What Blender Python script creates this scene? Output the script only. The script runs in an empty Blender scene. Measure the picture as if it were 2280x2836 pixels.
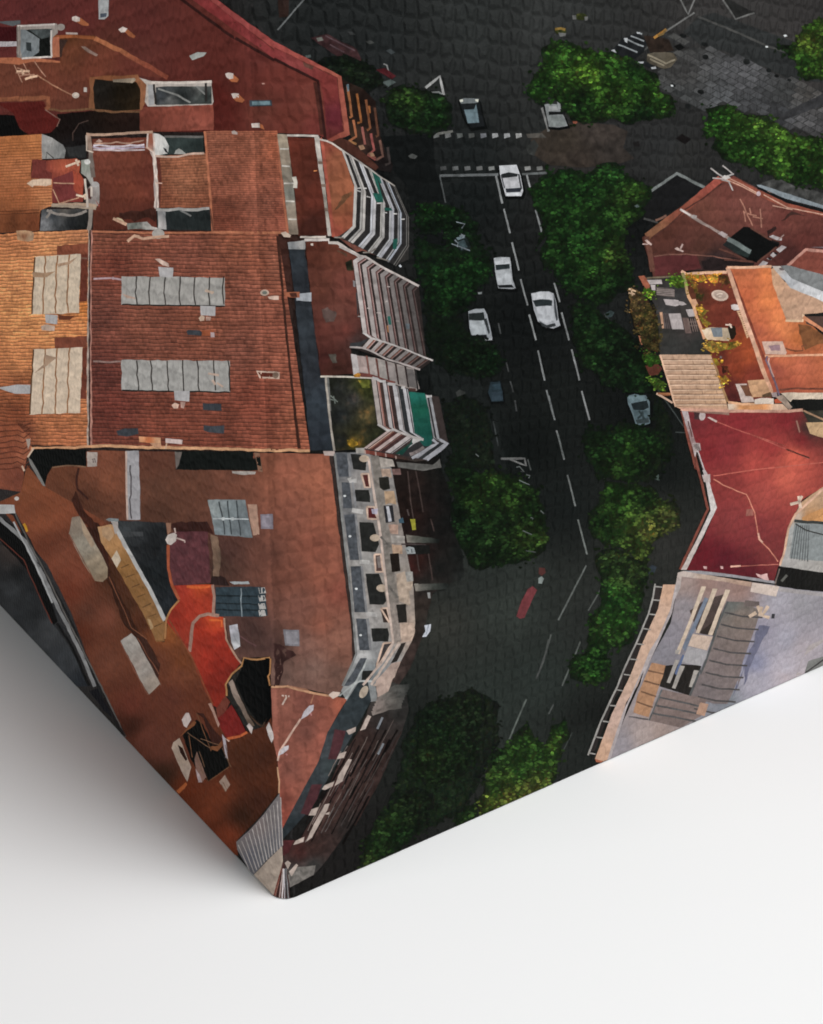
import bpy, bmesh, math, random
import numpy as np
from mathutils import Vector, Matrix, noise
from mathutils.geometry import delaunay_2d_cdt

random.seed(7)
scene = bpy.context.scene
COL = scene.collection

# ------------------------------------------------------------------ camera, floor and box
W, H = 2280.0, 2836.0
F, HOR, CAM_H = 2860.0, 861.0, 0.6
PITCH = math.atan(HOR / F)
CPI, SPI = math.cos(PITCH), math.sin(PITCH)

def ray(x, y):
    """direction of the line of sight through a point of the photograph"""
    u, v = (x - W / 2) / F, (H / 2 - y) / F
    return Vector((u, CPI + v * SPI, -SPI + v * CPI))

CAM = Vector((0, 0, CAM_H))

def floor_pt(x, y):
    d = ray(x, y)
    return CAM + d * (-CAM_H / d.z)

CORNER = floor_pt(778.4, 2502.6)
pr = floor_pt(2249, 1857)
pl = floor_pt(30, 1707)
ex = (pr - CORNER); ex.z = 0; ex.normalize()
el = (pl - CORNER); el.z = 0; el.normalize()
# square the corner up: average the two measured edges
ang_r = math.atan2(ex.y, ex.x); ang_l = math.atan2(el.y, el.x) - math.pi / 2
ANG = (ang_r + ang_l) / 2
ex = Vector((math.cos(ANG), math.sin(ANG), 0)); ey = Vector((-ex.y, ex.x, 0))
ROOT = Matrix(((ex.x, ey.x, 0, CORNER.x), (ex.y, ey.y, 0, CORNER.y), (0, 0, 1, 0), (0, 0, 0, 1)))
INV = ROOT.inverted()
CAML = INV @ CAM
R3 = INV.to_3x3()
RAD = 0.016
STEP = 0.00005

def hit(x, y, off):
    """where the line of sight through (x, y) meets the canvas skin (box coordinates)"""
    d = R3 @ ray(x, y)
    if abs(d.y) > 1e-9:
        t = (-off - CAML.y) / d.y
        p = CAML + d * t
        if t > 0 and p.x >= RAD: return p
    if abs(d.x) > 1e-9:
        t = (-off - CAML.x) / d.x
        p = CAML + d * t
        if t > 0 and p.y >= RAD: return p
    r = RAD + off
    ox, oy = CAML.x - RAD, CAML.y - RAD
    a = d.x * d.x + d.y * d.y; b = ox * d.x + oy * d.y; c = ox * ox + oy * oy - r * r
    q = max(b * b - a * c, 0)
    return CAML + d * ((-b - math.sqrt(q)) / a)

def to_px(p):
    w = ROOT @ p - CAM
    yc = w.y * CPI - w.z * SPI; zc = w.y * SPI + w.z * CPI
    return (W / 2 + F * w.x / yc, H / 2 - F * zc / yc)

FOLD = []
for k in range(6):
    a = math.pi / 2 * k / 5
    q = Vector((RAD - RAD * math.sin(a), RAD - RAD * math.cos(a), 0))
    p0 = to_px(q); p1 = to_px(q + Vector((0, 0, 0.6)))
    FOLD.append((p0, p1))

def fold_x(y):
    (x0, y0), (x1, y1) = FOLD[2]
    return x0 + (x1 - x0) * (y - y0) / (y1 - y0)

# ------------------------------------------------------------------ colours
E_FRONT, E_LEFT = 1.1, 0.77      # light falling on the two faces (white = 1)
def lin(c):
    c = c / 255.0
    return c / 12.92 if c <= 0.04045 else ((c + 0.055) / 1.055) ** 2.4

def ink(rgb, x, y):
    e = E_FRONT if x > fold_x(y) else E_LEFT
    g = .3 * rgb[0] + .55 * rgb[1] + .15 * rgb[2]
    q = [max(g + (c - g) * .80, 0) * .985 for c in rgb]
    w = min(max((q[0] - 1.2 * q[1]) / 30, 0), 1)          # brick and tile inks run a little warmer and lighter
    q = (q[0] * (1 + .06 * w), q[1] * (1 + .07 * w), q[2] * (1 + .03 * w))
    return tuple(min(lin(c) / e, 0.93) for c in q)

def fbm(x, y, s, o=3):
    v, a, f, t = 0, 1, 1 / s, 0
    for k in range(o):
        v += a * noise.noise(Vector((x * f, y * f, 3.7 * k + s))); t += a
        a *= .55; f *= 2.1
    return v / t

FR = {'A0': (0, 0, .43855), 'A1': (0, 600, .43855), 'A2': (0, 1200, .43855), 'A3': (300, 1800, .43855),
      'B0': (760, 0, .43855), 'B1': (760, 600, .43855), 'B2': (760, 1200, .43855), 'B3': (760, 1800, .43855),
      'C0': (1520, 0, .43855), 'C1': (1520, 600, .43855), 'C2': (1520, 1200, .43855), 'C3': (1520, 1800, .43855),
      'E0': (900, 340, .21927), 'E1': (940, 680, .21927), 'E2': (900, 980, .21927), 'E3': (900, 1230, .21927),
      'G0': (1780, 720, .27698), 'G1': (1780, 420, .27698), 'H': (0, 1500, .65782), 'K': (740, 1850, .3016),
      'N': (0, 0, 1.0)}

def pts(s):
    """'A0 12,34 56,78 B1 9,9; ...' -> lists of print points"""
    out = []; fr = FR['N']
    for poly in s.split(';'):
        cur = []
        for w in poly.split():
            if ',' in w:
                a, b = w.split(',')
                x, y = fr[0] + float(a) * fr[2], fr[1] + float(b) * fr[2]
                if x < 35: x -= 42
                if x > 2244: x += 60
                if y < 35: y -= 42
                cur.append((x, y))
            else: fr = FR[w]
        if cur: out.append(cur)
    return out

def ctl(s):
    """'A0 x,y r,g,b ...' -> control colours"""
    out = []; fr = FR['N']; pos = None
    for w in s.split():
        if ',' not in w: fr = FR[w]; continue
        v = [float(q) for q in w.split(',')]
        if len(v) == 2: pos = (fr[0] + v[0] * fr[2], fr[1] + v[1] * fr[2])
        else: out.append((pos[0], pos[1], tuple(v)))
    return out

def idw(c, x, y):
    sw = 0; r = [0, 0, 0]
    for (a, b, k) in c:
        w = 1 / ((x - a) ** 2 + (y - b) ** 2 + 60) ** 1.3
        sw += w
        for i in range(3): r[i] += w * k[i]
    return [q / sw for q in r]

def shade(style, c, x, y, amp, sc, sd):
    if style == 'leaf':
        n = fbm(x + sd, y, sc, 2); m = fbm(x, y + sd, sc * .33, 2); f = noise.noise(Vector((x / 7, y / 6, sd)))
        t = 1.0 * n + .95 * m + .42 * f
        k = math.exp(amp * t)
        u = max(0, t - .25)
        return (c[0] * k * (1 + .55 * u), c[1] * k, c[2] * k * (1 - .3 * min(u, 1)))
    if style == 'pave':
        n = fbm(x, y, sc, 3); f = noise.noise(Vector((x / 8, y / 8, sd)))
        q = noise.cell(Vector(((x * .82 + y * .57) / 34, (-x * .57 + y * .82) / 17, sd)))
        k = 1 + amp * (.7 * n + .3 * f + .9 * (q - .5))
        return tuple(v * k for v in c)
    if style == 'grain':   # streaks down the facade
        n = fbm(x * .55 + y * .8, (x * .8 - y * .55) * .25, sc, 3); f = noise.noise(Vector((x / 7, y / 7, sd)))
        k = 1 + amp * (1.1 * n + .5 * f)
        return tuple(v * k for v in c)
    n = fbm(x + sd, y, sc, 3); f = noise.noise(Vector((x / 9, y / 9, sd))); g = noise.noise(Vector((x / 4, y / 4, sd)))
    k = 1 + amp * (1.1 * n + .45 * f + .3 * g)
    return tuple(v * k for v in c)

# ------------------------------------------------------------------ materials
def print_material(name, bump=.7, mott=.10, scale=84, rough=.7, depth=.0018):
    m = bpy.data.materials.new(name); m.use_nodes = True
    nt = m.node_tree; N = nt.nodes; L = nt.links; N.clear()
    out = N.new('ShaderNodeOutputMaterial'); b = N.new('ShaderNodeBsdfPrincipled')
    L.new(b.outputs[0], out.inputs[0])
    at = N.new('ShaderNodeAttribute'); at.attribute_name = 'Col'
    tc = N.new('ShaderNodeTexCoord')
    nz = N.new('ShaderNodeTexNoise'); nz.inputs['Scale'].default_value = 420; nz.inputs['Detail'].default_value = 4
    L.new(tc.outputs['Object'], nz.inputs['Vector'])
    mr = N.new('ShaderNodeMapRange'); mr.inputs[1].default_value = .25; mr.inputs[2].default_value = .75
    mr.inputs[3].default_value = 1 - mott; mr.inputs[4].default_value = 1 + mott
    L.new(nz.outputs['Fac'], mr.inputs[0])
    mx = N.new('ShaderNodeVectorMath'); mx.operation = 'SCALE'
    L.new(at.outputs['Color'], mx.inputs[0]); L.new(mr.outputs[0], mx.inputs['Scale'])
    L.new(mx.outputs[0], b.inputs['Base Color'])
    # pressed scale pattern of the skin: 2D cells along each face, a groove between scales and a slight tilt
    sx = N.new('ShaderNodeSeparateXYZ'); L.new(tc.outputs['Object'], sx.inputs[0])
    su = N.new('ShaderNodeMath'); su.operation = 'SUBTRACT'; L.new(sx.outputs[0], su.inputs[0]); L.new(sx.outputs[1], su.inputs[1])
    cb = N.new('ShaderNodeCombineXYZ'); L.new(su.outputs[0], cb.inputs[0])
    zz = N.new('ShaderNodeMath'); zz.operation = 'MULTIPLY'; zz.inputs[1].default_value = .9
    L.new(sx.outputs[2], zz.inputs[0]); L.new(zz.outputs[0], cb.inputs[1])
    wn = N.new('ShaderNodeTexNoise'); wn.inputs['Scale'].default_value = 90
    L.new(tc.outputs['Object'], wn.inputs['Vector'])
    wa = N.new('ShaderNodeVectorMath'); wa.operation = 'MULTIPLY_ADD'; wa.inputs[1].default_value = (.0035, .0035, 0)
    L.new(wn.outputs['Color'], wa.inputs[0]); L.new(cb.outputs[0], wa.inputs[2])
    def vor(feature):
        v = N.new('ShaderNodeTexVoronoi'); v.voronoi_dimensions = '2D'; v.feature = feature
        v.inputs['Scale'].default_value = scale; v.inputs['Randomness'].default_value = .46
        L.new(wa.outputs[0], v.inputs['Vector']); return v
    ve, vf = vor('DISTANCE_TO_EDGE'), vor('F1')
    gr = N.new('ShaderNodeMapRange'); gr.interpolation_type = 'SMOOTHSTEP'; gr.inputs[1].default_value = 0; gr.inputs[2].default_value = .34
    L.new(ve.outputs['Distance'], gr.inputs[0])
    df = N.new('ShaderNodeVectorMath'); df.operation = 'SUBTRACT'; L.new(wa.outputs[0], df.inputs[0]); L.new(vf.outputs['Position'], df.inputs[1])
    dt = N.new('ShaderNodeVectorMath'); dt.operation = 'DOT_PRODUCT'; dt.inputs[1].default_value = (8, -75, 0)
    L.new(df.outputs[0], dt.inputs[0])
    a1 = N.new('ShaderNodeMath'); a1.operation = 'ADD'; L.new(gr.outputs[0], a1.inputs[0]); L.new(dt.outputs['Value'], a1.inputs[1])
    fi = N.new('ShaderNodeTexNoise'); fi.inputs['Scale'].default_value = 700
    L.new(tc.outputs['Object'], fi.inputs['Vector'])
    ad = N.new('ShaderNodeMath'); ad.operation = 'MULTIPLY_ADD'; ad.inputs[1].default_value = .35
    L.new(fi.outputs['Fac'], ad.inputs[0]); L.new(a1.outputs[0], ad.inputs[2])
    bp = N.new('ShaderNodeBump'); bp.inputs['Strength'].default_value = bump; bp.inputs['Distance'].default_value = depth
    L.new(ad.outputs[0], bp.inputs['Height']); L.new(bp.outputs[0], b.inputs['Normal'])
    b.inputs['Roughness'].default_value = rough
    b.inputs['Specular IOR Level'].default_value = .03
    return m

M_PRINT = print_material('printed_ink_on_canvas')
M_LEAF = print_material('printed_foliage_ink', mott=.22, bump=.8, depth=.0018)
M_STREET = print_material('printed_asphalt_ink', bump=1.0, mott=.16, depth=.0024)
M_ROOF = print_material('printed_tile_ink', mott=.15)

# ------------------------------------------------------------------ building the print
root = bpy.data.objects.new('canvas_print', None); COL.objects.link(root)
root.matrix_world = ROOT
root['label'] = 'tall box canvas printed with an aerial view of red tiled roofs and dark street'
root['category'] = 'canvas print'
_n = [0]

def link_mesh(name, bm, mat, parent, label=None):
    me = bpy.data.meshes.new(name); bm.to_mesh(me); bm.free()
    me.materials.append(mat)
    o = bpy.data.objects.new(name, me); COL.objects.link(o)
    o.parent = parent or root
    if label: o['label'] = label
    return o

def wobble(poly, w, step=13):
    out = []; n = len(poly); sd = random.uniform(0, 500)
    for i in range(n):
        (x0, y0), (x1, y1) = poly[i], poly[(i + 1) % n]
        L = math.hypot(x1 - x0, y1 - y0); k = max(1, int(L / step))
        for j in range(k):
            t = j / k; x = x0 + (x1 - x0) * t; y = y0 + (y1 - y0) * t
            if w:
                a = w if j else w * .5
                x += a * (noise.noise(Vector((x / 22, y / 22, sd))) + .5 * noise.noise(Vector((x / 9, y / 9, sd))))
                y += a * (noise.noise(Vector((x / 22, y / 22, sd + 50))) + .5 * noise.noise(Vector((x / 9, y / 9, sd + 50))))
            out.append((x, y))
    return out

def inside(x, y, poly):
    c = False; j = len(poly) - 1
    for i in range(len(poly)):
        xi, yi = poly[i]; xj, yj = poly[j]
        if (yi > y) != (yj > y) and x < (xj - xi) * (y - yi) / (yj - yi) + xi: c = not c
        j = i
    return c

def finish(name, V, FC, colf, z, mat, parent, label, fcol=None, fz=None):
    """image-plane mesh -> canvas skin. V points, FC faces, colf(x, y) colour, fcol per-face colour"""
    _n[0] += 1
    bm = bmesh.new()
    vs = [bm.verts.new((p[0], p[1], 0)) for p in V]
    fl = bm.faces.layers.int.new('k')
    for i, f in enumerate(FC):
        try:
            fa = bm.faces.new([vs[j] for j in f]); fa[fl] = i
        except ValueError: pass
    xs = [p[0] - fold_x(p[1]) for p in V]
    if min(xs) < 40 and max(xs) > -40:
        for (p0, p1) in FOLD:
            dx, dy = p1[0] - p0[0], p1[1] - p0[1]
            bmesh.ops.bisect_plane(bm, geom=bm.verts[:] + bm.edges[:] + bm.faces[:], plane_co=(p0[0], p0[1], 0), plane_no=(dy, -dx, 0), dist=1e-4)
    cl = bm.loops.layers.float_color.new('Col')
    cache = {}
    for f in bm.faces:
        if fcol is not None:
            c = f.calc_center_median(); q = ink(fcol[f[fl]], c.x, c.y)
            for l in f.loops: l[cl] = (*q, 1)
        else:
            for l in f.loops:
                v = l.vert
                if v not in cache: cache[v] = (*ink(colf(v.co.x, v.co.y), v.co.x, v.co.y), 1)
                l[cl] = cache[v]
    fk = bm.faces.layers.int['k']
    off = (z + _n[0] * .0015) * STEP
    if fz is not None:
        for f in bm.faces:
            for v in f.verts: v.co.z = fz[f[fk]]
    for v in bm.verts: v.co = hit(v.co.x, v.co.y, off + v.co.z * STEP)
    bmesh.ops.bisect_plane(bm, geom=bm.verts[:] + bm.edges[:] + bm.faces[:], plane_co=(0, 0, .0008), plane_no=(0, 0, 1), clear_inner=True)
    bm.faces.layers.int.remove(bm.faces.layers.int['k'])
    for f in bm.faces:
        f.normal_update()
        if f.normal.x + f.normal.y > 0: f.normal_flip()
    return link_mesh(name, bm, mat, parent, label)

def fill(polys, wob, grid, jit=.33):
    V, FC = [], []
    for poly in polys:
        xs = [p[0] for p in poly]; ys = [p[1] for p in poly]
        size = min(max(xs) - min(xs), max(ys) - min(ys)); big = max(max(xs) - min(xs), max(ys) - min(ys))
        w = wob if wob is not None else (2.2 if size > 70 else 1.1 if size > 18 else .5)
        b = wobble(poly, w, 11 if big > 60 else 6)
        cv = [Vector(p) for p in b]; n = len(cv)
        if grid and size > grid * 1.4:
            y = min(ys) + grid / 2; r = 0
            while y < max(ys):
                x = min(xs) + (grid / 2 if r % 2 else 0)
                while x < max(xs):
                    px, py = x + random.uniform(-jit, jit) * grid, y + random.uniform(-jit, jit) * grid
                    if inside(px, py, b): cv.append(Vector((px, py)))
                    x += grid
                y += grid * .87; r += 1
        res = delaunay_2d_cdt(cv, [(i, (i + 1) % n) for i in range(n)], [list(range(n))], 1, 1e-3)
        o = len(V)
        V += [(v.x, v.y) for v in res[0]]; FC += [[i + o for i in f] for f in res[2]]
    return V, FC

def P(name, s, col, par=None, z=6, wob=None, g=13, amp=.14, sc=70, st='plain', lab=None, ct=None, mat=None):
    polys = pts(s) if isinstance(s, str) else s
    sd = random.uniform(0, 90)
    c = ctl(ct) if ct else None
    if st == 'leaf' and g == 13: g = 7
    V, FC = fill(polys, wob, g)
    f = (lambda x, y: shade(st, idw(c, x, y), x, y, amp, sc, sd)) if c else (lambda x, y: shade(st, col, x, y, amp, sc, sd))
    return finish(name, V, FC, f, z, mat or (M_LEAF if st == 'leaf' else M_PRINT), par, lab)

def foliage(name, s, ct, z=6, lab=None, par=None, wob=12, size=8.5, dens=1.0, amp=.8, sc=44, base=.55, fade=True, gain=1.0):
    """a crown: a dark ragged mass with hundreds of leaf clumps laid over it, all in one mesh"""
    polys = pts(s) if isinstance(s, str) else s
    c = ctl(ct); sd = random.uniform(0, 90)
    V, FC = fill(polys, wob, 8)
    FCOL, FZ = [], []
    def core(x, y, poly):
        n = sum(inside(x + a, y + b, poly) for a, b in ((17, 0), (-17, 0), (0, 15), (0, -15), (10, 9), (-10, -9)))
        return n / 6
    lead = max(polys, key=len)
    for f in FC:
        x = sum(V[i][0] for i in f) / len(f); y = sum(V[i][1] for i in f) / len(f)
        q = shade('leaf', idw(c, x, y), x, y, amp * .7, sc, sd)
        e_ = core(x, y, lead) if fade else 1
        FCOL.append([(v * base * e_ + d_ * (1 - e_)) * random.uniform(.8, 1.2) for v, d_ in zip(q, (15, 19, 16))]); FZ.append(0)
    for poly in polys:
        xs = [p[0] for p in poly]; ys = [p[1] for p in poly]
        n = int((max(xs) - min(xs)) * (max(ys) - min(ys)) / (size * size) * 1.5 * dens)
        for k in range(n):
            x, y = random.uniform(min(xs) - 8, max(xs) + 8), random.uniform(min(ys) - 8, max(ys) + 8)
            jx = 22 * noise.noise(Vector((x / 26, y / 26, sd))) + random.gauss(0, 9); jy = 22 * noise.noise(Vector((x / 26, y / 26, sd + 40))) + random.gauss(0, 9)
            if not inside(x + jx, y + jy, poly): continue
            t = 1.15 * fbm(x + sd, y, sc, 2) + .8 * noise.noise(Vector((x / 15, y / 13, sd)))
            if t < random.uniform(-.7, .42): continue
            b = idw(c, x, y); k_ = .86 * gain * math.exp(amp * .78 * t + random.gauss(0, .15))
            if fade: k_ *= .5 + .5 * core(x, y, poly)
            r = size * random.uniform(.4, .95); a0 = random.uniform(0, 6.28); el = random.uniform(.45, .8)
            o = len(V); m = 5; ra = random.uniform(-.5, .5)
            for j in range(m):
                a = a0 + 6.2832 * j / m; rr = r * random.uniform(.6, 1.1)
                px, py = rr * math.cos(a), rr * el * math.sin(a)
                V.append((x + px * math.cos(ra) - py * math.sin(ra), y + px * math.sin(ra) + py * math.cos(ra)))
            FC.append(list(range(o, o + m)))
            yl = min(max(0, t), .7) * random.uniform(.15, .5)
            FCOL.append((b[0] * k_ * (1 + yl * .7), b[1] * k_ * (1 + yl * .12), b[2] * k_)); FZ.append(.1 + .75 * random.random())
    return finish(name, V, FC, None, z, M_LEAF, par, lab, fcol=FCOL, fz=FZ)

def slabs(name, s, du, dv, ct, par, z, amp, lab=None):
    """paving: a skewed grid of slabs, each its own tone, kept where it lies inside the outline"""
    poly = pts(s)[0]; c = ctl(ct); xs = [p[0] for p in poly]; ys = [p[1] for p in poly]
    cx, cy = sum(xs) / len(xs), sum(ys) / len(ys)
    V, FC, FCOL = [], [], []
    for i in range(-60, 61):
        for j in range(-60, 61):
            o = .5 * (j % 2)
            x, y = cx + du[0] * (i + o) + dv[0] * j, cy + du[1] * (i + o) + dv[1] * j
            if not inside(x + du[0] * .5 + dv[0] * .5, y + du[1] * .5 + dv[1] * .5, poly): continue
            k = len(V); g = .045
            for u, v in ((g, g), (1 - g, g), (1 - g, 1 - g), (g, 1 - g)): V.append((x + du[0] * u + dv[0] * v, y + du[1] * u + dv[1] * v))
            b = idw(c, x, y); n = fbm(x, y, 70, 2)
            q = 1 + amp * (random.uniform(-1, 1) * .8 + 1.1 * n)
            FC.append([k, k + 1, k + 2, k + 3]); FCOL.append([w * q for w in b])
    return finish(name, V, FC, None, z, M_STREET, par, lab, fcol=FCOL)

def ribbon(p, w, wob=0):
    q = []
    for i in range(len(p) - 1):
        (x0, y0), (x1, y1) = p[i], p[i + 1]
        k = max(1, int(math.hypot(x1 - x0, y1 - y0) / 14))
        for j in range(k): q.append((x0 + (x1 - x0) * j / k, y0 + (y1 - y0) * j / k))
    q.append(p[-1])
    sd = random.uniform(0, 300)
    if wob: q = [(x + wob * noise.noise(Vector((x / 15, y / 15, sd))), y + wob * noise.noise(Vector((x / 15, y / 15, sd + 9)))) for x, y in q]
    A, B = [], []
    for i, (x, y) in enumerate(q):
        a = q[max(i - 1, 0)]; b = q[min(i + 1, len(q) - 1)]
        dx, dy = b[0] - a[0], b[1] - a[1]; L = math.hypot(dx, dy) or 1
        ww = w * (1 + .22 * noise.noise(Vector((x / 10, y / 10, sd)))) / 2
        A.append((x - dy / L * ww, y + dx / L * ww)); B.append((x + dy / L * ww, y - dx / L * ww))
    return A, B

def Ln(name, s, w, col, par=None, z=7, wob=1.2, amp=.25, lab=None, ct=None):
    c = ctl(ct) if ct else None
    for p in pts(s):
        A, B = ribbon(p, w, wob); n = len(A)
        FC = [[i, i + 1, n + i + 1, n + i] for i in range(n - 1)]
        sd = random.uniform(0, 90)
        f = (lambda x, y: shade('plain', idw(c, x, y), x, y, amp, 25, sd)) if c else (lambda x, y: shade('plain', col, x, y, amp, 25, sd))
        finish(name, A + B, FC, f, z, M_PRINT, par, lab)

def oval(fr, cx, cy, rx, ry, rot=0, n=14):
    f = FR[fr]; o = []
    for i in range(n):
        a = 2 * math.pi * i / n; x = rx * math.cos(a); y = ry * math.sin(a)
        o.append((f[0] + (cx + x * math.cos(rot) - y * math.sin(rot)) * f[2], f[1] + (cy + x * math.sin(rot) + y * math.cos(rot)) * f[2]))
    return o

def tiles(name, quad, rows, cols, ct, par=None, z=6, lab=None, dark=.62, light=1.22, wv=2.2, jit=.06):
    """rows of roof tiles over a quad a-b (top) d-c (bottom); each row a lit crest and a dark gap"""
    a, b, c, d = pts(quad)[0]
    cc = ctl(ct); sd = random.uniform(0, 99)
    def pos(u, v):
        x = (a[0] * (1 - u) + b[0] * u) * (1 - v) + (d[0] * (1 - u) + c[0] * u) * v
        y = (a[1] * (1 - u) + b[1] * u) * (1 - v) + (d[1] * (1 - u) + c[1] * u) * v
        return (x + wv * .5 * noise.noise(Vector((x / 30, y / 30, sd + 7))), y + wv * (noise.noise(Vector((x / 45, y / 45, sd))) + .7 * noise.noise(Vector((x / 14, y / 14, sd)))))
    bands = [(0, light), (.3, 1.0), (.76, dark)]
    vv = []
    for r in range(rows):
        for (t, k) in bands: vv.append(((r + t) / rows, k))
    vv.append((1.0, 1))
    V, FC, FCOL = [], [], []
    nc = cols + 1
    for (v, k) in vv:
        v2 = min(1, v ** 1.0)
        for i in range(nc): V.append(pos(i / cols, v2))
    for r in range(len(vv) - 1):
        row = r // 3; k = vv[r][1]
        for i in range(cols):
            x, y = V[r * nc + i]
            base = idw(cc, x, y)
            h = noise.cell(Vector((i * .7 + 31.3 * (row % 7), row * 1.01, sd))) - .5
            n = fbm(x, y, 60, 2)
            q = k * (1 + jit * 1.6 * h + .22 * n) * (1 + random.uniform(-jit, jit) * .6)
            FC.append([r * nc + i, r * nc + i + 1, (r + 1) * nc + i + 1, (r + 1) * nc + i])
            FCOL.append((base[0] * q, base[1] * q, base[2] * q))
    return finish(name, V, FC, None, z, M_ROOF, par, lab, fcol=FCOL)

def lerp_line(A, B, t):
    return [(a[0] + (b[0] - a[0]) * t, a[1] + (b[1] - a[1]) * t) for a, b in zip(A, B)]

def bands(name, A, B, spans, col, par, z=7, wob=.4, amp=.12, fade=None):
    """strips between two polylines; one object per strip"""
    A = pts(A)[0]; B = pts(B)[0]
    for sp_ in spans:
        t0, t1 = sp_[0], sp_[1]; c = sp_[2] if len(sp_) > 2 else col
        if fade: c = tuple(v * (1 - fade * (t0 + t1) / 2) for v in c)
        P(name, [lerp_line(A, B, t0) + lerp_line(A, B, t1)[::-1]], c, par, z, wob, g=16, amp=amp, sc=30)
# ------------------------------------------------------------------ street and square (lowest print layer)
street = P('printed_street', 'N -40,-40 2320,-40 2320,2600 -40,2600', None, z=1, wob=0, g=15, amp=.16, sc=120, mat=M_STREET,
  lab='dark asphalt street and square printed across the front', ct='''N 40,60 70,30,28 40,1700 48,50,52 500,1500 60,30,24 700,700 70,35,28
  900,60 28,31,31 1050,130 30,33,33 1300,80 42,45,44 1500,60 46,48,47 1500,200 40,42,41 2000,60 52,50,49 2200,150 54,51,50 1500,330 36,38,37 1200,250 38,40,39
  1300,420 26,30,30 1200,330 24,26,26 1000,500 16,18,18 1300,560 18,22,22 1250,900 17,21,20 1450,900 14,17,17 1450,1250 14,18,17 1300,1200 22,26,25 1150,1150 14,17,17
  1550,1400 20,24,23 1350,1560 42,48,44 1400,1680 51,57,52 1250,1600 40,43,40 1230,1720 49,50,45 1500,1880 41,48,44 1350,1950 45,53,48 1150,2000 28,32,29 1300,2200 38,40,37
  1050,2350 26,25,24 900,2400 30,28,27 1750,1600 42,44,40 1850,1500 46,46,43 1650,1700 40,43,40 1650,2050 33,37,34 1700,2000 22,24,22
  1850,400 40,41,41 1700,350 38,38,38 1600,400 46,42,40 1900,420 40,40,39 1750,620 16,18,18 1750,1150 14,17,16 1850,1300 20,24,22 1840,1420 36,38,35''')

# asphalt bands, kerbs, shade along the pavements
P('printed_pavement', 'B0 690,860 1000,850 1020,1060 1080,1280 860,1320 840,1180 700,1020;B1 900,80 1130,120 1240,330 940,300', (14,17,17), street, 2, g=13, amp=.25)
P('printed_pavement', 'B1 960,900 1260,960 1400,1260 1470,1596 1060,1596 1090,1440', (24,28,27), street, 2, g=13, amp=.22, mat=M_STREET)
SQ = 'C0 700,470 820,340 940,270 830,215 720,205 760,260 870,300 1000,300 1200,360 1400,450 1663,600 1663,880 1470,790 1370,740 1230,700 1130,660 990,690 820,640 690,560'
P('printed_square', SQ, (48, 48, 48), street, 2, g=10, amp=.2, mat=M_STREET)
slabs('printed_paving', SQ, (24, 13), (-17, 10), 'C0 750,240 66,66,64 830,440 60,59,58 1200,460 76,76,78 1100,600 78,80,82 1300,650 70,71,73 1480,560 64,65,65 1600,760 80,79,80 800,600 62,64,64 1450,700 56,57,60 1620,570 74,71,68', street, 2.4, .2, 'pale grey stone slabs paving the square')
P('printed_square', 'C0 940,110 1040,80 1663,350 1663,530 1500,490 1380,430 1100,320 960,290 850,200', (42,44,44), street, 1.6, g=12, amp=.16, mat=M_STREET)
P('printed_square', 'C0 1420,740 1663,560 1663,640 1480,760', (54,54,56), street, 2.6, g=12, amp=.2, st='pave')
P('printed_gravel_bed', 'C0 0,800 200,770 420,790 500,830 470,930 540,1000 430,1040 200,1060 0,1040 B0 1640,980 1620,880', None, street, 2, g=8, amp=.42, sc=30, lab='brown gravel bed beside the crossing',
  ct='C0 100,880 52,44,36 300,830 58,50,45 400,960 48,42,38 200,1000 50,42,36')
P('printed_rubble', 'C0 1330,1160 1440,1120 1560,1180 1663,1230 1663,1330 1540,1270', (64,64,62), street, 2, g=7, amp=.6, sc=20)
# dark roof-like shelter with a pale edge
P('printed_shelter', 'C0 620,1220 810,1095 985,1185 830,1300 640,1420 590,1340', (22,22,23), street, 2.4, amp=.2)
Ln('printed_kerb', 'C0 640,1210 810,1095 985,1185', 8, (105,110,108), street, 3, lab='thin pale kerb corner')
P('printed_planter', 'C0 1095,70 1300,80 1190,125', (34,34,33), street, 3); 
Ln('printed_kerb', 'C0 940,105 1110,170 1380,290 1500,330;C0 540,360 640,290;C0 600,1380 690,1405', 6, (66,66,64), street, 3)
Ln('printed_kerb', 'C0 1090,78 1180,122 1300,80', 5, (92,92,90), street, 3.3)
# people on the square as small dark marks
for i, (x, y, rx, ry) in enumerate([(850,225,22,13),(985,280,22,13),(990,360,20,16),(1250,390,22,18),(1390,445,18,13),(1440,480,15,10),(960,580,22,14),(880,670,20,16),(1520,505,14,9),(785,540,18,11)]):
    P('printed_passer_by', [oval('C0', x, y, rx, ry, .3)], (22,24,24), street, 3.2, g=5, amp=.5)
P('printed_manhole', 'C0 800,875 840,845 900,880 860,910', (22,18,18), street, 3); P('printed_manhole', 'C0 530,900 570,890 575,925 540,925', (24,22,22), street, 3)
for q in ('C0 1480,222 1500,218 1508,228 1490,234', 'C0 1368,290 1384,290 1386,300 1370,300', 'C0 770,535 785,536 788,548 772,546'):
    P('printed_speck', q, (200,205,205), street, 3.4)

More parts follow.
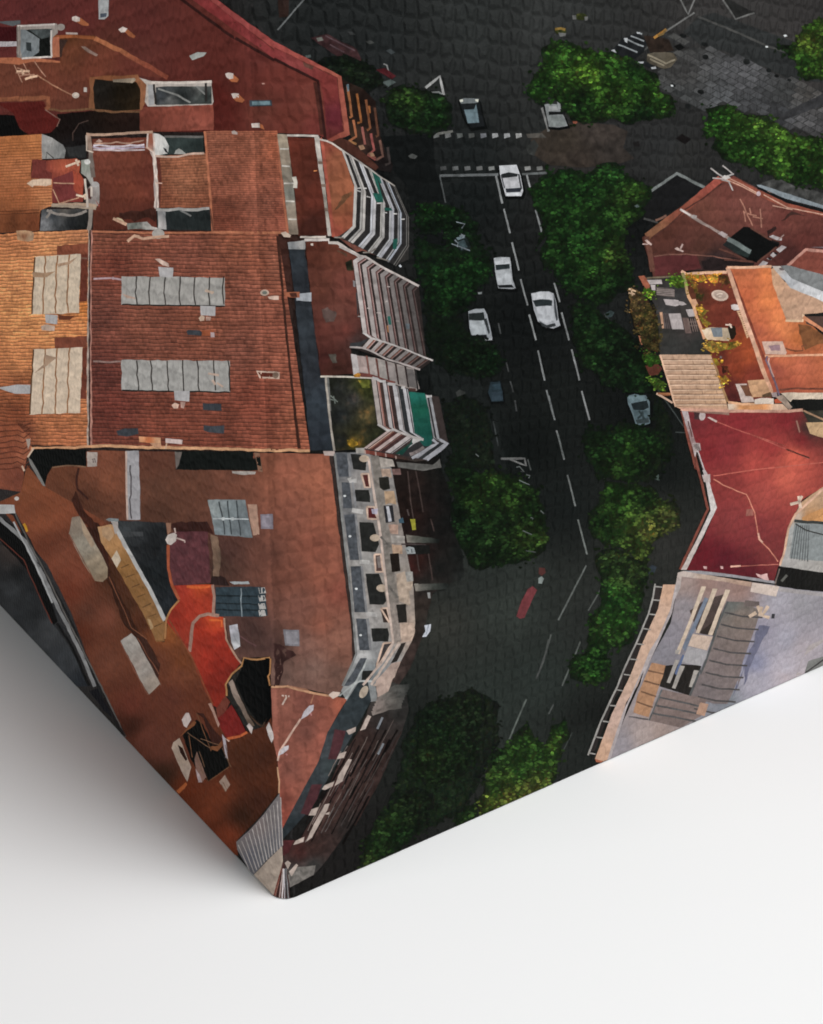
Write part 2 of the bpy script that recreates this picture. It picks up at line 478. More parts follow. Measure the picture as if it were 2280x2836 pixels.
# ---- road markings
W1 = (150,152,150)
lane = [('B0 955,555 1045,482 1070,600', 9, (150,150,148)), ('B0 1045,1110 1415,1102', 9, (92,96,97)), ('B0 1560,1100 1720,1092', 8, (88,92,92)),
 ('B0 1045,1110 1082,1280', 5, (70,74,74)), ('B0 1400,1110 1440,1285', 7, (125,128,128)), ('B0 1450,1318 1488,1470', 6, (125,128,128)), ('B0 1500,1530 1516,1596', 6, (118,122,122)),
 ('B0 1595,1104 1614,1182', 6, (130,132,132)), ('B0 1650,1325 1690,1470', 6, (120,124,124)), ('B1 1470,20 1490,105', 5, (120,123,123)), ('B1 1502,165 1545,340', 6, (125,128,128)),
 ('B1 1555,395 1600,560', 6, (122,125,125)), ('B1 1610,618 1652,780', 6, (125,128,128)), ('B1 1665,845 1708,1035', 6, (120,123,123)), ('B1 1720,1095 1733,1150 C1 20,1225 38,1285', 5, (110,114,114)),
 ('B1 1663,0 1690,95;B1 1706,180 1716,210', 5, (115,118,118)), ('C1 35,418 70,540', 6, (125,128,128)), ('C1 82,605 128,780', 6, (122,125,125)), ('C1 145,838 195,1035', 6, (130,132,132)),
 ('C1 208,1100 258,1285', 6, (128,130,130)), ('C1 0,1130 38,1285', 5, (108,112,112)), ('C1 50,1350 98,1535', 6, (118,120,120)), ('C2 55,0 97,160', 6, (95,100,98)), ('C2 118,262 168,460', 6, (100,104,102)),
 ('C2 185,545 242,765', 6, (105,110,106)), ('C2 345,265 365,330', 5, (90,95,92)), ('C2 237,835 60,1180', 6, (95,100,96)), ('C2 365,925 250,1120', 5, (82,86,82)), ('C2 200,1315 85,1596', 5, (90,95,90)),
 ('C2 15,1270 0,1330 B2 1655,1550 1700,1440 1733,1300', 5, (80,84,80)), ('B3 1655,180 1722,0', 5, (90,92,90)), ('B3 1475,585 1592,310', 6, (85,92,86)), ('C3 90,210 180,0', 5, (84,90,85)), ('C3 0,405 30,345', 5, (74,78,75)),
 ('C3 90,640 150,520', 4, (60,66,62)), ('B1 1415,670 1430,740;B1 1465,920 1480,980;B1 1490,1040 1510,1110;B1 1520,1160 1530,1230', 5, (62,64,64)), ('B1 1380,1280 1415,1450', 5, (50,54,54)),
 ('B1 1430,1530 1580,1528 1590,1575', 7, (92,92,92)), ('B2 1430,158 1580,158 1590,205 1490,165', 6, (100,100,98)), ('B2 1600,165 1620,235', 5, (70,74,72)), ('B0 1690,680 1733,830', 8, (110,110,108)),
 ('B0 20,190 205,72', 6, (95,98,98)), ('B0 80,73 205,73', 7, (98,100,100)), ('C0 720,210 920,80', 6, (100,100,98)), ('C0 820,70 880,92 930,72', 6, (105,105,103)), ('C0 0,660 60,690', 6, (105,108,108)), ('B0 1640,485 1660,515 1710,515', 8, (140,140,138))]
for i, (s, w, c) in enumerate(lane):
    Ln('printed_lane_marking', s, w * .78, c, street, 3, wob=.6, amp=.3)
for k in range(8):
    x = 1003 + 74.5 * k; c = [(88,90,88),(92,93,92),(78,82,80),(60,62,60),(84,86,90),(120,122,122),(135,137,138),(140,140,138)][k]
    P('printed_crossing_stripe', 'B0 %d,843 %d,841 %d,864 %d,874' % (x, x + 36, x + 40, x + 3), c, street, 3, g=6, amp=.35)
for k in range(9):
    x = 1048 + 76 * k
    if k in (5,): continue
    c = [(60,62,62),(78,80,80),(82,84,84),(92,93,92),(108,110,108),0,(88,92,92),(120,120,118),(95,96,94)][k]
    P('printed_crossing_stripe', 'B0 %d,1053 %d,1048 %d,1072 %d,1078' % (x, x + 36, x + 40, x + 3), c, street, 3, g=6, amp=.35)
Ln('printed_kerb', 'B0 1030,845 1128,828', 7, (95,95,90), street, 3)
# clutter along the pavements
for s, c in [('B0 265,240 300,232 312,255 275,262', (105,105,98)), ('B0 845,985 870,970 905,985 890,1003 860,1000', (72,74,72)), ('B0 1590,930 1640,880 1670,920 1640,985 1600,970', (48,50,48)), ('B0 1590,845 1690,840 1720,870 1600,872', (78,74,68)),
 ('B1 1145,1110 1170,1092 1205,1105 1205,1140 1160,1148', (46,48,46)), ('B1 1180,850 1200,825 1230,850 1200,862', (90,92,94)), ('B1 785,310 795,300 806,315 796,322', (190,195,200)), ('B1 1285,478 1312,474 1310,488 1290,490', (120,126,126)),
 ('C1 360,610 390,590 415,605 400,632 370,640', (44,56,56)), ('C2 620,860 650,830 682,845 670,880 630,890', (42,50,58)), ('C2 630,265 690,240 700,300 650,280', (66,80,74)), ('B0 680,520 735,500 770,520 720,548', (72,82,80)), ('B0 195,350 230,345 232,362 200,366', (60,68,66)),
 ('C0 147,762 172,755 182,775 160,788', (120,60,45)), ('B0 460,200 490,200 515,218 480,222', (60,62,62)), ('B0 575,262 610,255 635,272 600,280', (58,60,58)), ('C2 1860,0 1870,0 1870,5 1860,5', (40,40,40))]:
    P('printed_street_clutter', s, c, street, 3, g=6, amp=.4)
P('printed_tree_bed', 'B0 230,240 330,215 520,310 560,400 480,420 330,310', (52,30,32), street, 2.5, g=8, amp=.5, sc=24)
P('printed_tree_bed', 'B0 640,440 700,430 770,480 740,500', (74,22,28), street, 3.4, g=7, amp=.4); P('printed_tree_bed', 'B0 20,75 95,72 90,105 30,110', (38,24,20), street, 2.5, g=8, amp=.4)
Ln('printed_handrail', 'B0 320,225 420,275 510,320;B0 350,280 440,330', 4, (78,58,62), street, 3.2); Ln('printed_kerb', 'B0 690,405 712,412 720,450', 4, (110,110,108), street, 3.3)
P('printed_bench', 'B0 705,320 730,308 765,330 740,345', (58,64,66), street, 3); 
# round topiary pots at the top
for x, y in ((205,105), (75,195)):
    P('printed_potted_bush', [oval('C0', x, y, 38, 22)], (44,50,20), street, 3.2, st='leaf', amp=.7, sc=14, g=5)
for s in ('C0 148,98 172,95 175,122 152,124', 'C0 225,105 248,104 246,128 228,130', 'C0 60,205 110,210 105,228 70,232'):
    P('printed_plant_pot', s, (98,98,96), street, 3.6)
Ln('printed_plant_rim', 'C0 40,185 75,178 105,188', 7, (130,100,40), street, 3.8)
# motorcycles parked in a row, statue plinth, flag pole
P('printed_motorbike_rank', 'C0 395,320 470,240 560,205 620,260 600,330 530,385 400,365', (24,26,28), street, 3, amp=.4, sc=20, g=8)
for s in ('C0 395,345 480,375', 'C0 440,280 560,330', 'C0 475,245 600,295', 'C0 520,225 600,262', 'C0 555,205 590,215', 'C0 400,315 430,330'):
    Ln('printed_motorbike', s, 4.5, (125,130,132), street, 4, wob=2)
for s in ('C0 395,318 415,312 425,330 400,335', 'C0 478,240 498,240 495,272 480,262', 'C0 555,205 578,203 575,212 560,214', 'C0 560,390 600,388 598,400 565,400', 'C0 645,425 675,420 680,434 650,436'):
    P('printed_motorbike_mirror', s, (165,168,170), street, 4.4)
P('printed_plinth', 'C0 620,340 700,325 790,335 812,375 770,425 730,435 650,410 620,385', None, street, 3.5, amp=.3, sc=22, g=7, ct='C0 680,350 92,84,70 780,380 78,70,56 640,400 60,54,44')
Ln('printed_plinth_step', 'C0 625,345 740,400 800,375;C0 640,372 730,415', 5, (128,118,98), street, 4)
P('printed_statue', 'C0 600,225 690,230 760,250 790,320 720,330 640,330 620,280', (40,30,24), street, 3.8, amp=.5, sc=18, g=6)
P('printed_statue', 'C0 790,290 830,275 860,300 820,320', (14,15,15), street, 3.9)
Ln('printed_flag_pole', 'C0 665,240 745,185', 8, (150,100,40), street, 4.2); Ln('printed_flag_pole', 'C0 745,185 720,215 690,228', 5, (110,85,45), street, 4.3)
P('printed_bin', 'C0 560,390 600,385 690,425 640,430', (26,28,30), street, 3.9)
Ln('printed_railing', 'C1 800,1362 880,1364 C1 350,610 365,640', 3, (60,66,64), street, 3)
# scooters half under the tree
for s in ('B0 1150,1400 1200,1415 1180,1440', 'B0 1170,1490 1205,1485 1195,1500', 'B0 1120,1540 1180,1560 1230,1580', 'B0 1140,1515 1160,1530 1150,1560', 'B1 1180,110 1205,120 1190,130'):
    Ln('printed_scooter', s, 3, (112,122,128), street, 8, wob=4, amp=.6)
for s in ('B2 1530,215 1550,210 1580,245 1555,240', 'B2 1590,265 1615,270 1605,285', 'B2 1545,295 1610,325', 'B2 1570,615 1625,640', 'B2 1590,740 1650,750', 'B2 1620,530 1640,540 1630,545', 'B2 1680,490 1705,505', 'B1 1270,1500 1290,1515'):
    Ln('printed_street_sign', s, 3, (86,92,90), street, 8, wob=3, amp=.6)

# ------------------------------------------------------------------ cars
def car(lab, body, c, glass=(), shell=(), lights=()):
    q = pts(body)[0]; mx = sum(p[0] for p in q) / len(q); my = sum(p[1] for p in q) / len(q)
    o = P('printed_car', body, c, None, 4, g=8, amp=.12, sc=30, lab=lab, wob=.8)
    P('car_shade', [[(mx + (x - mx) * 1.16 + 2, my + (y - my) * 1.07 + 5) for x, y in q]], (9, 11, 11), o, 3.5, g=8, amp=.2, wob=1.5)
    for s, k in shell: P('car_roof', s, k, o, 4.6, g=8, amp=.14, sc=25, wob=.7)
    for s, k in glass: P('windscreen', s, k, o, 4.9, g=8, amp=.25, sc=18, wob=.6)
    for s, k in lights: P('headlight', s, k, o, 5.2, wob=.3)
    return o
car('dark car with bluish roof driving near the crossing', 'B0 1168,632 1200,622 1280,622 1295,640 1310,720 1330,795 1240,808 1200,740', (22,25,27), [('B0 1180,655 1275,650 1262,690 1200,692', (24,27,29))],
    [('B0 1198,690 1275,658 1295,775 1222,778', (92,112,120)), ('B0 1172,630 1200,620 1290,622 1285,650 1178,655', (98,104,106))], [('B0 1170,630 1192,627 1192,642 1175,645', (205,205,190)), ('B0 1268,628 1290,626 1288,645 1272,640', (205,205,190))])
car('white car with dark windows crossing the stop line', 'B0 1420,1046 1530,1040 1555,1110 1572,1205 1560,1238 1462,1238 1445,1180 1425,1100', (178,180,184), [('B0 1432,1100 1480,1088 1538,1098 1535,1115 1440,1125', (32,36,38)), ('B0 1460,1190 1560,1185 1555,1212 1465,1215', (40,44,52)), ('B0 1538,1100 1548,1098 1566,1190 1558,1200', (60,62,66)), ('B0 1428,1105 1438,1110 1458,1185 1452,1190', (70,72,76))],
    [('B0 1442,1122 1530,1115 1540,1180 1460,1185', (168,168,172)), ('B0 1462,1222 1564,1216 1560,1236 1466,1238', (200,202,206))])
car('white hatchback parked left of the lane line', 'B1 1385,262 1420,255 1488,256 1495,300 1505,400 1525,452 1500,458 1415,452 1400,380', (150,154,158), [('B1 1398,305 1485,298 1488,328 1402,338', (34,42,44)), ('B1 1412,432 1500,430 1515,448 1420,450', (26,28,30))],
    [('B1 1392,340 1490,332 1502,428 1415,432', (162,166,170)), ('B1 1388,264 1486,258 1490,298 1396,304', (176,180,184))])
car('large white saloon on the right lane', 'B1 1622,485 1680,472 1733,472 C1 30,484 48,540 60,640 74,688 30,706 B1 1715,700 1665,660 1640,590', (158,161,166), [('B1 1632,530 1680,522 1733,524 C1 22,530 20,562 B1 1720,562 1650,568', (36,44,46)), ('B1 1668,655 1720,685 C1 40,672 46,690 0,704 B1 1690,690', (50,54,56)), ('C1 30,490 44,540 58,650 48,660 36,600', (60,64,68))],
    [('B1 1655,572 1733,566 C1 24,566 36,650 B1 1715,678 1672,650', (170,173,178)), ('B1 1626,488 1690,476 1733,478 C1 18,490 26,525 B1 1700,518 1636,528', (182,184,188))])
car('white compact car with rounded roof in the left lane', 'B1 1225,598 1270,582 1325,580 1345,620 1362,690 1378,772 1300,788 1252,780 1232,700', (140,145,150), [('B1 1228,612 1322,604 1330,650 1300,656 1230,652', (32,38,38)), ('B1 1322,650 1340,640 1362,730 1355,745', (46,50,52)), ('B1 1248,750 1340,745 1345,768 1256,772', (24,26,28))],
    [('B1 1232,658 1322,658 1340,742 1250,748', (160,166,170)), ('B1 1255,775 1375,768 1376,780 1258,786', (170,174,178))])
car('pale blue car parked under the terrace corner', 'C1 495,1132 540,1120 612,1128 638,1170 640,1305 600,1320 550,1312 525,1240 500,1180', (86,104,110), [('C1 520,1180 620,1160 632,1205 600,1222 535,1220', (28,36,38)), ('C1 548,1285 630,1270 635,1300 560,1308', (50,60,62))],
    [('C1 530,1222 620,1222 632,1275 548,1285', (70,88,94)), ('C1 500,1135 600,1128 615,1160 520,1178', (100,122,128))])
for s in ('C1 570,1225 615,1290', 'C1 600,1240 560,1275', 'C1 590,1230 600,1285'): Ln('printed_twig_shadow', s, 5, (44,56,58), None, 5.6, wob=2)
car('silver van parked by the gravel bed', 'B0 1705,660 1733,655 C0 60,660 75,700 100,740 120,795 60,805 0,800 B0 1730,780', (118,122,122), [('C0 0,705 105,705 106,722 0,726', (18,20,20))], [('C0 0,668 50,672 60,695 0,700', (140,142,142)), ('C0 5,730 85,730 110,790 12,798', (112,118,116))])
Ln('printed_wing_mirror', 'C0 60,640 70,690', 8, (130,134,134), None, 5)
car('dark blue car parked in the tree shade', 'B1 1365,1045 1425,1038 1440,1100 1446,1165 1372,1168 1350,1110', (34,48,56), [('B1 1372,1060 1425,1055 1430,1090 1378,1095', (40,58,68))], [('B1 1370,1110 1438,1104 1444,1160 1374,1164', (42,56,66))])
car('white car half hidden under the tree beside the arrow', 'B0 968,590 985,578 1040,576 1062,592 1050,604 972,604', (120,124,122), [], [])
dk_ = P('printed_car', 'B0 1130,1510 1170,1490 1215,1500 1240,1560 1235,1596 B1 1228,210 1180,215 1140,180', (22, 30, 29), None, 7.2, wob=3, g=7, amp=.5, sc=14, lab='dim car glinting through the dark tree')
P('car_roof', 'B0 1160,1525 1200,1512 1222,1560 1180,1580', (52, 68, 72), dk_, 7.6, wob=3, g=6, amp=.6, sc=10); P('windscreen', 'B0 1150,1500 1195,1488 1205,1503 1160,1516', (96, 112, 118), dk_, 7.8, wob=2, g=5, amp=.5)
bus = P('printed_banner_pole', 'B2 1600,985 1632,965 1660,990 1625,1060 1580,1165 1550,1172 1528,1155 1560,1060', (112,48,54), None, 4, g=8, amp=.2, lab='long red awning lying across the lower roadway')
P('pale_end', 'B2 1668,915 1690,902 1702,918 1690,950 1668,948', (128,138,134), bus, 4.4); P('dark_end', 'B2 1672,848 1710,850 1715,880 1690,900 1670,890', (84,44,42), bus, 4.4)
P('printed_street_clutter', 'C0 540,1300 560,1290 575,1305 555,1312', (70,84,80), street, 8)

# ------------------------------------------------------------------ trees
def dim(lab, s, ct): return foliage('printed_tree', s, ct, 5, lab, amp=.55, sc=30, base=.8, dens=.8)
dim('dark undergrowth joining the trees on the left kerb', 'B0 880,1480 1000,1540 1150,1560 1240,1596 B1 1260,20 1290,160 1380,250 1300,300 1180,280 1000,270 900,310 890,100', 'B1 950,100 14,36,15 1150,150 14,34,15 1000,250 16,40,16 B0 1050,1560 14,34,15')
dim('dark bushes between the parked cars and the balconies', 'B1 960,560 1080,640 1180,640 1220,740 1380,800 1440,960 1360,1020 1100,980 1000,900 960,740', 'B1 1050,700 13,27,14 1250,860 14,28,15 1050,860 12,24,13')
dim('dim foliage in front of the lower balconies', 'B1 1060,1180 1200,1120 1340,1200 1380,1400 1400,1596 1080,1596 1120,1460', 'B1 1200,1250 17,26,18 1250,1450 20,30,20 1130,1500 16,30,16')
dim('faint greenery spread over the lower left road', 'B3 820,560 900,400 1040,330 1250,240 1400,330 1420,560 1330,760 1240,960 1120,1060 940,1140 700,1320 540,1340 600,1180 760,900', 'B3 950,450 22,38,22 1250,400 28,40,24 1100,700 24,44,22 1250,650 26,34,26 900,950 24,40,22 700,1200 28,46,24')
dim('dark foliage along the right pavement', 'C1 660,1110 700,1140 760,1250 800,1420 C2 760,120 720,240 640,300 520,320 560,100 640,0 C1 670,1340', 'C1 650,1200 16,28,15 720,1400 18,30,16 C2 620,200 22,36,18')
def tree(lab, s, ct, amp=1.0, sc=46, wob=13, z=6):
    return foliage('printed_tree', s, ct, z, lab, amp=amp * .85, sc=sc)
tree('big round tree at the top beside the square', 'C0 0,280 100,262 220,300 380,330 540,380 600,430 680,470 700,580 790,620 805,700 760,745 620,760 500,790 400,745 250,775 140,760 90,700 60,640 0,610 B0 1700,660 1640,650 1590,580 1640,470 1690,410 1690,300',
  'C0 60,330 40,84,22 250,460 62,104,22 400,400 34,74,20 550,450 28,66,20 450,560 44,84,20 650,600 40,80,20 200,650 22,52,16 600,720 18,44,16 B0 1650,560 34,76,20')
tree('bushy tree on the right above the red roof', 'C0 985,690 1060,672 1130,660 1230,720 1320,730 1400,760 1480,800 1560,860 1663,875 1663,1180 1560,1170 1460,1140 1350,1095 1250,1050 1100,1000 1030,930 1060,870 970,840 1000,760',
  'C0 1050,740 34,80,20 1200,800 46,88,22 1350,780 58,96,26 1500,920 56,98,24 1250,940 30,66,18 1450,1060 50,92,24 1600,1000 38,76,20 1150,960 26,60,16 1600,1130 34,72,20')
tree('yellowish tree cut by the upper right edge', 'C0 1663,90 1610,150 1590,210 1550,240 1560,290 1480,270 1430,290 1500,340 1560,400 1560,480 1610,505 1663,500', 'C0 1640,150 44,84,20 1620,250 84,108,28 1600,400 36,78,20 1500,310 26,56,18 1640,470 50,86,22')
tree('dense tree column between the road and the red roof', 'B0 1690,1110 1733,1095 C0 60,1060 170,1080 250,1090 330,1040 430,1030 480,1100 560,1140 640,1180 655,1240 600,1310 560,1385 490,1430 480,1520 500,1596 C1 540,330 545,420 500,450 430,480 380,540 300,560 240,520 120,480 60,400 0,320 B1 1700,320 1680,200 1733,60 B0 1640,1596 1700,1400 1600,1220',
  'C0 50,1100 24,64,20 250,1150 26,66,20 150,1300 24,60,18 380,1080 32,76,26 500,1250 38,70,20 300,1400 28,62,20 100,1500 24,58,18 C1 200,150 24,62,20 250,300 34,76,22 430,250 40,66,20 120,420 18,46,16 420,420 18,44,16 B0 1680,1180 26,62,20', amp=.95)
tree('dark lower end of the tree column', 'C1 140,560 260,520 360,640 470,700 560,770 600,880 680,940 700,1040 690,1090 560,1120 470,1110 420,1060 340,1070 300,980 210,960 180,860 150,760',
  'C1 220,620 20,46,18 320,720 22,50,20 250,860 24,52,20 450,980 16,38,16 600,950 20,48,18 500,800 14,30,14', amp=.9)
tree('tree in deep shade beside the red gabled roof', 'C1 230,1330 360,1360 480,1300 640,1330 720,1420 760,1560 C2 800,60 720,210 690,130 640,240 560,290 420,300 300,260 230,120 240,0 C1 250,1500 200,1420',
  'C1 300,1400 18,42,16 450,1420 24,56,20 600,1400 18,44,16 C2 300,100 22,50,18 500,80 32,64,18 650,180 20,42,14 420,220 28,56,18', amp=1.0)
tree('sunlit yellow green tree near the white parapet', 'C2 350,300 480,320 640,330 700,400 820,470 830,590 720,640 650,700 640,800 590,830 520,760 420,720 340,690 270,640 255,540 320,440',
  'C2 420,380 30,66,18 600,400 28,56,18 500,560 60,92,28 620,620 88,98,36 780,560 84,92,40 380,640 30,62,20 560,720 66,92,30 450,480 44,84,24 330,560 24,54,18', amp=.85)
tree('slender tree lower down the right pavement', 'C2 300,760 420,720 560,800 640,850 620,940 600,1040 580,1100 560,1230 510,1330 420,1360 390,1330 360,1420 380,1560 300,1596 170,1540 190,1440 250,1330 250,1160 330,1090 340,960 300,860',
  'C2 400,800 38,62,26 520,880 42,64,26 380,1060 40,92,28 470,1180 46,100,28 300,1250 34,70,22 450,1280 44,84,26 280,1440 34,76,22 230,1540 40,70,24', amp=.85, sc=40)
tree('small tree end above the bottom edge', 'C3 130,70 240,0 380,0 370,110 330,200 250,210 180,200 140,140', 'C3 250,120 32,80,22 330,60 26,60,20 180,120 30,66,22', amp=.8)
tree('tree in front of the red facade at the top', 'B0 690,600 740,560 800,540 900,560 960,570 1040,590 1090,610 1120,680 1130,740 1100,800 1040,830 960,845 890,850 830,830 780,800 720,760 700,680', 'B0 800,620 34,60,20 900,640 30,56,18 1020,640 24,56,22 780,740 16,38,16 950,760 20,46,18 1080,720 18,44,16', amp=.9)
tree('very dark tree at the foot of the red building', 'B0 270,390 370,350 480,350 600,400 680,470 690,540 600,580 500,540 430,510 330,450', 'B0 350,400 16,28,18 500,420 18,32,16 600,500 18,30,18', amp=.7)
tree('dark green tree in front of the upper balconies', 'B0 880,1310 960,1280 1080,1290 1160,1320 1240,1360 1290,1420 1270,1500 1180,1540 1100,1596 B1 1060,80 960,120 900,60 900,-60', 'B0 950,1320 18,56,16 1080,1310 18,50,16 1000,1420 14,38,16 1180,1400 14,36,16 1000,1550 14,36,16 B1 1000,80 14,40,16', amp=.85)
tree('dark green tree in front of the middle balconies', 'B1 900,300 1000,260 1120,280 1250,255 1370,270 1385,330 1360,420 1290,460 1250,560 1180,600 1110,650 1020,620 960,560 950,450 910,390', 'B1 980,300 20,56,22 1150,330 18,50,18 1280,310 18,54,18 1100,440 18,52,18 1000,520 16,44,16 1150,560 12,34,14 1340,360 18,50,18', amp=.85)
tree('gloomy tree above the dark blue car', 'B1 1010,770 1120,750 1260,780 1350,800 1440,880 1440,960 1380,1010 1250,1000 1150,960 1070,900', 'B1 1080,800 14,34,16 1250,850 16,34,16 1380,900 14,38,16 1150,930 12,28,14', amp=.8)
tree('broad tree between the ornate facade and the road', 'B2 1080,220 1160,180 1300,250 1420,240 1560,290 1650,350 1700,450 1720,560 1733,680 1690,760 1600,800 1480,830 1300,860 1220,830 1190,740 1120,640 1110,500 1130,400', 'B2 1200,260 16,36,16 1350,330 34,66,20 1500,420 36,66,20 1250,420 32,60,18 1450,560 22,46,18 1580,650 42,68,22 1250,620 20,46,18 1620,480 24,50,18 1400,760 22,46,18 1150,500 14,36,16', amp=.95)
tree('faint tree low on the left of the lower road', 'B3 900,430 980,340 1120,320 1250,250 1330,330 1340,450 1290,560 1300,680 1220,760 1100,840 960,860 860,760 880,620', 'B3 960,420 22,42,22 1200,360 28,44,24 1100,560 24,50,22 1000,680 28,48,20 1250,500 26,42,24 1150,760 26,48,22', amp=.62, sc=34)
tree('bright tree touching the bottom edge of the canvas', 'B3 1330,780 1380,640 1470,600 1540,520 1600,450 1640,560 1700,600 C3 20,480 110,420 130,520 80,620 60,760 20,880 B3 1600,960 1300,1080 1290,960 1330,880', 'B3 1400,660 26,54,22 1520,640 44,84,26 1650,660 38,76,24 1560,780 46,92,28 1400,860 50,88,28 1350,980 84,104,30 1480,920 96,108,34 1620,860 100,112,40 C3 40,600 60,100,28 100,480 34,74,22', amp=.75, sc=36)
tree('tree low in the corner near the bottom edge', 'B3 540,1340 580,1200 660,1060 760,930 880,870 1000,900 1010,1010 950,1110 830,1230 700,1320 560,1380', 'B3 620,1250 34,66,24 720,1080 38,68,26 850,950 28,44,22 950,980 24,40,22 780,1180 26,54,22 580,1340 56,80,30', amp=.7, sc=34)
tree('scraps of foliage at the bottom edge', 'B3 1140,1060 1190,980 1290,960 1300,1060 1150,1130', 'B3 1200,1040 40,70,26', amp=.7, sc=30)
# ------------------------------------------------------------------ red corner block at the top
redroof = P('printed_roof', 'A0 60,60 1290,60 1340,72 B0 0,262 425,482 478,850 365,895 270,850 0,840 A0 1290,835 880,830 60,850', None, None, 6, wob=1, g=12, amp=.13, sc=60, lab='dark red roof of the corner building at the top left',
  ct='A0 100,100 92,36,36 500,100 92,36,34 900,140 88,36,33 900,320 90,40,35 700,280 84,38,31 1200,450 90,36,31 1500,500 86,34,29 1650,700 92,42,34 1400,700 82,26,22 1360,620 78,22,18 1600,300 96,38,34 B0 100,500 100,40,34 220,640 108,48,40 100,760 96,40,32 260,800 102,40,36')
P('parapet_walk', 'A0 1120,68 1340,72 B0 0,262 425,482 478,850 365,895 330,885 440,830 400,490 0,300 A0 1733,310 1290,68', None, redroof, 7.4, ct='A0 1500,180 140,56,56 1700,290 150,60,58 B0 200,380 150,64,58 420,500 150,72,60 460,800 152,74,60 380,880 140,62,52', g=10, amp=.12)
P('gutter_walk', 'A0 1180,68 1290,68 1733,320 B0 0,302 395,492 436,828 330,880 322,700 290,520 0,370 A0 1733,372', None, redroof, 7.2, g=11, ct='A0 1400,150 122,40,42 1680,330 126,44,46 B0 150,400 122,48,48 330,560 112,40,38 370,750 96,30,40 350,850 92,34,34')
Ln('gutter_line', 'A0 1120,72 1440,215 1733,380 B0 0,372 275,512 300,700 322,880', 8, (50,22,20), redroof, 7.6)
Ln('gutter_line', 'B0 255,520 285,700 300,850', 9, (72,34,28), redroof, 7.6); P('patch', 'B0 180,390 250,420 240,440 190,420', (88,52,44), redroof, 7.7)
for cap, sh in [('455,108 478,100 506,112 505,134 480,138 456,128', '480,138 508,112 562,150 560,162 520,160'), ('748,186 775,168 806,180 790,202 765,206', '790,202 806,184 858,228 846,242 820,232'), ('1422,465 1440,458 1475,464 1474,496 1448,500 1430,488', '1448,500 1476,470 1510,500 1500,520 1462,518'),
                ('1460,592 1480,588 1510,592 1508,618 1474,622', '1474,622 1510,596 1546,632 1530,648 1490,640'), ('1588,780 1640,776 1642,806 1592,806', '1640,778 1660,790 1672,820 1642,808')]:
    o = P('chimney', 'A0 ' + cap, (196,178,168), redroof, 8, g=6, amp=.12); P('chimney_shadow', 'A0 ' + sh, (160,84,50), redroof, 7.9, g=6, amp=.2)
for s, c in [('A0 622,78 688,74 686,100 660,122 624,122', (150,152,152)), ('A0 1195,352 1250,328 1305,332 1290,352 1215,380', (156,158,152)), ('A0 1575,634 1715,632 1720,668 1578,672', (52,62,70)), ('A0 68,138 130,128 130,150 80,165', (84,88,90))]:
    P('skylight', s, c, redroof, 8, g=7, amp=.15)
P('skylight_glass', 'A0 1592,640 1705,638 1708,662 1594,664', (96,122,130), redroof, 8.4); P('skylight_glass', 'A0 634,86 676,82 672,106 634,112', (72,80,92), redroof, 8.4)
P('vent', 'A0 510,292 540,294 620,345 610,356 555,330', (140,112,100), redroof, 8.6, amp=.3); P('vent', 'A0 415,203 490,206 492,218 418,216', (168,150,140), redroof, 8.6)
P('vent', 'A0 1655,524 1672,524 1672,532 1655,532', (170,120,110), redroof, 8); 

brown = P('printed_roof', 'A0 60,395 380,388 376,235 500,225 595,222 660,262 1060,492 880,480 570,490 555,690 300,700 280,640 60,640', None, None, 7.8, amp=.16, lab='brown flat roof with a tall aerial mast', ct='A0 150,450 104,52,38 300,520 106,50,36 450,320 104,52,34 450,600 100,48,36 600,420 108,50,36 850,430 98,42,34 420,660 92,46,34 430,250 84,44,24')
Ln('ridge_tiles', 'A0 600,240 760,320 920,410 1060,490', 13, (158,84,52), brown, 8.4, wob=3, ct='A0 650,270 166,92,58 1000,460 130,60,44'); Ln('ridge_tiles', 'A0 335,232 480,228 600,240', 9, (140,72,38), brown, 8.3, wob=3)
P('wall_top', 'A0 335,235 376,232 376,360 330,366 325,300', None, brown, 8.5, ct='A0 350,260 170,92,68 350,340 160,90,64'); P('wall_top', 'A0 60,365 200,362 382,385 380,396 200,390 120,408 60,395', (170,92,62), brown, 8.5)
P('shadow_patch', 'A0 376,250 430,250 400,300 390,360 372,362', (60,40,34), brown, 8.2)
well = P('light_well', 'A0 108,160 350,150 362,152 366,210 335,235 325,300 330,362 138,370 108,360', (150,138,130), brown, 9, wob=2.5, lab='white rimmed light well with grey walls')
P('well_floor', 'A0 150,186 320,182 326,240 318,300 325,354 200,360 250,320 240,240', (18,20,18), well, 9.3, amp=.5); P('well_wall', 'A0 124,188 160,186 250,245 246,330 200,362 142,364 126,300', None, well, 9.4, ct='A0 150,220 108,114,116 220,260 120,126,128 180,340 104,112,116 150,350 128,136,140')
P('well_window', 'A0 165,266 198,270 200,325 168,318', (44,50,52), well, 9.7); Ln('well_edge', 'A0 112,165 350,155;A0 138,368 328,358;A0 326,190 322,290 328,356', 5, (196,184,176), well, 9.8, wob=2)
Ln('well_edge', 'A0 110,165 112,360;A0 124,165 126,360', 4, (128,116,108), well, 9.8, wob=2); P('drum', [oval('A0', 385, 172, 26, 22)], (150,138,130), brown, 9.5, g=6)
P('well_floor', 'A0 180,186 330,182 326,230 262,246', (66,72,72), well, 9.35, amp=.5, sc=14, g=6)
P('box', 'A0 72,262 108,262 112,292 72,296', (176,168,170), brown, 9); P('wall_top', 'A0 60,170 108,170 108,260 60,262', (60,14,18), brown, 8.8)
Ln('aerial', 'A0 90,408 140,520;A0 150,400 205,500;A0 218,390 290,486;A0 100,460 240,480;A0 110,430 180,450;A0 120,480 220,470', 3, (170,118,96), brown, 9, wob=1.5, lab='thin aerial frame')
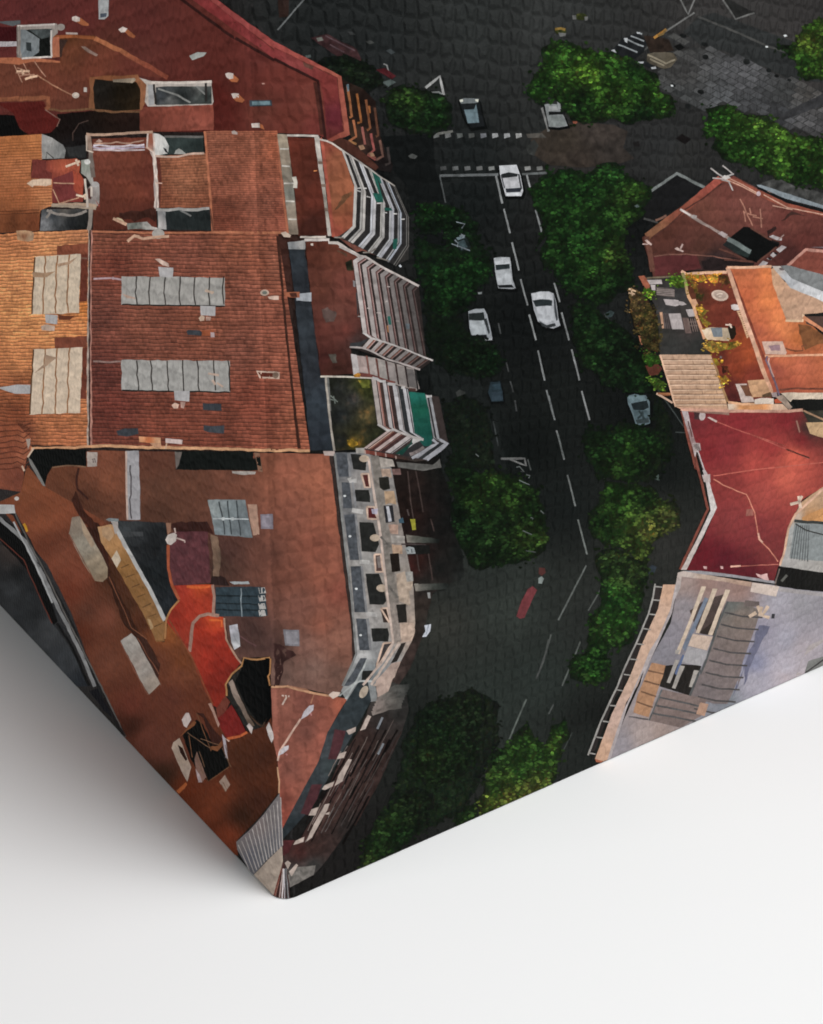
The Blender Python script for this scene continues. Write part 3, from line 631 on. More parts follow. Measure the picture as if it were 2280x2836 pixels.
Ln('aerial', 'A0 105,450 185,448;A0 160,500 240,482;A0 140,440 150,470', 6, (214,170,136), brown, 9.2, wob=3); Ln('aerial_mast', 'A0 235,475 330,535 460,602', 3.5, (168,112,86), brown, 9.1)
P('aerial_ball', [oval('A0', 479, 602, 23, 19)], (182,164,150), brown, 9.4, g=6); P('box', 'A0 530,552 550,552 550,582 530,580', (186,174,164), brown, 9)
court = P('courtyard', 'A0 568,490 690,478 870,470 885,498 930,530 925,640 895,695 700,700 560,690', None, brown, 8.8, wob=3, lab='dark courtyard with an orange rim', ct='A0 580,600 128,76,48 700,480 126,70,42 900,600 134,80,52')
P('courtyard_void', 'A0 600,500 700,510 860,518 886,560 884,692 740,700 600,690 588,560', None, court, 9.2, amp=.35, ct='A0 640,560 30,26,22 760,600 26,18,8 860,640 40,28,14 640,660 34,26,20'); P('awning', 'A0 712,502 850,492 860,505 838,524 715,518', (142,124,104), court, 9.6, amp=.3)
court = P('courtyard', 'A0 880,490 970,515 1338,512 1350,640 1340,662 935,672 915,640 925,535', (176,164,154), redroof, 9, wob=2, lab='light shaft with white walls'); P('courtyard_void', 'A0 985,552 1040,546 1335,544 1338,655 1100,662 985,664', None, court, 9.3, amp=.5, sc=24, g=7, ct='A0 1020,600 60,64,68 1150,600 34,38,38 1300,600 44,50,48 1080,640 88,88,86 1280,560 104,104,100')
P('shaft_wall', 'A0 935,535 970,535 975,660 940,668', (152,150,150), court, 9.5); Ln('shaft_wall', 'A0 972,530 985,660;A0 1300,512 1302,640', 6, (44,40,38), court, 9.7); Ln('shaft_wall', 'A0 1000,560 1120,600 1200,650;A0 1240,545 1300,600', 5, (130,130,126), court, 9.6, wob=3)
Ln('parapet', 'A0 930,520 1120,524 1338,515', 7, (204,190,178), court, 9.8)
pink = P('printed_roof', 'A0 880,682 940,676 1345,655 1352,740 1350,822 886,832', None, None, 8.6, amp=.24, sc=30, lab='dusty pink flat roof beside the light shaft', ct='A0 950,740 112,50,40 1100,760 130,60,48 1280,700 136,62,50 1250,790 140,66,54 920,810 96,44,34')
maroon = P('printed_terrace', 'A0 75,650 280,640 288,682 365,735 378,775 320,838 180,850 120,800 90,720', (86,23,20), None, 8.4, lab='deep red terrace edge'); Ln('rim', 'A0 60,628 306,618 308,676 290,690', 12, (132,72,48), maroon, 8.7, wob=3); Ln('rim', 'A0 285,692 380,755 360,800', 3, (126,90,78), maroon, 8.8)
gap = P('printed_shadow_gap', 'A0 60,720 95,730 125,810 180,850 320,838 378,775 360,720 560,700 880,705 884,835 700,838 540,850 545,1000 500,1010 415,990 330,872 265,846 60,862', None, None, 8.2, amp=.3, lab='black gap between the roof blocks', ct='A0 80,800 10,10,10 420,800 20,12,10 500,900 18,14,14 480,970 34,34,34 750,780 32,18,14 650,740 30,18,12')
Ln('rim', 'A0 310,695 420,704 560,690 700,706 880,708', 6, (112,74,48), gap, 8.9, wob=4); Ln('rim', 'A0 460,890 462,840 500,780 560,760', 3, (70,52,46), gap, 8.5)
P('lit_edge', 'A0 415,930 545,915 545,1000 440,985', (44,44,44), gap, 8.4, amp=.4)

# ------------------------------------------------------------------ middle left cluster
orange = P('printed_roof', 'A0 60,862 265,846 268,1010 202,1010 198,1125 330,1130 332,1300 258,1328 250,1455 60,1475', None, None, 8, g=9, amp=.2, sc=26, lab='orange tiled roof cut by the left edge', ct='A0 100,900 170,94,50 230,880 186,106,58 120,1080 178,100,60 120,1250 160,84,48 300,1200 184,106,66 300,1280 190,114,70 100,1400 100,50,28 220,1400 108,52,30', mat=M_ROOF)
for k in range(26):
    y = 900 + k * 18; x1 = 265 if y < 1010 else 198 if y < 1130 else 330 if y < 1310 else 255
    c = (132,72,38) if y < 1330 else (84,42,24)
    Ln('tile_course', 'A0 60,%d %d,%d' % (y + 6, x1 - 3, y - 6), 2.2, c, orange, 8.5, wob=2)
P('printed_house_wall', 'A0 265,846 330,870 400,915 418,950 408,1000 265,1004', None, None, 8.8, lab='grey gable wall', ct='A0 290,900 160,156,152 380,950 120,120,118 300,980 140,138,134', amp=.2); Ln('printed_wall_crack', 'A0 292,1000 294,962 340,1000', 3, (60,58,58), None, 9.2)
terr = P('printed_terrace', 'A0 202,1010 300,1015 480,1000 512,1018 500,1090 528,1130 522,1275 380,1282 330,1280 330,1132 198,1125', None, None, 9, wob=3, lab='red roof terrace with white ledges', ct='A0 230,1060 112,44,40 400,1040 164,72,50 480,1100 162,70,48 400,1200 118,46,44 500,1180 150,58,42 440,1240 122,46,44')
P('terrace_floor', 'A0 204,1012 290,1016 292,1076 330,1092 328,1128 202,1124', (108,44,40), terr, 9.4); P('terrace_floor', 'A0 332,1132 470,1075 462,1200 515,1242 380,1272 332,1265', (116,46,46), terr, 9.4)
P('terrace_step', 'A0 460,1075 505,1100 528,1132 522,1240 470,1205', (158,62,44), terr, 9.45, amp=.2); Ln('cable', 'A0 335,1195 375,1285 500,1248;A0 340,1155 470,1160', 3, (190,140,110), terr, 9.7)
P('ledge', 'A0 170,1160 205,1135 260,1130 326,1132 326,1166 290,1176 215,1172 205,1182', (216,182,152), terr, 9.8, wob=3); P('ledge', 'A0 330,1282 560,1282 612,1292 610,1312 330,1302', (176,146,120), terr, 9.8, wob=3)
white = P('printed_wall', 'A0 512,1012 560,1005 578,1035 586,1110 590,1148 625,1165 632,1210 626,1300 575,1312 548,1252 548,1200 572,1168 548,1118 512,1095', None, None, 9.6, wob=4, lab='pale stepped wall with stored boxes', ct='A0 545,1060 140,146,134 580,1120 168,164,156 600,1200 172,164,158 600,1280 150,140,134 560,1220 90,70,66', amp=.22)
P('tank', [oval('A0', 552, 1022, 20, 17)], (206,204,198), white, 10, g=5); P('tank', [oval('A0', 602, 1165, 24, 18)], (178,172,168), white, 10, g=5); P('box', 'A0 556,1190 578,1190 576,1260 556,1250', (78,40,38), white, 10); Ln('ledge', 'A0 535,1130 552,1250 556,1310;A0 575,1180 580,1240', 6, (196,180,166), white, 10.2, wob=3)
Ln('aerial', 'A0 415,1050 470,1035 505,1020;A0 480,1010 500,1050;A0 480,1230 520,1240 545,1225;A0 530,1225 540,1260', 6, (222,190,162), white, 10.2, wob=3); P('shade', 'A0 600,1258 632,1300 626,1306', (150,60,50), white, 10.3)
court = P('printed_courtyard', 'A0 265,1322 560,1318 556,1400 552,1455 252,1458', None, None, 9, amp=.4, g=7, sc=26, lab='grey walled courtyard under the terrace', ct='A0 280,1400 110,110,112 340,1360 64,68,72 450,1400 32,34,36 530,1430 24,26,26 400,1330 90,84,78'); Ln('court_wall', 'A0 300,1330 360,1350 470,1360 550,1330;A0 290,1380 330,1330', 7, (140,130,122), court, 9.5, wob=4)
Ln('court_ledge', 'A0 325,1298 560,1310 612,1318', 8, (156,136,116), court, 9.9, wob=3)

cen = P('printed_terrace', 'A0 582,876 930,868 972,980 985,1315 992,1452 588,1452', None, None, 9, amp=.22, sc=50, lab='brown roof terrace with a washing line', ct='A0 700,900 104,48,36 800,1000 112,52,38 640,1000 110,52,40 800,1200 110,50,36 650,1250 92,42,32 900,1380 84,36,28 700,1400 82,36,26 950,1100 104,46,36')
Ln('terrace_wall', 'A0 562,855 576,1000 590,1120', 12, (142,112,98), cen, 9.6, wob=2, ct='A0 560,900 160,130,112 580,1000 110,98,90'); Ln('terrace_wall', 'A0 545,855 550,950 592,960', 4, (190,168,150), cen, 9.8, wob=2); Ln('terrace_wall', 'A0 545,848 700,850 850,838 968,836', 7, (178,140,116), cen, 9.8, wob=3)
Ln('terrace_wall', 'A0 575,1300 572,1380 562,1455', 12, (138,126,116), cen, 9.6, wob=3)
P('party_wall', 'A0 930,838 970,836 985,965 992,1100 1000,1200 990,1316 978,1316 974,1200 966,1000 940,930 925,930', None, cen, 9.6, wob=3, ct='A0 950,870 150,80,62 975,1000 186,164,154 985,1200 176,158,152'); Ln('party_wall', 'A0 934,842 928,930 968,960 980,1100 990,1210 978,1310;A0 968,842 980,980 994,1150 998,1310', 4.5, (206,186,174), cen, 10, wob=2.5)
for k, (y0, y1) in enumerate(((905,890),(918,912),(930,925),(942,938))):
    Ln('washing', 'A0 592,%d 700,%d 820,%d 915,%d' % (y0, y0 + 6 * (k > 0), y1 + 10, y1 - 4 + 4 * k), 5 if k else 4, [(170,128,108),(204,190,196),(176,160,178),(196,176,176)][k], cen, 9.8 + .1 * k, wob=5, amp=.5)
P('washing', 'A0 605,895 625,878 650,892 630,900', (186,150,132), cen, 9.9); Ln('washing_pole', 'A0 920,930 966,952', 3.5, (206,160,136), cen, 10)
P('stain', 'A0 750,1340 860,1330 980,1318 985,1400 930,1370 850,1400 760,1370', (56,28,22), cen, 9.3, wob=8, amp=.4); P('sheet', 'A0 800,1410 930,1400 960,1430 1000,1440 985,1452 860,1445 808,1450', None, cen, 9.9, amp=.5, sc=16, g=6, ct='A0 850,1425 100,104,96 930,1420 150,146,140 980,1445 176,164,156'); P('sheet', 'A0 712,1386 745,1374 770,1384 800,1414 785,1416 745,1398', (186,166,128), cen, 10)
court = P('printed_courtyard', 'A0 970,838 1010,848 1040,862 1285,864 1288,966 1190,972 1060,976 982,984', (44,54,52), None, 9.2, amp=.3, lab='courtyard with a bright white side wall')
P('court_wall', 'A0 972,840 1005,846 1040,868 1068,920 1062,968 1000,982 980,978', None, court, 9.6, ct='A0 1000,900 204,200,194 1050,930 176,176,172 1000,960 196,192,186'); P('court_step', 'A0 1110,950 1130,936 1150,948 1180,974 1100,972', (150,150,144), court, 9.8); Ln('court_rim', 'A0 1040,862 1285,864', 6, (96,94,90), court, 9.8); Ln('court_rim', 'A0 985,984 1060,990 1130,990 1190,972 1290,966', 6, (196,160,140), court, 10, wob=2)
P('court_crack', 'A0 1030,930 1050,940 1066,972 1046,962', (36,36,40), court, 9.9)
small = tiles('printed_roof', 'A0 985,988 1302,968 1345,1318 992,1312', 19, 40, 'A0 1030,1020 140,78,54 1250,1000 150,86,60 1150,1150 152,88,62 1020,1260 126,66,46 1300,1290 128,68,48', z=9, lab='small tiled roof between two courtyards', dark=.8, light=1.12, wv=1.5)
P('edge_shadow', 'A0 985,990 1010,988 1022,1130 1012,1312 1000,1312 1003,1150', (96,44,36), small, 9.7); Ln('aerial', 'A0 985,1156 1025,1158', 3, (214,170,150), small, 10)
court = P('printed_courtyard', 'A0 990,1322 1060,1322 1130,1316 1210,1322 1330,1312 1338,1456 1060,1452 994,1448', (34,40,40), None, 9.4, amp=.35, lab='courtyard with a pale left wall')
P('court_wall', 'A0 996,1326 1046,1338 1052,1450 1000,1446', None, court, 9.8, ct='A0 1010,1400 178,172,168 1040,1360 120,120,120'); Ln('court_rim', 'A0 990,1324 1060,1328 1130,1320 1210,1326 1325,1316', 8, (150,146,142), court, 9.9, wob=2.5); Ln('court_rim', 'A0 1140,1328 1210,1366', 5, (112,112,110), court, 9.9)
big = tiles('printed_roof', 'A0 1296,826 1752,826 B0 96,1475 A0 1352,1468', 46, 44, 'A0 1350,900 140,76,57 1600,900 146,78,58 B0 0,900 152,76,52 A0 1500,1150 138,73,55 1650,1300 134,71,55 1400,1400 112,54,40 B0 50,1350 140,70,54', z=8.6, lab='large ribbed terracotta roof in the middle', dark=.78, light=1.13, wv=1.6)
Ln('ridge', 'A0 1294,828 1308,1000 1325,1200 1345,1460', 6, (172,96,68), big, 9.4, wob=1.5); Ln('ridge', 'A0 1330,1318 1348,1460', 4, (110,60,46), big, 9.5); Ln('eave', 'A0 1350,1466 1733,1470 B0 60,1470', 7, (166,96,68), big, 9.6, wob=2)
P('aerial', 'A0 1462,830 1480,824 1500,836 1500,850 1466,846', (168,150,142), big, 9.7)
P('stripe', 'B0 20,845 35,1010 62,1250 96,1475 78,1475 40,1150 12,846', (156,86,62), big, 9.2)
ledge = P('printed_wall', 'B0 18,846 80,850 100,1000 130,1250 152,1482 94,1480 62,1200 35,980', None, None, 9.8, lab='long stone parapet beside the ribbed roof', amp=.2, sc=24, ct='B0 50,880 156,140,118 70,1000 140,124,106 90,1120 122,112,98 105,1220 116,116,106 115,1330 150,134,116 125,1450 130,114,98')
for a in ('36,940 90,942', '48,1048 98,1050', '62,1158 140,1156', '72,1270 128,1272', '88,1385 142,1384'): Ln('joint', 'B0 ' + a, 4, (190,182,170), ledge, 10.2)
P('box', 'B0 110,1118 138,1114 146,1150 144,1188 118,1186 122,1150', (184,176,162), ledge, 10.3)
t2 = P('printed_terrace', 'B0 82,862 262,872 300,1100 348,1490 150,1490 128,1200', None, None, 9, amp=.22, lab='brown terrace strip behind the white balconies', ct='B0 150,900 92,36,26 200,1000 84,34,24 180,1150 86,36,26 250,1250 94,38,28 220,1400 60,26,20 160,1350 80,34,24')
Ln('parapet', 'B0 80,856 180,856 280,858', 6, (188,176,166), t2, 10); P('parapet', 'B0 252,866 284,862 300,1000 330,1250 362,1490 338,1490 310,1250 282,1080', None, t2, 9.8, amp=.18, ct='B0 270,900 188,178,168 300,1100 170,160,150 330,1300 140,132,120 350,1450 176,166,156')
for a in ('276,1018 306,1020 308,1038 278,1036', '296,1162 330,1162 332,1182 298,1180', '316,1312 345,1315 346,1336 318,1334'): P('pier', 'B0 ' + a, (116,96,84), t2, 10.2)
Ln('aerial', 'B0 250,1080 272,1078', 3, (190,110,60), t2, 10)
t3 = P('printed_terrace', 'B0 296,884 350,900 422,942 505,1180 498,1430 405,1496 372,1500 330,1150', None, None, 9.4, lab='sunlit orange terrace edged by white balconies', ct='B0 330,920 136,60,46 400,1000 142,76,52 450,1150 146,78,52 420,1300 128,68,44 380,1250 136,74,50 450,1400 144,70,48 390,1480 140,60,48', amp=.15)
P('moss', 'B0 400,1280 440,1230 490,1205 480,1235 430,1290 400,1320 380,1330', (98,62,40), t3, 9.8, wob=6, amp=.5); Ln('parapet', 'B0 288,872 300,890 330,1130 372,1495', 9, (156,70,56), t3, 10.2); Ln('parapet', 'B0 282,880 330,890 365,905 425,946', 5, (206,190,178), t3, 10.4)

# ------------------------------------------------------------------ the two great tile roofs
lt = tiles('printed_roof', 'A1 20,112 566,82 560,1452 20,1440', 62, 40, 'A1 100,140 190,110,66 300,130 196,120,74 500,110 186,112,72 120,400 206,126,76 130,640 208,128,74 450,680 196,114,66 300,720 204,124,72 120,900 190,112,66 120,1100 150,78,46 100,1250 128,62,38 300,1300 176,98,60 500,1250 184,104,62 400,1400 176,96,60 120,1350 116,58,40 530,560 200,110,48', z=9, lab='bright orange tiled roof on the left side', dark=.70, light=1.16, wv=3.4)
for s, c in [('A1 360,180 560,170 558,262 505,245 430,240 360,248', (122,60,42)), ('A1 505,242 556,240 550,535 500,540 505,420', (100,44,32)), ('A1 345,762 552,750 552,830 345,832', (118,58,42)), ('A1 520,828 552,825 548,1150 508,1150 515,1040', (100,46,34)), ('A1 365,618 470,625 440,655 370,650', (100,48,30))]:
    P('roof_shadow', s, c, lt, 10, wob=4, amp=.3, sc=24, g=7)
P('printed_roof', 'A1 60,1290 110,1310 195,1400 185,1440 218,1462 A2 210,90 172,150 160,210 135,370 60,345', None, None, 10, g=7, amp=.22, sc=18, lab='ribbed roof end turning round the left corner', ct='A1 80,1350 134,66,42 170,1420 160,86,58 A2 90,100 128,62,42 120,250 112,54,40 150,150 150,80,56', mat=M_ROOF)
for k in range(9):
    y = 1330 + k * 34; Ln('printed_tile_rib', 'A1 60,%d 110,%d 150,%d 190,%d' % (y, y - 18, y + 2, y - 30), 3, (86,40,28), None, 10.6, wob=4)
P('printed_finial', 'A1 165,1405 192,1402 190,1440 178,1470', (160,140,126), None, 10.8); Ln('printed_finial', 'A2 140,205 155,240;A2 215,92 175,152', 5, (196,166,140), None, 10.8)
P('printed_chimney_top', 'A1 102,90 160,86 200,92 215,105 210,150 180,158 112,148 108,120', None, None, 10.6, lab='chimney stack at the top of the orange roof', ct='A1 150,95 212,170,126 150,120 110,50,30 190,140 170,140,110 120,145 190,150,110', g=5, amp=.2)
main = tiles('printed_roof', 'A1 576,86 1755,100 B1 228,1480 A1 572,1452', 58, 92, 'A1 650,130 126,66,50 1000,120 130,68,52 1500,140 136,72,52 1650,300 132,68,50 700,300 116,54,42 1150,250 126,66,52 640,600 112,58,48 900,650 130,69,53 1300,680 130,68,50 1550,500 130,69,54 1500,850 122,65,52 1000,830 118,62,48 640,1000 98,46,40 700,1200 104,46,38 1000,1300 122,58,44 1600,1150 124,58,44 B1 0,300 140,76,58 100,900 146,76,58 50,700 136,70,54 200,1300 150,78,56 A1 1300,1420 118,56,42', z=9, lab='huge red brown tiled roof with grey glazed panels', dark=.72, light=1.15, wv=2.6)
for s in [('A1 560,84 572,84 566,600 562,1450 550,1450 552,600', (166,146,132)), ('A1 566,84 574,84 570,600 570,1450 560,1450 560,600', (58,40,38)), ('A1 574,84 584,84 578,600 582,1450 570,1450 570,600', (168,112,100))]: P('party_wall', s[0], s[1], main, 10.4, wob=2.4, amp=.35, sc=18, g=6)
P('valley_gutter', 'B1 12,125 32,125 60,480 100,900 135,1200 168,1462 148,1462 118,1200 75,800 45,480', (62,34,26), main, 10, wob=1.5, amp=.3)
Ln('eave', 'A1 580,1450 700,1448 900,1458 1200,1462 1500,1470 1733,1478 B1 90,1472 225,1480', 8, (196,140,100), main, 10.4, wob=3); Ln('eave', 'A1 200,1462 400,1460 580,1452', 7, (190,130,92), lt, 10.4, wob=3); Ln('eave', 'A1 585,92 1000,104 1400,98 1733,104', 5, (168,96,68), main, 10.2, wob=2)
def glazed(s, c, seams, seamc, lab, edge):
    o = P('printed_glass_roof', s, c, None, 10.6, wob=2.2, g=8, amp=.15, sc=20, lab=lab)
    for t in seams: Ln('seam', t, 3.6, seamc, o, 11.2, wob=3.5)
    Ln('frame_edge', edge, 4, tuple(v * .62 for v in seamc), o, 11.1, wob=2); return o
g1 = glazed('A1 220,254 360,244 512,235 505,420 500,608 200,618 212,400', (198,176,150), ['A1 286,246 285,360 272,500 274,614', 'A1 362,244 355,380 350,500 352,612', 'A1 438,240 430,380 424,540 430,610'], (138,86,48), 'tan four panel glass roof, upper one on the orange roof', 'A1 222,256 212,400 202,616')
g2 = glazed('A1 210,838 362,832 522,825 514,1040 506,1240 350,1244 186,1250 200,1040', (202,178,152), ['A1 285,836 276,1040 268,1248', 'A1 362,832 352,1000 358,1100 346,1244', 'A1 440,830 430,1040 436,1100 424,1242'], (140,88,50), 'tan four panel glass roof, lower one on the orange roof', 'A1 212,840 200,1040 188,1248')
g3 = glazed('A1 768,378 1100,380 1420,386 1424,565 1100,560 768,554', (156,152,146), ['A1 %d,380 %d,480 %d,558' % (x, x - 4, x + 4) for x in (862, 946, 1042, 1136, 1230, 1322, 1412)], (58,52,48), 'grey eight panel glass roof, upper one on the big roof', 'A1 770,556 1420,566')
g4 = glazed('A1 768,905 1100,908 1452,912 1454,1110 1100,1102 768,1096', (154,151,146), ['A1 %d,908 %d,1000 %d,1100' % (x, x + 4, x + 8) for x in (864, 954, 1056, 1152, 1248, 1350, 1444)], (58,52,48), 'grey eight panel glass roof, lower one on the big roof', 'A1 770,1098 1450,1110')
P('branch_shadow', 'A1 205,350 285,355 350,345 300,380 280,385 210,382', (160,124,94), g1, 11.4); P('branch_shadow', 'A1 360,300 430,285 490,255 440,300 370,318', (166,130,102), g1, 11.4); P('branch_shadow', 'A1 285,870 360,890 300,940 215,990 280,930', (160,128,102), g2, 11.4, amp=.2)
P('stain', 'A1 770,485 850,510 858,520 800,515', (178,146,128), g3, 11.4); Ln('pipe', 'A1 1295,468 1352,480;A1 1300,462 1345,485', 6, (186,158,136), g3, 11.6); Ln('pipe', 'A1 1315,990 1385,1002;A1 1340,1030 1360,1060;A1 1370,1050 1410,1075', 6, (190,160,140), g4, 11.6)
for s, par in [('A1 1000,318 1095,322 1092,385 1010,380', g3), ('A1 1265,562 1362,565 1360,628 1268,622', g3), ('A1 1098,1100 1198,1102 1196,1168 1105,1160', g4), ('A1 285,618 365,622 362,680 290,672', g1), ('A1 78,1080 110,1060 192,1062 192,1118 95,1118', g2)]:
    P('fan_box', s, (168,164,164), par, 11.6, g=6, amp=.15, wob=1.2)
for s, c, par in [('A1 980,268 1010,266 1062,295 1070,318 1030,308', (196,166,150), g3), ('A1 1255,640 1272,622 1295,632 1290,656 1265,660', (200,166,140), g3), ('A1 1300,632 1335,632 1328,656 1302,658', (176,136,120), g3), ('A1 1084,1190 1105,1175 1132,1186 1125,1210 1098,1212', (206,166,144), g4), ('A1 1140,1170 1172,1172 1162,1212 1142,1205', (180,140,126), g4), ('A1 260,690 300,680 348,690 345,722 265,718', (190,160,140), g1)]:
    P('duct', s, c, par, 11.8, g=5, amp=.25)
Ln('cable', 'A1 590,392 700,390 768,395;A1 714,380 716,400', 5, (176,146,152), main, 10.4, wob=2); Ln('cable', 'A1 590,912 690,920 768,915', 5, (140,108,100), main, 10.4, wob=2); Ln('cable', 'A1 515,262 552,265', 4, (120,86,72), main, 10.5)
for s in ('A1 1178,722 1190,714 1262,718 1276,732 1272,752 1185,746', 'A1 1280,1178 1398,1182 1402,1226 1282,1220', 'A1 1285,1318 1340,1325 1418,1318 1416,1370 1320,1362 1286,1350', 'A1 735,1352 790,1338 872,1336 876,1372 800,1390 745,1380'):
    P('roof_window', s, (56,60,66), main, 10.3, g=6, amp=.25)
P('orange_patch', 'A1 1276,718 1350,716 1350,752 1276,752', (146,70,42), main, 10.2, amp=.2); P('vent', 'A1 1330,730 1354,732 1356,762 1332,762', (186,160,160), main, 10.5, amp=.4, g=5)
P('tan_panel', 'A1 877,1388 1015,1396 1016,1428 940,1430 880,1424', None, main, 10.5, ct='A1 890,1400 206,140,98 940,1412 190,94,52 1000,1410 200,146,108', g=6); P('tan_panel', 'A1 945,1430 1016,1428 1020,1462 985,1462', (172,122,92), main, 10.45); P('white_panel', 'A1 1045,1400 1154,1410 1150,1438 1046,1428', (196,172,166), main, 10.5)
Ln('pipe', 'A1 1055,1430 1046,1468', 4, (190,150,120), main, 10.5)
P('vent', [oval('A1', 1672, 480, 28, 20)], (176,150,132), main, 10.5, g=5); P('vent_hole', [oval('A1', 1672, 480, 16, 11)], (104,110,100), main, 10.9); P('vent', 'A1 1690,505 1733,500 B1 28,500 28,525 0,526 A1 1700,520', (190,158,140), main, 10.45)
P('skylight_frame', 'A1 1618,972 1733,978 B1 34,982 32,1026 0,1024 A1 1640,1020', (186,156,136), main, 10.4); P('skylight_pane', 'A1 1628,982 1733,988 B1 10,992 8,1014 A1 1650,1010', (92,38,28), main, 10.7); P('skylight_vent', [oval('B1', 8, 1002, 20, 20)], (120,96,80), main, 10.9, g=5)
P('dish', [oval('A1', 1000, 108, 40, 32)], (178,170,162), main, 11, g=6); Ln('aerial', 'A1 805,158 850,125 900,140 1000,128 1070,122;A1 850,120 880,130;A1 715,10 800,50', 8, (196,150,122), main, 11.2, wob=4)
P('vent', 'B0 40,1470 70,1462 105,1485 100,1500 60,1496', (196,170,150), main, 11)

# slate strip, brown terrace and garden beside the great roof
slate = P('printed_slate_strip', 'B1 88,200 195,200 232,530 262,760 292,1005 330,1018 355,1240 380,1480 225,1478 190,1080 130,535 105,300', None, None, 9.6, amp=.26, sc=40, lab='dark slate strip along the tiled roof', ct='B1 140,260 42,48,54 180,450 38,42,48 200,700 44,50,56 260,950 40,44,50 280,1200 46,54,62 310,1400 40,46,54 350,1440 34,40,46')
P('chimney_block', 'B1 84,162 195,148 196,206 90,206', None, slate, 10.4, ct='B1 120,190 118,120,122 170,170 160,156,152'); P('chimney_block', 'B1 135,488 235,478 234,536 140,530', (146,150,156), slate, 10.4, amp=.2); P('chimney_block', 'B1 60,478 160,474 160,512 100,510 66,500', (138,74,52), slate, 10.5, amp=.3); P('chimney_hole', 'B1 95,482 140,482 145,508 105,506', (70,36,28), slate, 10.8)
Ln('edge', 'B1 325,1015 345,1230 378,1478', 6, (160,150,138), slate, 10.5)
P('edge_pier', 'B1 330,1018 345,1018 360,1230 352,1225', (100,100,96), slate, 10.2)
t4 = P('printed_terrace', 'B1 195,150 345,152 400,168 470,215 530,255 496,290 520,480 555,735 602,765 540,828 480,820 498,992 295,1008 262,760 232,520', None, None, 9, amp=.22, sc=36, lab='rust brown terrace behind the pale balconies', ct='B1 240,220 78,36,26 400,240 98,48,36 300,450 88,44,34 450,420 110,54,46 400,620 98,52,44 300,720 86,40,34 450,720 104,48,42 380,950 60,30,24 320,900 72,32,28 520,780 60,40,38')
P('moss', 'B1 300,590 340,570 388,610 380,660 330,665 310,630', (98,76,70), t4, 9.6, wob=6, amp=.35); P('moss', 'B1 340,870 385,865 402,920 370,925', (74,68,60), t4, 9.6, wob=5, amp=.35); P('shrub', 'B1 448,290 490,270 500,340 460,340', (34,36,24), t4, 9.7, st='leaf', amp=.7, sc=14); Ln('hose', 'B1 405,215 440,230 455,250;B1 425,225 465,240', 4, (96,64,48), t4, 9.7, wob=4)
P('chair', 'B1 496,400 512,410 512,445 498,440', (120,116,116), t4, 9.8); Ln('rail', 'B1 520,480 528,620;B1 525,632 545,634', 4, (70,62,62), t4, 9.8)
Ln('parapet', 'B1 165,130 325,126 320,120', 5, (190,176,164), t4, 10.4); Ln('parapet', 'B1 190,148 345,145 345,165 400,165 460,205 540,250', 8, (186,174,166), t4, 10.6, wob=1); P('lamp', 'B1 228,170 245,168 246,184 232,182', (206,190,176), t4, 10)
P('edge_wall', 'B1 480,800 545,790 600,762 545,830 480,822', (52,54,56), t4, 9.8)
garden = P('printed_roof_garden', 'B1 330,1018 610,1016 622,1100 650,1310 706,1350 640,1410 570,1466 380,1480 356,1240', None, None, 9.2, st='leaf', amp=.55, sc=40, lab='dark roof garden with plants', ct='B1 400,1080 34,36,34 500,1150 46,46,46 420,1250 32,36,36 560,1060 52,56,22 580,1100 46,50,20 600,1250 72,64,36 600,1350 40,40,24 500,1430 70,60,20 430,1420 28,30,28 640,1380 36,40,24 360,1060 28,30,22')
P('yellow_shrub', 'B1 455,1412 490,1398 525,1420 530,1440 480,1452 460,1440', (142,108,22), garden, 9.8, st='leaf', amp=.7, sc=14, wob=6); P('yellow_shrub', 'B1 500,1000 530,985 545,995 540,1015 505,1014', (176,112,30), garden, 11, st='leaf', amp=.6, sc=10); P('green_shrub', 'B1 530,1030 600,1030 605,1080 550,1080', (80,84,26), garden, 9.8, st='leaf', amp=.7, sc=16, wob=5)
Ln('grass_blades', 'B1 355,1130 400,1170;B1 375,1135 385,1180;B1 340,1150 395,1165', 3, (110,118,110), garden, 9.9); Ln('parapet', 'B1 292,1010 450,1012 620,1018', 5, (190,180,164), garden, 10.6); P('kerb_box', 'B1 308,1480 382,1482 382,1512 316,1508', (176,156,148), garden, 10.8)

# ------------------------------------------------------------------ facades with balconies
fac = P('printed_facade', 'B0 430,500 470,520 560,560 640,640 670,860 700,950 750,1040 735,1090 660,1075 560,1000 478,850', None, None, 7, amp=.4, sc=26, lab='dark red facade with rows of orange ledges', ct='B0 480,600 36,24,18 560,640 30,18,14 620,760 28,18,16 560,900 58,36,32 640,980 32,22,20 520,880 50,36,24 700,1040 22,18,18')
for s, c in [('B0 462,545 490,735 475,742', (136,78,46)), ('B0 522,590 550,772 525,778', (132,74,36)), ('B0 578,630 606,808 585,825', (120,68,42)), ('B0 598,668 602,715', (130,72,36)), ('B0 633,680 656,855 640,862', (84,50,36)), ('B0 498,758 518,862 472,892', (150,84,54)), ('B0 553,800 574,912', (128,70,64)), ('B0 610,842 630,948 592,980 640,1012', (138,66,64)), ('B0 666,885 686,985 640,1010', (106,72,62)), ('B0 716,930 730,1030 700,1042', (56,48,46)), ('B0 470,890 520,910', (140,92,54)), ('B0 590,970 640,1000', (110,60,52))]:
    Ln('ledge', s, 6.5, c, fac, 7.8, wob=1.2)
for s in ('B0 530,920 560,912 575,940 545,948', 'B0 598,962 625,965 635,985 608,990'): P('ornament', s, (142,104,78), fac, 7.9, amp=.4, g=5)
P('printed_wall', 'B0 365,895 420,870 470,890 560,960 660,1055 640,1080 500,985 400,920', (70,36,28), None, 8.2, amp=.3, lab='brown side wall above the white balconies')
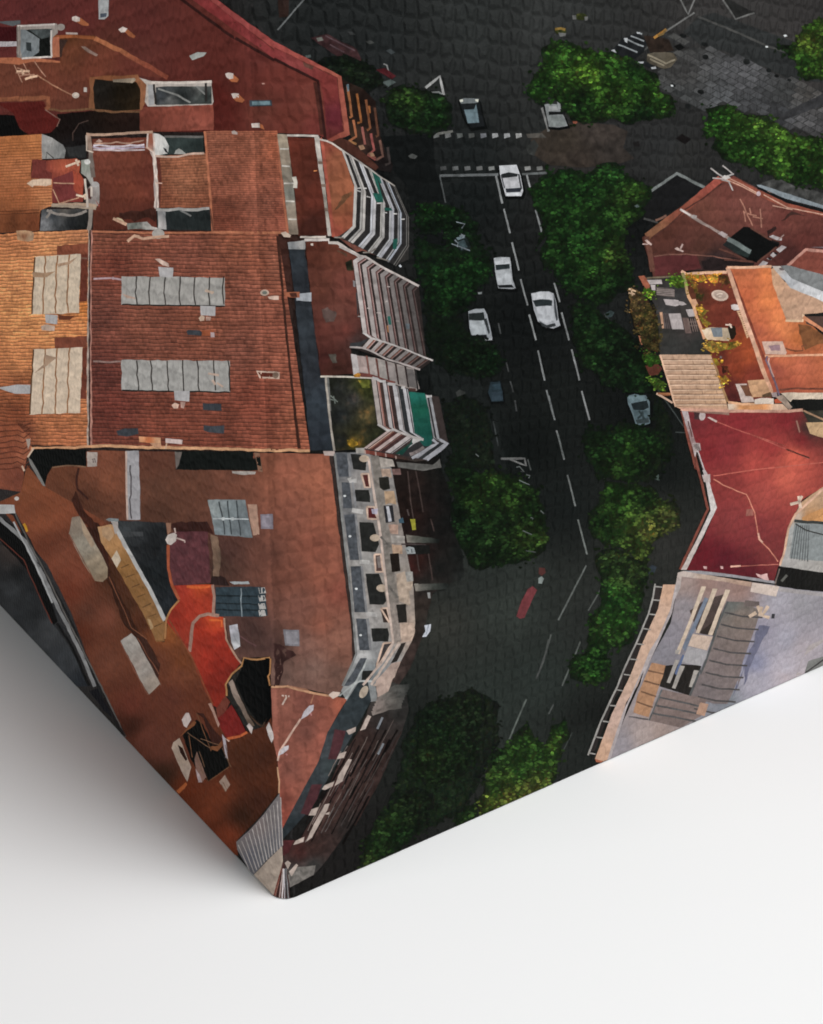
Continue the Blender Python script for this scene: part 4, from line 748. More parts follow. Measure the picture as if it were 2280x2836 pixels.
P('awning', 'B0 455,535 470,530 472,575 462,578', (90,110,120), fac, 8)

blk = P('printed_facade', 'B0 425,945 765,1175 848,1380 848,1596 B1 848,270 780,300 740,295 600,220 430,160 400,120 B0 410,1490 497,1430 505,1180', (46,44,42), None, 9.6, wob=.5, lab='curved facade with fanning white balconies, upper block')
A_ = 'E0 210,340 372,790 350,1305 205,1445'; B_ = 'E0 890,800 1062,1195 1062,1560 900,1810'
WB = (176,170,164)
bands('balcony', A_, B_, [(0, .055), (.125, .16, (150,146,142)), (.168, .215), (.31, .345, (182,182,188)), (.35, .40, (172,170,172)), (.485, .51, (160,156,150)), (.515, .565, (160,156,152)), (.645, .675, (160,160,162)), (.68, .73, (152,152,158)), (.80, .822, (138,138,140)), (.835, .868, (150,156,166)), (.95, .965, (104,102,98)), (.985, 1.0, (98,94,90))], WB, blk, z=10.4)
bands('balcony_void', A_, B_, [(.055, .125), (.215, .31), (.40, .485), (.565, .645), (.73, .80), (.868, .95)], (40,38,38), blk, z=10.2, amp=.3)
for s in ('E0 590,605 645,640 735,960 740,1005 650,1000 600,890 660,890 690,900 640,760', 'E0 752,1072 830,1076 856,1108 756,1110', 'E0 860,1470 920,1460 905,1596 860,1596', 'E0 640,650 690,680 720,770 690,760'):
    P('awning', s, (26,84,72), blk, 11, amp=.2, g=6)
Ln('rail', 'E0 408,830 455,826;E0 410,855 455,870;E0 530,930 575,945;E0 655,1018 710,1018;E0 745,1138 785,1140;E0 865,1150 915,1150;E0 965,1218 1010,1218;E0 490,828 528,828', 3.2, (186,182,178), blk, 11.2)
Ln('party_wall', 'E0 210,340 450,500 700,680 885,800', 4, (168,160,152), blk, 11.3); Ln('end_wall', 'E0 120,1445 240,1450;E1 300,90 390,85 460,40;E1 470,150 530,165 640,200', 4, (120,112,104), blk, 11.3)
P('base_shadow', 'B1 400,130 470,160 560,205 640,245 560,215 520,225 450,170', (96,54,46), blk, 11, amp=.4)

mid = P('printed_facade', 'E1 170,185 270,120 340,140 1005,515 1095,1390 1185,1450 1020,1570 840,1530 470,1400 130,1280 270,1270 390,1165 295,1095', (44,36,34), None, 10, wob=.5, lab='facade with long pale balconies, middle block')
A_ = 'E1 262,130 172,190 296,1095 395,1165'; B_ = 'E1 1010,512 945,580 1095,1400 1180,1450'
c1, c2, c3 = (178,166,162), (128,78,76), (178,142,136)
sp = []
for k in range(7):
    t = k * .148; f = 1 - .09 * k
    q = lambda c: tuple(v * f for v in c)
    sp += [(t, t + .072, q(c1)), (t + .08, t + .094, q(c2)), (t + .096, t + .112, q(c3))]
bands('balcony', A_, B_, sp, c1, mid, z=10.6)
A2_ = 'E1 395,1165 290,1285'; B2_ = 'E1 1180,1450 1010,1570'
sp = []
for k in range(7):
    t = k * .142; f = 1 - .08 * k; q = lambda c: tuple(v * f for v in c)
    sp += [(t, t + .058, q(c1)), (t + .066, t + .082, q((150,92,76))), (t + .084, t + .098, q(c3))]
bands('balcony', A2_, B2_, sp, c1, mid, z=10.7)
Ln('party_wall', 'E1 0,10 245,130 330,140 560,285 780,395 1005,512', 6, (180,168,162), mid, 11.4, wob=.8); Ln('corner_rail', 'E1 295,1098 395,1165 560,1215 820,1305 1060,1405 1185,1455', 4.5, (178,170,166), mid, 11.6, wob=.8); Ln('corner_rail', 'E1 130,1282 290,1290 420,1340 590,1430 760,1480 1020,1570', 5, (164,152,148), mid, 11.6, wob=1)
Ln('divider', 'E1 350,790 390,800;E1 470,850 530,850;E1 605,520 640,525;E1 715,950 755,955;E1 575,720 610,705;E1 235,895 265,895', 3, (170,156,150), mid, 11.2); P('awning', 'E1 605,895 645,890 660,1000 625,1000', (32,88,78), mid, 11.1)
P('laundry', 'E1 835,985 890,990 885,1060 850,1050', (84,92,98), mid, 11.1, amp=.4); P('laundry', 'E1 600,1010 620,1010 625,1100 608,1090', (150,96,60), mid, 11.1)
panel = P('printed_facade', 'E2 325,0 420,20 640,50 1130,190 1200,440 1150,470 930,400 590,300 440,290 360,270', (148,136,130), None, 9.9, wob=.5, amp=.16, lab='narrow windowless facade strip with pale wall panels')
for k in range(6):
    x = 515 + 122 * k; y = 20 + 34 * k
    P('pilaster', 'E2 %d,%d %d,%d %d,%d %d,%d' % (x, y, x + 26, y + 8, x + 62, y + 270, x + 40, y + 262), [(126,76,70),(104,56,48),(72,44,42),(54,40,38),(48,38,38),(40,38,38)][k], panel, 10.4, amp=.3)
    if k: P('wall_panel', 'E2 %d,%d %d,%d %d,%d %d,%d' % (x - 92, y - 5, x - 4, y + 10, x + 36, y + 245, x - 58, y + 222), [0,(158,146,140),(146,138,132),(138,128,124),(124,116,112),(104,98,96)][k], panel, 10.2, amp=.18)
P('wall_panel', 'E2 330,0 400,15 440,230 365,270', (176,168,166), panel, 10.3, amp=.12); P('wall_panel', 'E2 405,20 500,35 545,230 440,230', (164,142,136), panel, 10.3, amp=.12); P('plinth', 'E2 445,235 560,250 800,330 890,350 890,375 780,350 640,300 450,290', (110,56,52), panel, 10.6, amp=.3)
P('plinth', 'E2 1060,432 1150,438 1150,470 1062,462', (84,56,50), panel, 10.6)

low = P('printed_facade', 'E2 590,300 640,305 1280,520 1440,540 1560,1140 1290,1345 1100,1330 490,1215 780,965 665,890', (56,46,44), None, 10.1, wob=.5, lab='facade with pale balconies and a green awning, lower block')
A_ = 'E2 588,310 668,890 790,968'; B_ = 'E2 1345,535 1450,1075 1555,1140'
sp = [(0, .075, (162,150,144)), (.092, .108, (178,136,128)), (.112, .128, (150,92,82)), (.185, .245, (168,162,162)), (.262, .278, (166,122,116)), (.35, .42, (172,168,170)), (.428, .442, (140,132,130)), (.52, .575, (174,172,176)), (.592, .606, (160,160,164)), (.90, .925, (128,128,130)), (.955, 1.0, (142,142,146))]
bands('balcony', A_, B_, sp, c1, low, z=10.7)
bands('balcony_void', A_, B_, [(.13, .185, (64,48,44)), (.28, .35, (58,44,42)), (.445, .52, (44,46,48)), (.93, .953, (44,44,46))], (60,44,40), low, z=10.5, amp=.3)
A2_ = 'E2 790,968 490,1190'; B2_ = 'E2 1555,1145 1290,1340'
sp = [(0, .05, (174,152,146)), (.065, .085, (186,150,136)), (.095, .11, (140,80,66)), (.17, .235, (178,156,150)), (.25, .265, (124,76,70)), (.34, .42, (170,160,158)), (.435, .45, (150,140,140)), (.545, .565, (150,150,152)), (.82, .86, (136,136,142)), (.93, 1.0, (142,142,148))]
bands('balcony', A2_, B2_, sp, c1, low, z=10.8)
bands('balcony_void', A2_, B2_, [(.115, .168, (78,42,40)), (.27, .338, (62,40,40)), (.57, .82, (48,46,48)), (.865, .925, (40,42,44))], (70,42,40), low, z=10.6, amp=.35)
P('awning', 'E2 1060,480 1260,495 1290,600 1330,800 1365,1080 1340,1165 1250,1165 1190,1090 1250,1070 1135,1000 1095,700', None, low, 11.4, amp=.16, sc=30, wob=1, lab='large green awning', ct='E2 1150,520 22,98,84 1200,700 16,84,64 1220,900 18,80,66 1260,1120 20,78,70 1300,1000 14,74,62'); P('awning', 'E2 1115,1040 1160,1060 980,1275 890,1260 1080,1130', (20,66,56), low, 11.3, amp=.2, lab='small green awning')
Ln('corner_rail', 'E2 668,890 790,968 880,960 1000,1010 1110,1050 1245,1085', 6, (176,168,164), low, 11.7); Ln('corner_rail', 'E2 1360,1080 1420,1130 1100,1320;E2 1450,1080 1555,1140 1290,1340', 8, (146,146,152), low, 11.7); P('corner_rail', 'E2 1110,1060 1180,1075 1215,1090 1120,1140 1100,1115', (164,160,158), low, 11.5)
Ln('top_rail', 'E2 600,300 660,320 700,345 770,345;E2 790,380 895,385;E2 965,425 1010,425;E2 1280,540 1350,535', 7, (176,172,170), low, 11.6); Ln('chairs', 'E2 1110,1250 1180,1220 1240,1170;E2 1070,1280 1140,1250', 9, (120,108,106), low, 11.5, wob=5, amp=.5)
P('lower_band', 'E2 500,1210 900,1280 1080,1330 1280,1345 1140,1360 900,1320 520,1262', None, low, 11.4, amp=.2, ct='E2 560,1240 116,54,46 800,1285 104,50,44 960,1315 64,44,38 1120,1345 52,46,42'); Ln('lower_band_joint', 'E2 505,1215 515,1265;E2 640,1235 645,1285;E2 768,1260 775,1305;E2 895,1290 900,1330', 4, (156,128,118), low, 11.8); P('corner_box', 'E2 390,1190 500,1190 500,1255 395,1255', (150,144,136), low, 11.5, amp=.25)
# ------------------------------------------------------------------ lower left block (roof with pressed scales)
lr = P('printed_roof', 'A2 282,340 300,260 330,215 420,200 490,205 500,130 580,108 1733,125 B2 0,122 350,132 372,300 400,500 430,760 462,1000 490,1280 505,1400 A3 1575,20 1470,262 1400,280 1200,235 1028,222 1022,60 A2 1700,1410 1530,1420 1518,1450 1440,1300 1420,1160 1340,1150 1340,950 1090,960 1062,850 1060,700 1050,565 740,550 690,572', None, None, 9, wob=1, g=11, amp=.17, sc=40, lab='large scaly brown red roof of the ornate building',
  ct='A2 400,260 97,51,33 640,150 117,61,43 700,300 119,63,43 560,420 80,43,29 950,180 87,47,35 1000,350 91,53,39 1200,300 93,53,39 1500,320 105,59,45 1000,500 78,45,33 1680,200 113,61,45 1450,750 76,45,39 1680,750 97,55,45 1600,1250 67,43,39 1700,1350 72,47,43 1400,830 67,43,35 B2 60,250 150,80,61 250,300 152,82,61 150,500 132,72,57 350,500 154,82,61 250,700 134,70,55 300,900 143,76,59 100,900 111,61,49 400,1000 130,65,53 300,1200 135,74,59 150,1100 119,70,59 200,1350 128,84,73 400,1300 141,86,71 50,1400 85,59,51 430,1400 121,74,61 A3 1100,150 105,76,67 1300,120 128,92,81 1450,150 113,78,67')
P('wall_strip', 'A2 795,112 876,110 884,300 886,545 805,548 800,330', (150,147,150), lr, 10, wob=2, amp=.14, lab='long grey parapet strip'); Ln('wall_crack', 'A2 822,200 830,350 820,420 830,540', 4, (78,72,74), lr, 10.4, wob=3); Ln('wall_edge', 'A2 798,115 800,330 806,545', 5, (178,150,136), lr, 10.4)
P('white_box', 'A2 550,116 616,120 614,208 552,212', (166,150,140), lr, 10.4, amp=.2); Ln('box_mark', 'A2 582,165 600,160 604,185;A2 588,170 590,188', 3, (90,76,74), lr, 10.8)
P('court_void', 'A2 205,100 300,96 545,102 546,212 490,206 430,200 330,215 300,262 285,320 268,310 215,210 180,150', (10,12,11), lr, 10.2, wob=3, amp=.3, lab='black void under the orange roof eave'); P('court_wall', 'A2 178,150 200,168 268,290 288,335 270,330 215,240 185,180', (110,108,104), lr, 10.5, wob=2)
P('court_void', 'A2 1105,112 1640,118 1652,236 1110,230', (16,20,18), lr, 10.2, wob=2, amp=.35, lab='long narrow void at the roof edge'); P('court_wall', 'A2 1105,115 1150,118 1130,200 1112,228', (104,94,88), lr, 10.5, amp=.3); P('court_wall', 'A2 1605,120 1640,124 1660,245 1630,240 1620,180', (120,84,66), lr, 10.5, amp=.3); P('court_ledge', 'A2 1465,238 1618,242 1612,258 1540,264 1470,252', (160,150,142), lr, 10.6, wob=2)
Ln('eave', 'A2 330,216 420,202 545,212', 4, (120,84,62), lr, 10.6, wob=2); Ln('crack', 'A2 500,220 482,280 490,350 560,420', 6, (58,28,22), lr, 9.8, wob=4)
P('shadow', 'A2 480,400 560,520 640,590 620,640 560,600 470,470', (58,26,18), lr, 9.5, wob=6, amp=.3); P('shadow', 'A2 890,560 1310,560 1350,640 1310,625 1100,622 1060,560', (54,26,22), lr, 9.5, wob=6, amp=.3)
gl = P('glass_roof', 'A2 1312,420 1430,418 1550,420 1572,540 1596,660 1480,650 1358,640 1340,540', None, lr, 10.4, wob=1.5, amp=.2, sc=18, g=7, lab='grey panelled glass roof light', ct='A2 1350,480 134,142,142 1450,500 112,122,124 1530,560 98,106,110 1400,620 112,122,126')
Ln('glass_bar', 'A2 1385,430 1408,540 1420,640;A2 1436,425 1462,640;A2 1492,424 1520,645', 3.5, (58,64,66), gl, 10.9, wob=2); Ln('glass_bar', 'A2 1345,538 1570,542', 3, (178,184,186), gl, 10.9, wob=2)
for x in (1410, 1470): P('glint', [oval('A2', x, 540, 12, 11)], (176,182,182), gl, 11.2, g=4)
P('pink_chimney', 'A2 1564,450 1622,448 1632,540 1640,640 1600,646 1580,560', (166,126,106), lr, 10.4, amp=.18, wob=1.5); P('grey_box', 'A2 1645,512 1724,510 1726,606 1648,604', (120,112,122), lr, 10.5, amp=.12, lab='lilac grey roof box'); P('grey_box_top', 'A2 1655,522 1712,520 1714,588 1656,590', (134,126,136), lr, 10.9, amp=.12)
P('brown_post', 'A2 1330,640 1375,650 1395,760 1388,905 1345,900 1350,760', (112,86,68), lr, 10.2, wob=4, amp=.35); P('brown_post', 'A2 1048,565 1082,565 1080,620 1060,640', (134,92,72), lr, 10.6); P('dark_gap', 'A2 1320,660 1350,700 1340,900 1325,960 1450,960 1420,910 1390,900', (44,28,26), lr, 9.8, wob=4)
dk = P('printed_shadow_roof', 'A2 740,550 1050,565 1060,700 1058,850 1085,970 1132,1050 1080,1120 1045,1195 900,920 760,650', None, None, 10, amp=.4, sc=26, lab='dark slate roof valley', ct='A2 850,640 38,40,42 950,700 26,28,30 1000,900 22,26,28 1050,1080 30,34,38 800,600 56,60,62', wob=2)
Ln('white_edge', 'A2 715,552 745,620 870,850 960,1010 1040,1180', 11, (168,166,164), dk, 10.6, wob=2); P('white_edge', 'A2 668,545 690,535 750,540 750,556 690,556', (112,120,122), dk, 10.8); P('pale_patch', 'A2 755,620 905,622 905,650 780,655', (62,64,66), dk, 10.4, amp=.3); P('wall_end', 'A2 704,560 745,556 748,610 730,640', (156,146,140), dk, 10.7)
P('dish', 'A2 1045,672 1060,642 1100,628 1118,640 1112,680 1080,706 1058,698', (176,164,156), dk, 11, wob=1); Ln('dish_arm', 'A2 1115,662 1166,678 1166,690;A2 1102,600 1110,632', 4, (176,150,140), dk, 11.1)
pp = P('printed_terrace', 'A2 1090,625 1200,620 1312,622 1332,945 1200,955 1092,962 1068,850 1066,715', (84,42,48), None, 10, amp=.3, sc=22, g=8, lab='dull purple flat roof'); Ln('wall_edge', 'A2 1062,705 1064,850 1088,965 1132,1050', 8, (156,70,42), pp, 10.5, wob=1.5)
rd = P('printed_terrace', 'A2 1092,962 1200,958 1342,955 1352,1140 1300,1150 1242,1160 1212,1230 1196,1385 1130,1290 1050,1190 1080,1110 1132,1052', None, None, 10.2, amp=.2, lab='bright red terrace, upper part', ct='A2 1150,1000 150,40,28 1270,970 196,64,28 1300,1060 160,44,26 1200,1100 150,38,24 1100,1180 138,34,22 1180,1300 146,42,28')
Ln('orange_glow', 'A2 1180,968 1250,978 1330,966', 7, (212,84,34), rd, 10.7, wob=4)
rd2 = P('printed_terrace', 'A2 1235,1170 1320,1150 1412,1160 1428,1310 1520,1452 1440,1560 A3 745,220 742,290 690,368 660,350 590,210 512,0 A2 1196,1385 1212,1240', None, None, 10.4, amp=.22, sc=40, lab='bright red terrace, lower part', ct='A2 1250,1250 158,38,22 1370,1180 186,58,26 1400,1300 150,34,22 1300,1400 146,34,22 A3 600,60 148,34,22 700,100 136,30,20 680,280 120,28,18 740,150 120,28,20 560,40 140,40,26')
Ln('orange_glow', 'A2 1320,1180 1400,1185 1400,1220', 6, (206,84,34), rd2, 10.9, wob=4); Ln('low_wall', 'A2 1198,1380 1212,1260 1222,1200 1260,1155 1310,1142 1385,1150', 9, (150,110,96), rd2, 11, wob=2); Ln('low_wall', 'A2 1342,956 1354,1030 1350,1110 1345,1142', 8, (150,110,96), rd2, 11, wob=2); Ln('low_wall', 'A2 1418,1165 1430,1300 1480,1390 1525,1455', 5, (160,120,100), rd2, 11, wob=2)
Ln('low_wall', 'A2 1132,1055 1080,1115 1050,1180 1042,1300', 5, (160,104,60), rd2, 11, wob=1.5); Ln('low_wall', 'A2 1065,1172 1130,1280 1196,1385 A3 520,30 600,210 660,345', 4, (120,56,34), rd2, 11, wob=1.5)
gb = P('printed_glass_roof', 'A2 1362,972 1500,968 1640,970 1672,975 1690,1150 1640,1160 1500,1155 1362,1158', (44,58,66), None, 10.6, amp=.28, sc=20, g=7, wob=1.5, lab='dark blue glass roof light with white edge')
Ln('glass_bar', 'A2 1365,1025 1640,1030;A2 1365,1072 1645,1080;A2 1365,1115 1660,1120', 3.5, (26,34,38), gb, 11.1, wob=2); Ln('glass_bar', 'A2 1520,975 1528,1155', 3, (120,132,138), gb, 11.2, wob=4)
for y in (985, 1035, 1085, 1128): P('white_block', 'A2 1632,%d 1672,%d 1682,%d 1640,%d' % (y - 10, y - 12, y + 24, y + 28), (164,160,156), gb, 11.3, amp=.2)
P('white_block', 'A2 1450,938 1570,934 1578,950 1480,955', (150,156,158), gb, 11, wob=2)
P('printed_tank', 'A2 1448,1215 1500,1205 1515,1290 1518,1345 1480,1368 1462,1320', None, None, 10.8, g=6, amp=.2, lab='white tank standing by the red terrace', ct='A2 1470,1240 170,168,176 1490,1340 190,190,192 1490,1290 130,130,136'); Ln('printed_cable', 'A2 1500,1270 1560,1310 1620,1345', 4, (96,62,64), None, 10.4)
hole = P('printed_courtyard', 'A3 850,70 930,48 1025,52 1024,230 1030,420 985,482 930,440 870,350 800,200 842,120', (5,6,6), None, 10.8, wob=1.5, amp=.3, lab='deep black courtyard beside the corner')
Ln('rim', 'A3 748,290 742,220 780,150 842,100 860,52 940,60 1024,50', 5, (156,106,62), hole, 11.3, wob=2.5); Ln('rim', 'A3 1024,55 1022,150 1010,165 1022,225', 4.5, (150,98,56), hole, 11.3, wob=2); P('side_wall', 'A3 760,205 785,185 830,290 880,400 925,480 890,480 840,380 790,290', None, hole, 11.2, amp=.3, ct='A3 790,240 140,120,108 860,400 110,92,80 910,470 92,74,60', wob=2)
P('inner_glow', 'A3 850,330 880,400 970,480 1000,430 985,490 940,470 860,380', (70,48,34), hole, 11.1, amp=.4)
P('printed_roof_box', 'B2 56,1238 156,1242 160,1345 68,1340', (122,118,124), None, 10.6, amp=.15, lab='small grey roof box with slats'); P('printed_roof_box_lid', 'B2 72,1250 148,1254 150,1332 78,1330', (136,132,138), None, 11, amp=.15)
P('printed_damp_stain', 'B2 0,1330 60,1345 130,1400 60,1440 20,1596 0,1596', (58,34,32), None, 9.6, wob=8, amp=.35)

# ------------------------------------------------------------------ side face: long roof of the diagonal street
side = P('printed_roof', 'A2 130,372 172,200 282,335 690,572 985,1310 1040,1320 1065,1172 1196,1385 1300,1560 A3 660,345 690,420 870,520 985,482 1030,425 1045,560 1066,690 1078,900 960,1050 812,1205 820,1300 700,1260 300,860 90,540 A2 620,1596 450,1130 300,830 75,440', None, None, 9.2, wob=1, g=11, amp=.2, sc=60, lab='long brown red roof running down the side face', st='grain',
  ct='A2 200,330 122,62,37 260,450 110,54,33 250,560 122,60,37 400,760 110,54,37 300,700 103,48,31 500,900 116,54,37 550,1130 89,46,33 680,1150 110,56,41 450,1000 106,44,27 700,900 65,34,19 900,1200 74,36,21 800,1100 67,36,21 680,1450 101,52,37 1050,1250 133,66,27 1150,1450 112,54,27 500,1250 86,36,21 1000,1450 97,48,31 600,1550 95,46,31 A3 150,350 93,40,29 400,300 86,40,29 250,550 95,46,35 330,650 93,46,35 450,150 110,54,35 560,300 89,40,25 150,480 57,26,17 350,780 53,30,19 850,650 69,32,17 950,800 69,30,15 700,900 93,38,19 500,880 89,34,15 600,1050 97,40,21 850,1050 46,22,11 950,950 55,24,13 750,1180 103,40,21 1000,700 65,30,17')
for s, ct in [('A2 455,530 500,522 560,620 640,760 682,850 680,910 648,938 600,932 540,840 480,730 436,635', 'A2 470,580 128,112,96 520,700 138,128,112 620,860 142,124,100 640,920 132,110,86'), ('A2 760,1312 830,1262 858,1290 960,1480 1020,1596 A3 330,212 258,282 200,190 A2 860,1500', 'A2 820,1330 148,140,132 900,1480 146,138,130 A3 200,100 146,132,122 290,210 148,132,118')]:
    P('glass_roof', s, None, side, 10.4, wob=2, st='grain', amp=.22, sc=16, g=7, ct=ct, lab='long pale glazed panel lying along the side roof')
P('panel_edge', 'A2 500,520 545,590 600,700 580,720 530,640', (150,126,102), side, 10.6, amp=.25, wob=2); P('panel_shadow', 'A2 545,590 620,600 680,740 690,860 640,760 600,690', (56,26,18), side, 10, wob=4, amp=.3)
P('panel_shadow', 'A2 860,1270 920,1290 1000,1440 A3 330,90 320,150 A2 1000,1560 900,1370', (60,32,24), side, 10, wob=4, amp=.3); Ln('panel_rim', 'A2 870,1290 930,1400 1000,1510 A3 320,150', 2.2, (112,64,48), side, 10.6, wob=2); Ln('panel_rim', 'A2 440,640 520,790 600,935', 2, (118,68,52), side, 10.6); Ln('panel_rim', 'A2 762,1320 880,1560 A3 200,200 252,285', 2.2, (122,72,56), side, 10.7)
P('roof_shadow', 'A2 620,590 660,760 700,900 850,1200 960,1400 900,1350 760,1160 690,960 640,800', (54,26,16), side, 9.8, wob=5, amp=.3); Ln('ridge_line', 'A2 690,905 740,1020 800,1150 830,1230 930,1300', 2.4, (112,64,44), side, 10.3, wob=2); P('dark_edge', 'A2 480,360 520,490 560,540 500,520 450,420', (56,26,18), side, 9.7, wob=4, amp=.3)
tan = P('printed_flat_roof', 'A2 618,590 700,575 736,592 760,655 900,920 1042,1195 1036,1308 985,1312 900,1130 800,960 700,780 640,690', None, None, 10.2, wob=2, amp=.2, sc=26, lab='ochre flat roof strip', ct='A2 660,610 168,124,84 720,680 156,108,64 780,850 138,92,46 850,980 124,82,42 950,1150 132,90,50 1010,1260 134,90,50', st='grain')
P('white_patch', 'A2 705,790 738,738 765,800 738,850', (186,166,140), tan, 10.7, wob=1); P('white_patch', 'A2 930,1170 950,1175 968,1230 950,1240', (160,126,86), tan, 10.7, wob=2); P('white_patch', 'A2 640,600 690,590 720,640 690,680 650,650', (176,136,98), tan, 10.6, amp=.3, wob=4); Ln('rim', 'A2 985,1312 1036,1310 1048,1200', 4, (120,76,40), tan, 10.8)
for k in range(7):
    x = 760 + k * 35; y = 850 + k * 62; Ln('roof_joint', 'A2 %d,%d %d,%d' % (x, y, x + 55, y - 22), 3, (96,62,34), tan, 10.6, wob=3)
# pale kerb, black gap and grey pavement on the far left
pv = P('printed_pavement', 'A2 60,680 130,760 240,980 330,1195 430,1330 570,1596 470,1600 60,1150', None, None, 8.6, wob=0, amp=.3, sc=40, lab='grey pavement at the lower left', ct='A2 100,740 58,48,44 200,1000 34,36,38 100,1000 50,52,54 300,1250 56,58,60 200,1150 40,42,44 420,1450 54,57,60 530,1580 40,44,50 130,900 26,27,28')
P('gap', 'A2 60,500 130,620 230,830 320,1060 362,1190 338,1212 260,1060 170,860 60,640', (10,10,10), pv, 9.6, wob=2, amp=.3, lab='black gap beside the pale kerb'); Ln('red_edge', 'A2 70,640 150,800 250,1030 330,1200', 3, (88,40,32), pv, 9.9, wob=2)
for s, w, c in [('A2 70,455 90,510 180,680 300,930 400,1110 500,1330 625,1596 A3 100,545', 11, (30,30,30)), ('A2 72,520 160,680 260,870 350,1070 440,1240 530,1430 600,1600', 10, (122,122,122)), ('A2 78,450 95,505 190,700 310,920 405,1130 520,1360 640,1600 A3 110,550', 4, (88,84,80)), ('A2 85,560 240,860 330,1070', 5, (160,160,160)), ('A2 360,1200 460,1360 560,1596', 6, (20,20,20)), ('A3 -30,300 40,430 105,548', 6, (30,26,26))]:
    Ln('kerb_line', s, w, c, pv, 10.2, wob=2)
P('kerb_end', 'A2 72,450 90,452 98,505 78,508', (168,166,164), pv, 10.8); Ln('yellow_mark', 'A2 150,572 162,590 170,622', 7, (186,126,20), pv, 10.8, wob=3); P('white_ball', [oval('A2', 106, 412, 15, 13)], (186,176,168), pv, 11, g=4)
P('dark_slot', 'A3 -120,260 -60,240 -20,320 40,440 -30,380', (22,22,26), pv, 9.8, amp=.3) 
# courtyard and white walls low on the side face
hw = P('printed_courtyard', 'A3 470,540 520,480 560,440 600,470 640,560 700,560 750,680 765,735 700,780 635,830 580,790 520,690', (8,8,7), None, 10.4, wob=2, amp=.4, lab='black courtyard with white wall low on the side face')
P('white_wall', 'A3 400,620 410,585 450,555 470,600 500,680 525,740 500,832 460,760 430,690', None, hw, 11, wob=1.5, amp=.18, ct='A3 430,600 160,138,120 470,680 140,120,104 500,780 146,126,112'); P('wall_slot', 'A3 440,600 470,620 500,690 490,700 455,650', (40,20,14), hw, 11.4)
P('white_wall', 'A3 464,440 490,398 508,396 526,440 495,490 478,480', (168,152,146), hw, 11.2, amp=.2); P('orange_rim', 'A3 470,535 452,548 500,490 540,448 556,455 545,476 490,516', (112,62,36), hw, 11.1, wob=2); P('orange_rim', 'A3 645,612 690,604 715,575 725,600 690,640 650,630', (112,62,36), hw, 11.1, wob=2)
Ln('rim', 'A3 510,540 520,600 530,680;A3 560,400 620,560 650,640;A3 760,740 690,790 632,830 615,800', 2.4, (100,62,40), hw, 11.2, wob=2); P('shaft', 'A3 555,395 600,430 660,600 690,600 720,560 650,480 600,400', (52,24,18), hw, 10.9, amp=.3, wob=2)
for s, c in [('A3 545,690 560,640 590,720 620,800 590,840 560,800', (110,80,70)), ('A3 700,832 738,788 770,850 742,896', (146,120,104)), ('A3 550,750 580,790 592,835 570,838', (150,130,130)), ('A3 718,530 740,560 752,640 758,690 742,680 728,600', (156,146,152)), ('A3 632,340 650,335 705,470 695,490 668,420', (150,112,98)), ('A3 874,480 890,462 915,490 905,532', (170,156,150)), ('A3 998,490 1015,455 1040,520 1045,560 1032,588 1010,540', (164,154,150)), ('A3 735,555 770,575 760,582', (186,150,130))]:
    P('wall_piece', s, c, hw, 11.5, wob=1, amp=.2, g=6)
for s in ('A3 556,660 600,780;A3 575,640 610,740', 'A3 715,850 740,890;A3 725,835 750,880', 'A3 500,520 640,620;A3 580,560 700,600', 'A3 720,620 775,740;A3 740,600 760,700'):
    Ln('wire', s, 1.8, (104,74,54), hw, 11.8, wob=1.5)
P('orange_rim', 'A3 430,890 460,862 490,835 500,850 480,880 445,908', (150,72,34), hw, 10.8, wob=2, amp=.3)
rs = P('printed_terrace', 'A3 688,432 730,400 778,345 830,430 872,520 810,545 750,560 712,500', (112,24,22), None, 10.9, wob=1.5, amp=.15, lab='small dark red roof'); Ln('rim', 'A3 752,560 830,545 876,520', 7, (170,76,38), rs, 11.3, wob=2); P('pinkish_wall', 'A3 680,372 740,290 770,330 740,390 690,430', (104,46,36), rs, 10.7)
# grey ribbed roof and corner
rib = P('printed_ribbed_roof', 'A3 1082,905 1096,1060 1099,1238 1000,1330 912,1428 860,1340 815,1262 808,1212 900,1130 980,1040', None, None, 10.4, wob=.6, amp=.12, lab='grey ribbed metal roof at the bottom corner', ct='A3 1050,980 98,92,92 950,1120 110,98,96 1060,1200 92,90,94 900,1300 84,84,92 850,1230 104,96,96 1000,1300 88,88,92', st='grain')
for k in range(13):
    t = k / 12; x0 = 815 + 268 * t; y0 = 1225 - 300 * t; x1 = 905 + 196 * t; y1 = 1420 - 185 * t
    Ln('rib', 'A3 %.0f,%.0f %.0f,%.0f' % (x0 + 6, y0 + 6, x1, y1), 2.4, (150,142,138), rib, 10.9, wob=.8)
P('printed_ledge', 'A3 1099,1238 1104,1340 1070,1470 1048,1560 1010,1545 960,1490 912,1428 1010,1325', (146,130,116), None, 10.3, wob=.6, amp=.2, sc=26, lab='beige ledge below the ribbed roof')
cr = P('printed_corner_wall', 'A3 1104,1330 1120,1370 1140,1450 1148,1570 1090,1592 1030,1560 1048,1540 1070,1470', (70,42,40), None, 10.8, wob=.6, amp=.4, sc=12, g=5, lab='dark streaked wall at the very corner')
for x0, x1, c in [(1098,1050,(120,76,66)), (1100,1064,(40,22,20)), (1104,1080,(150,130,124)), (1108,1098,(190,180,180)), (1112,1114,(150,146,150)), (1118,1130,(60,58,60)), (1122,1140,(130,128,130)), (1096,1040,(104,40,34))]:
    Ln('streak', 'A3 %d,1380 %d,1575' % (x0, x1), 3.2, c, cr, 11.2, wob=1.5)
Ln('printed_pipe', 'A3 1068,740 1080,830 1078,905', 4, (176,130,96), None, 11, wob=1)

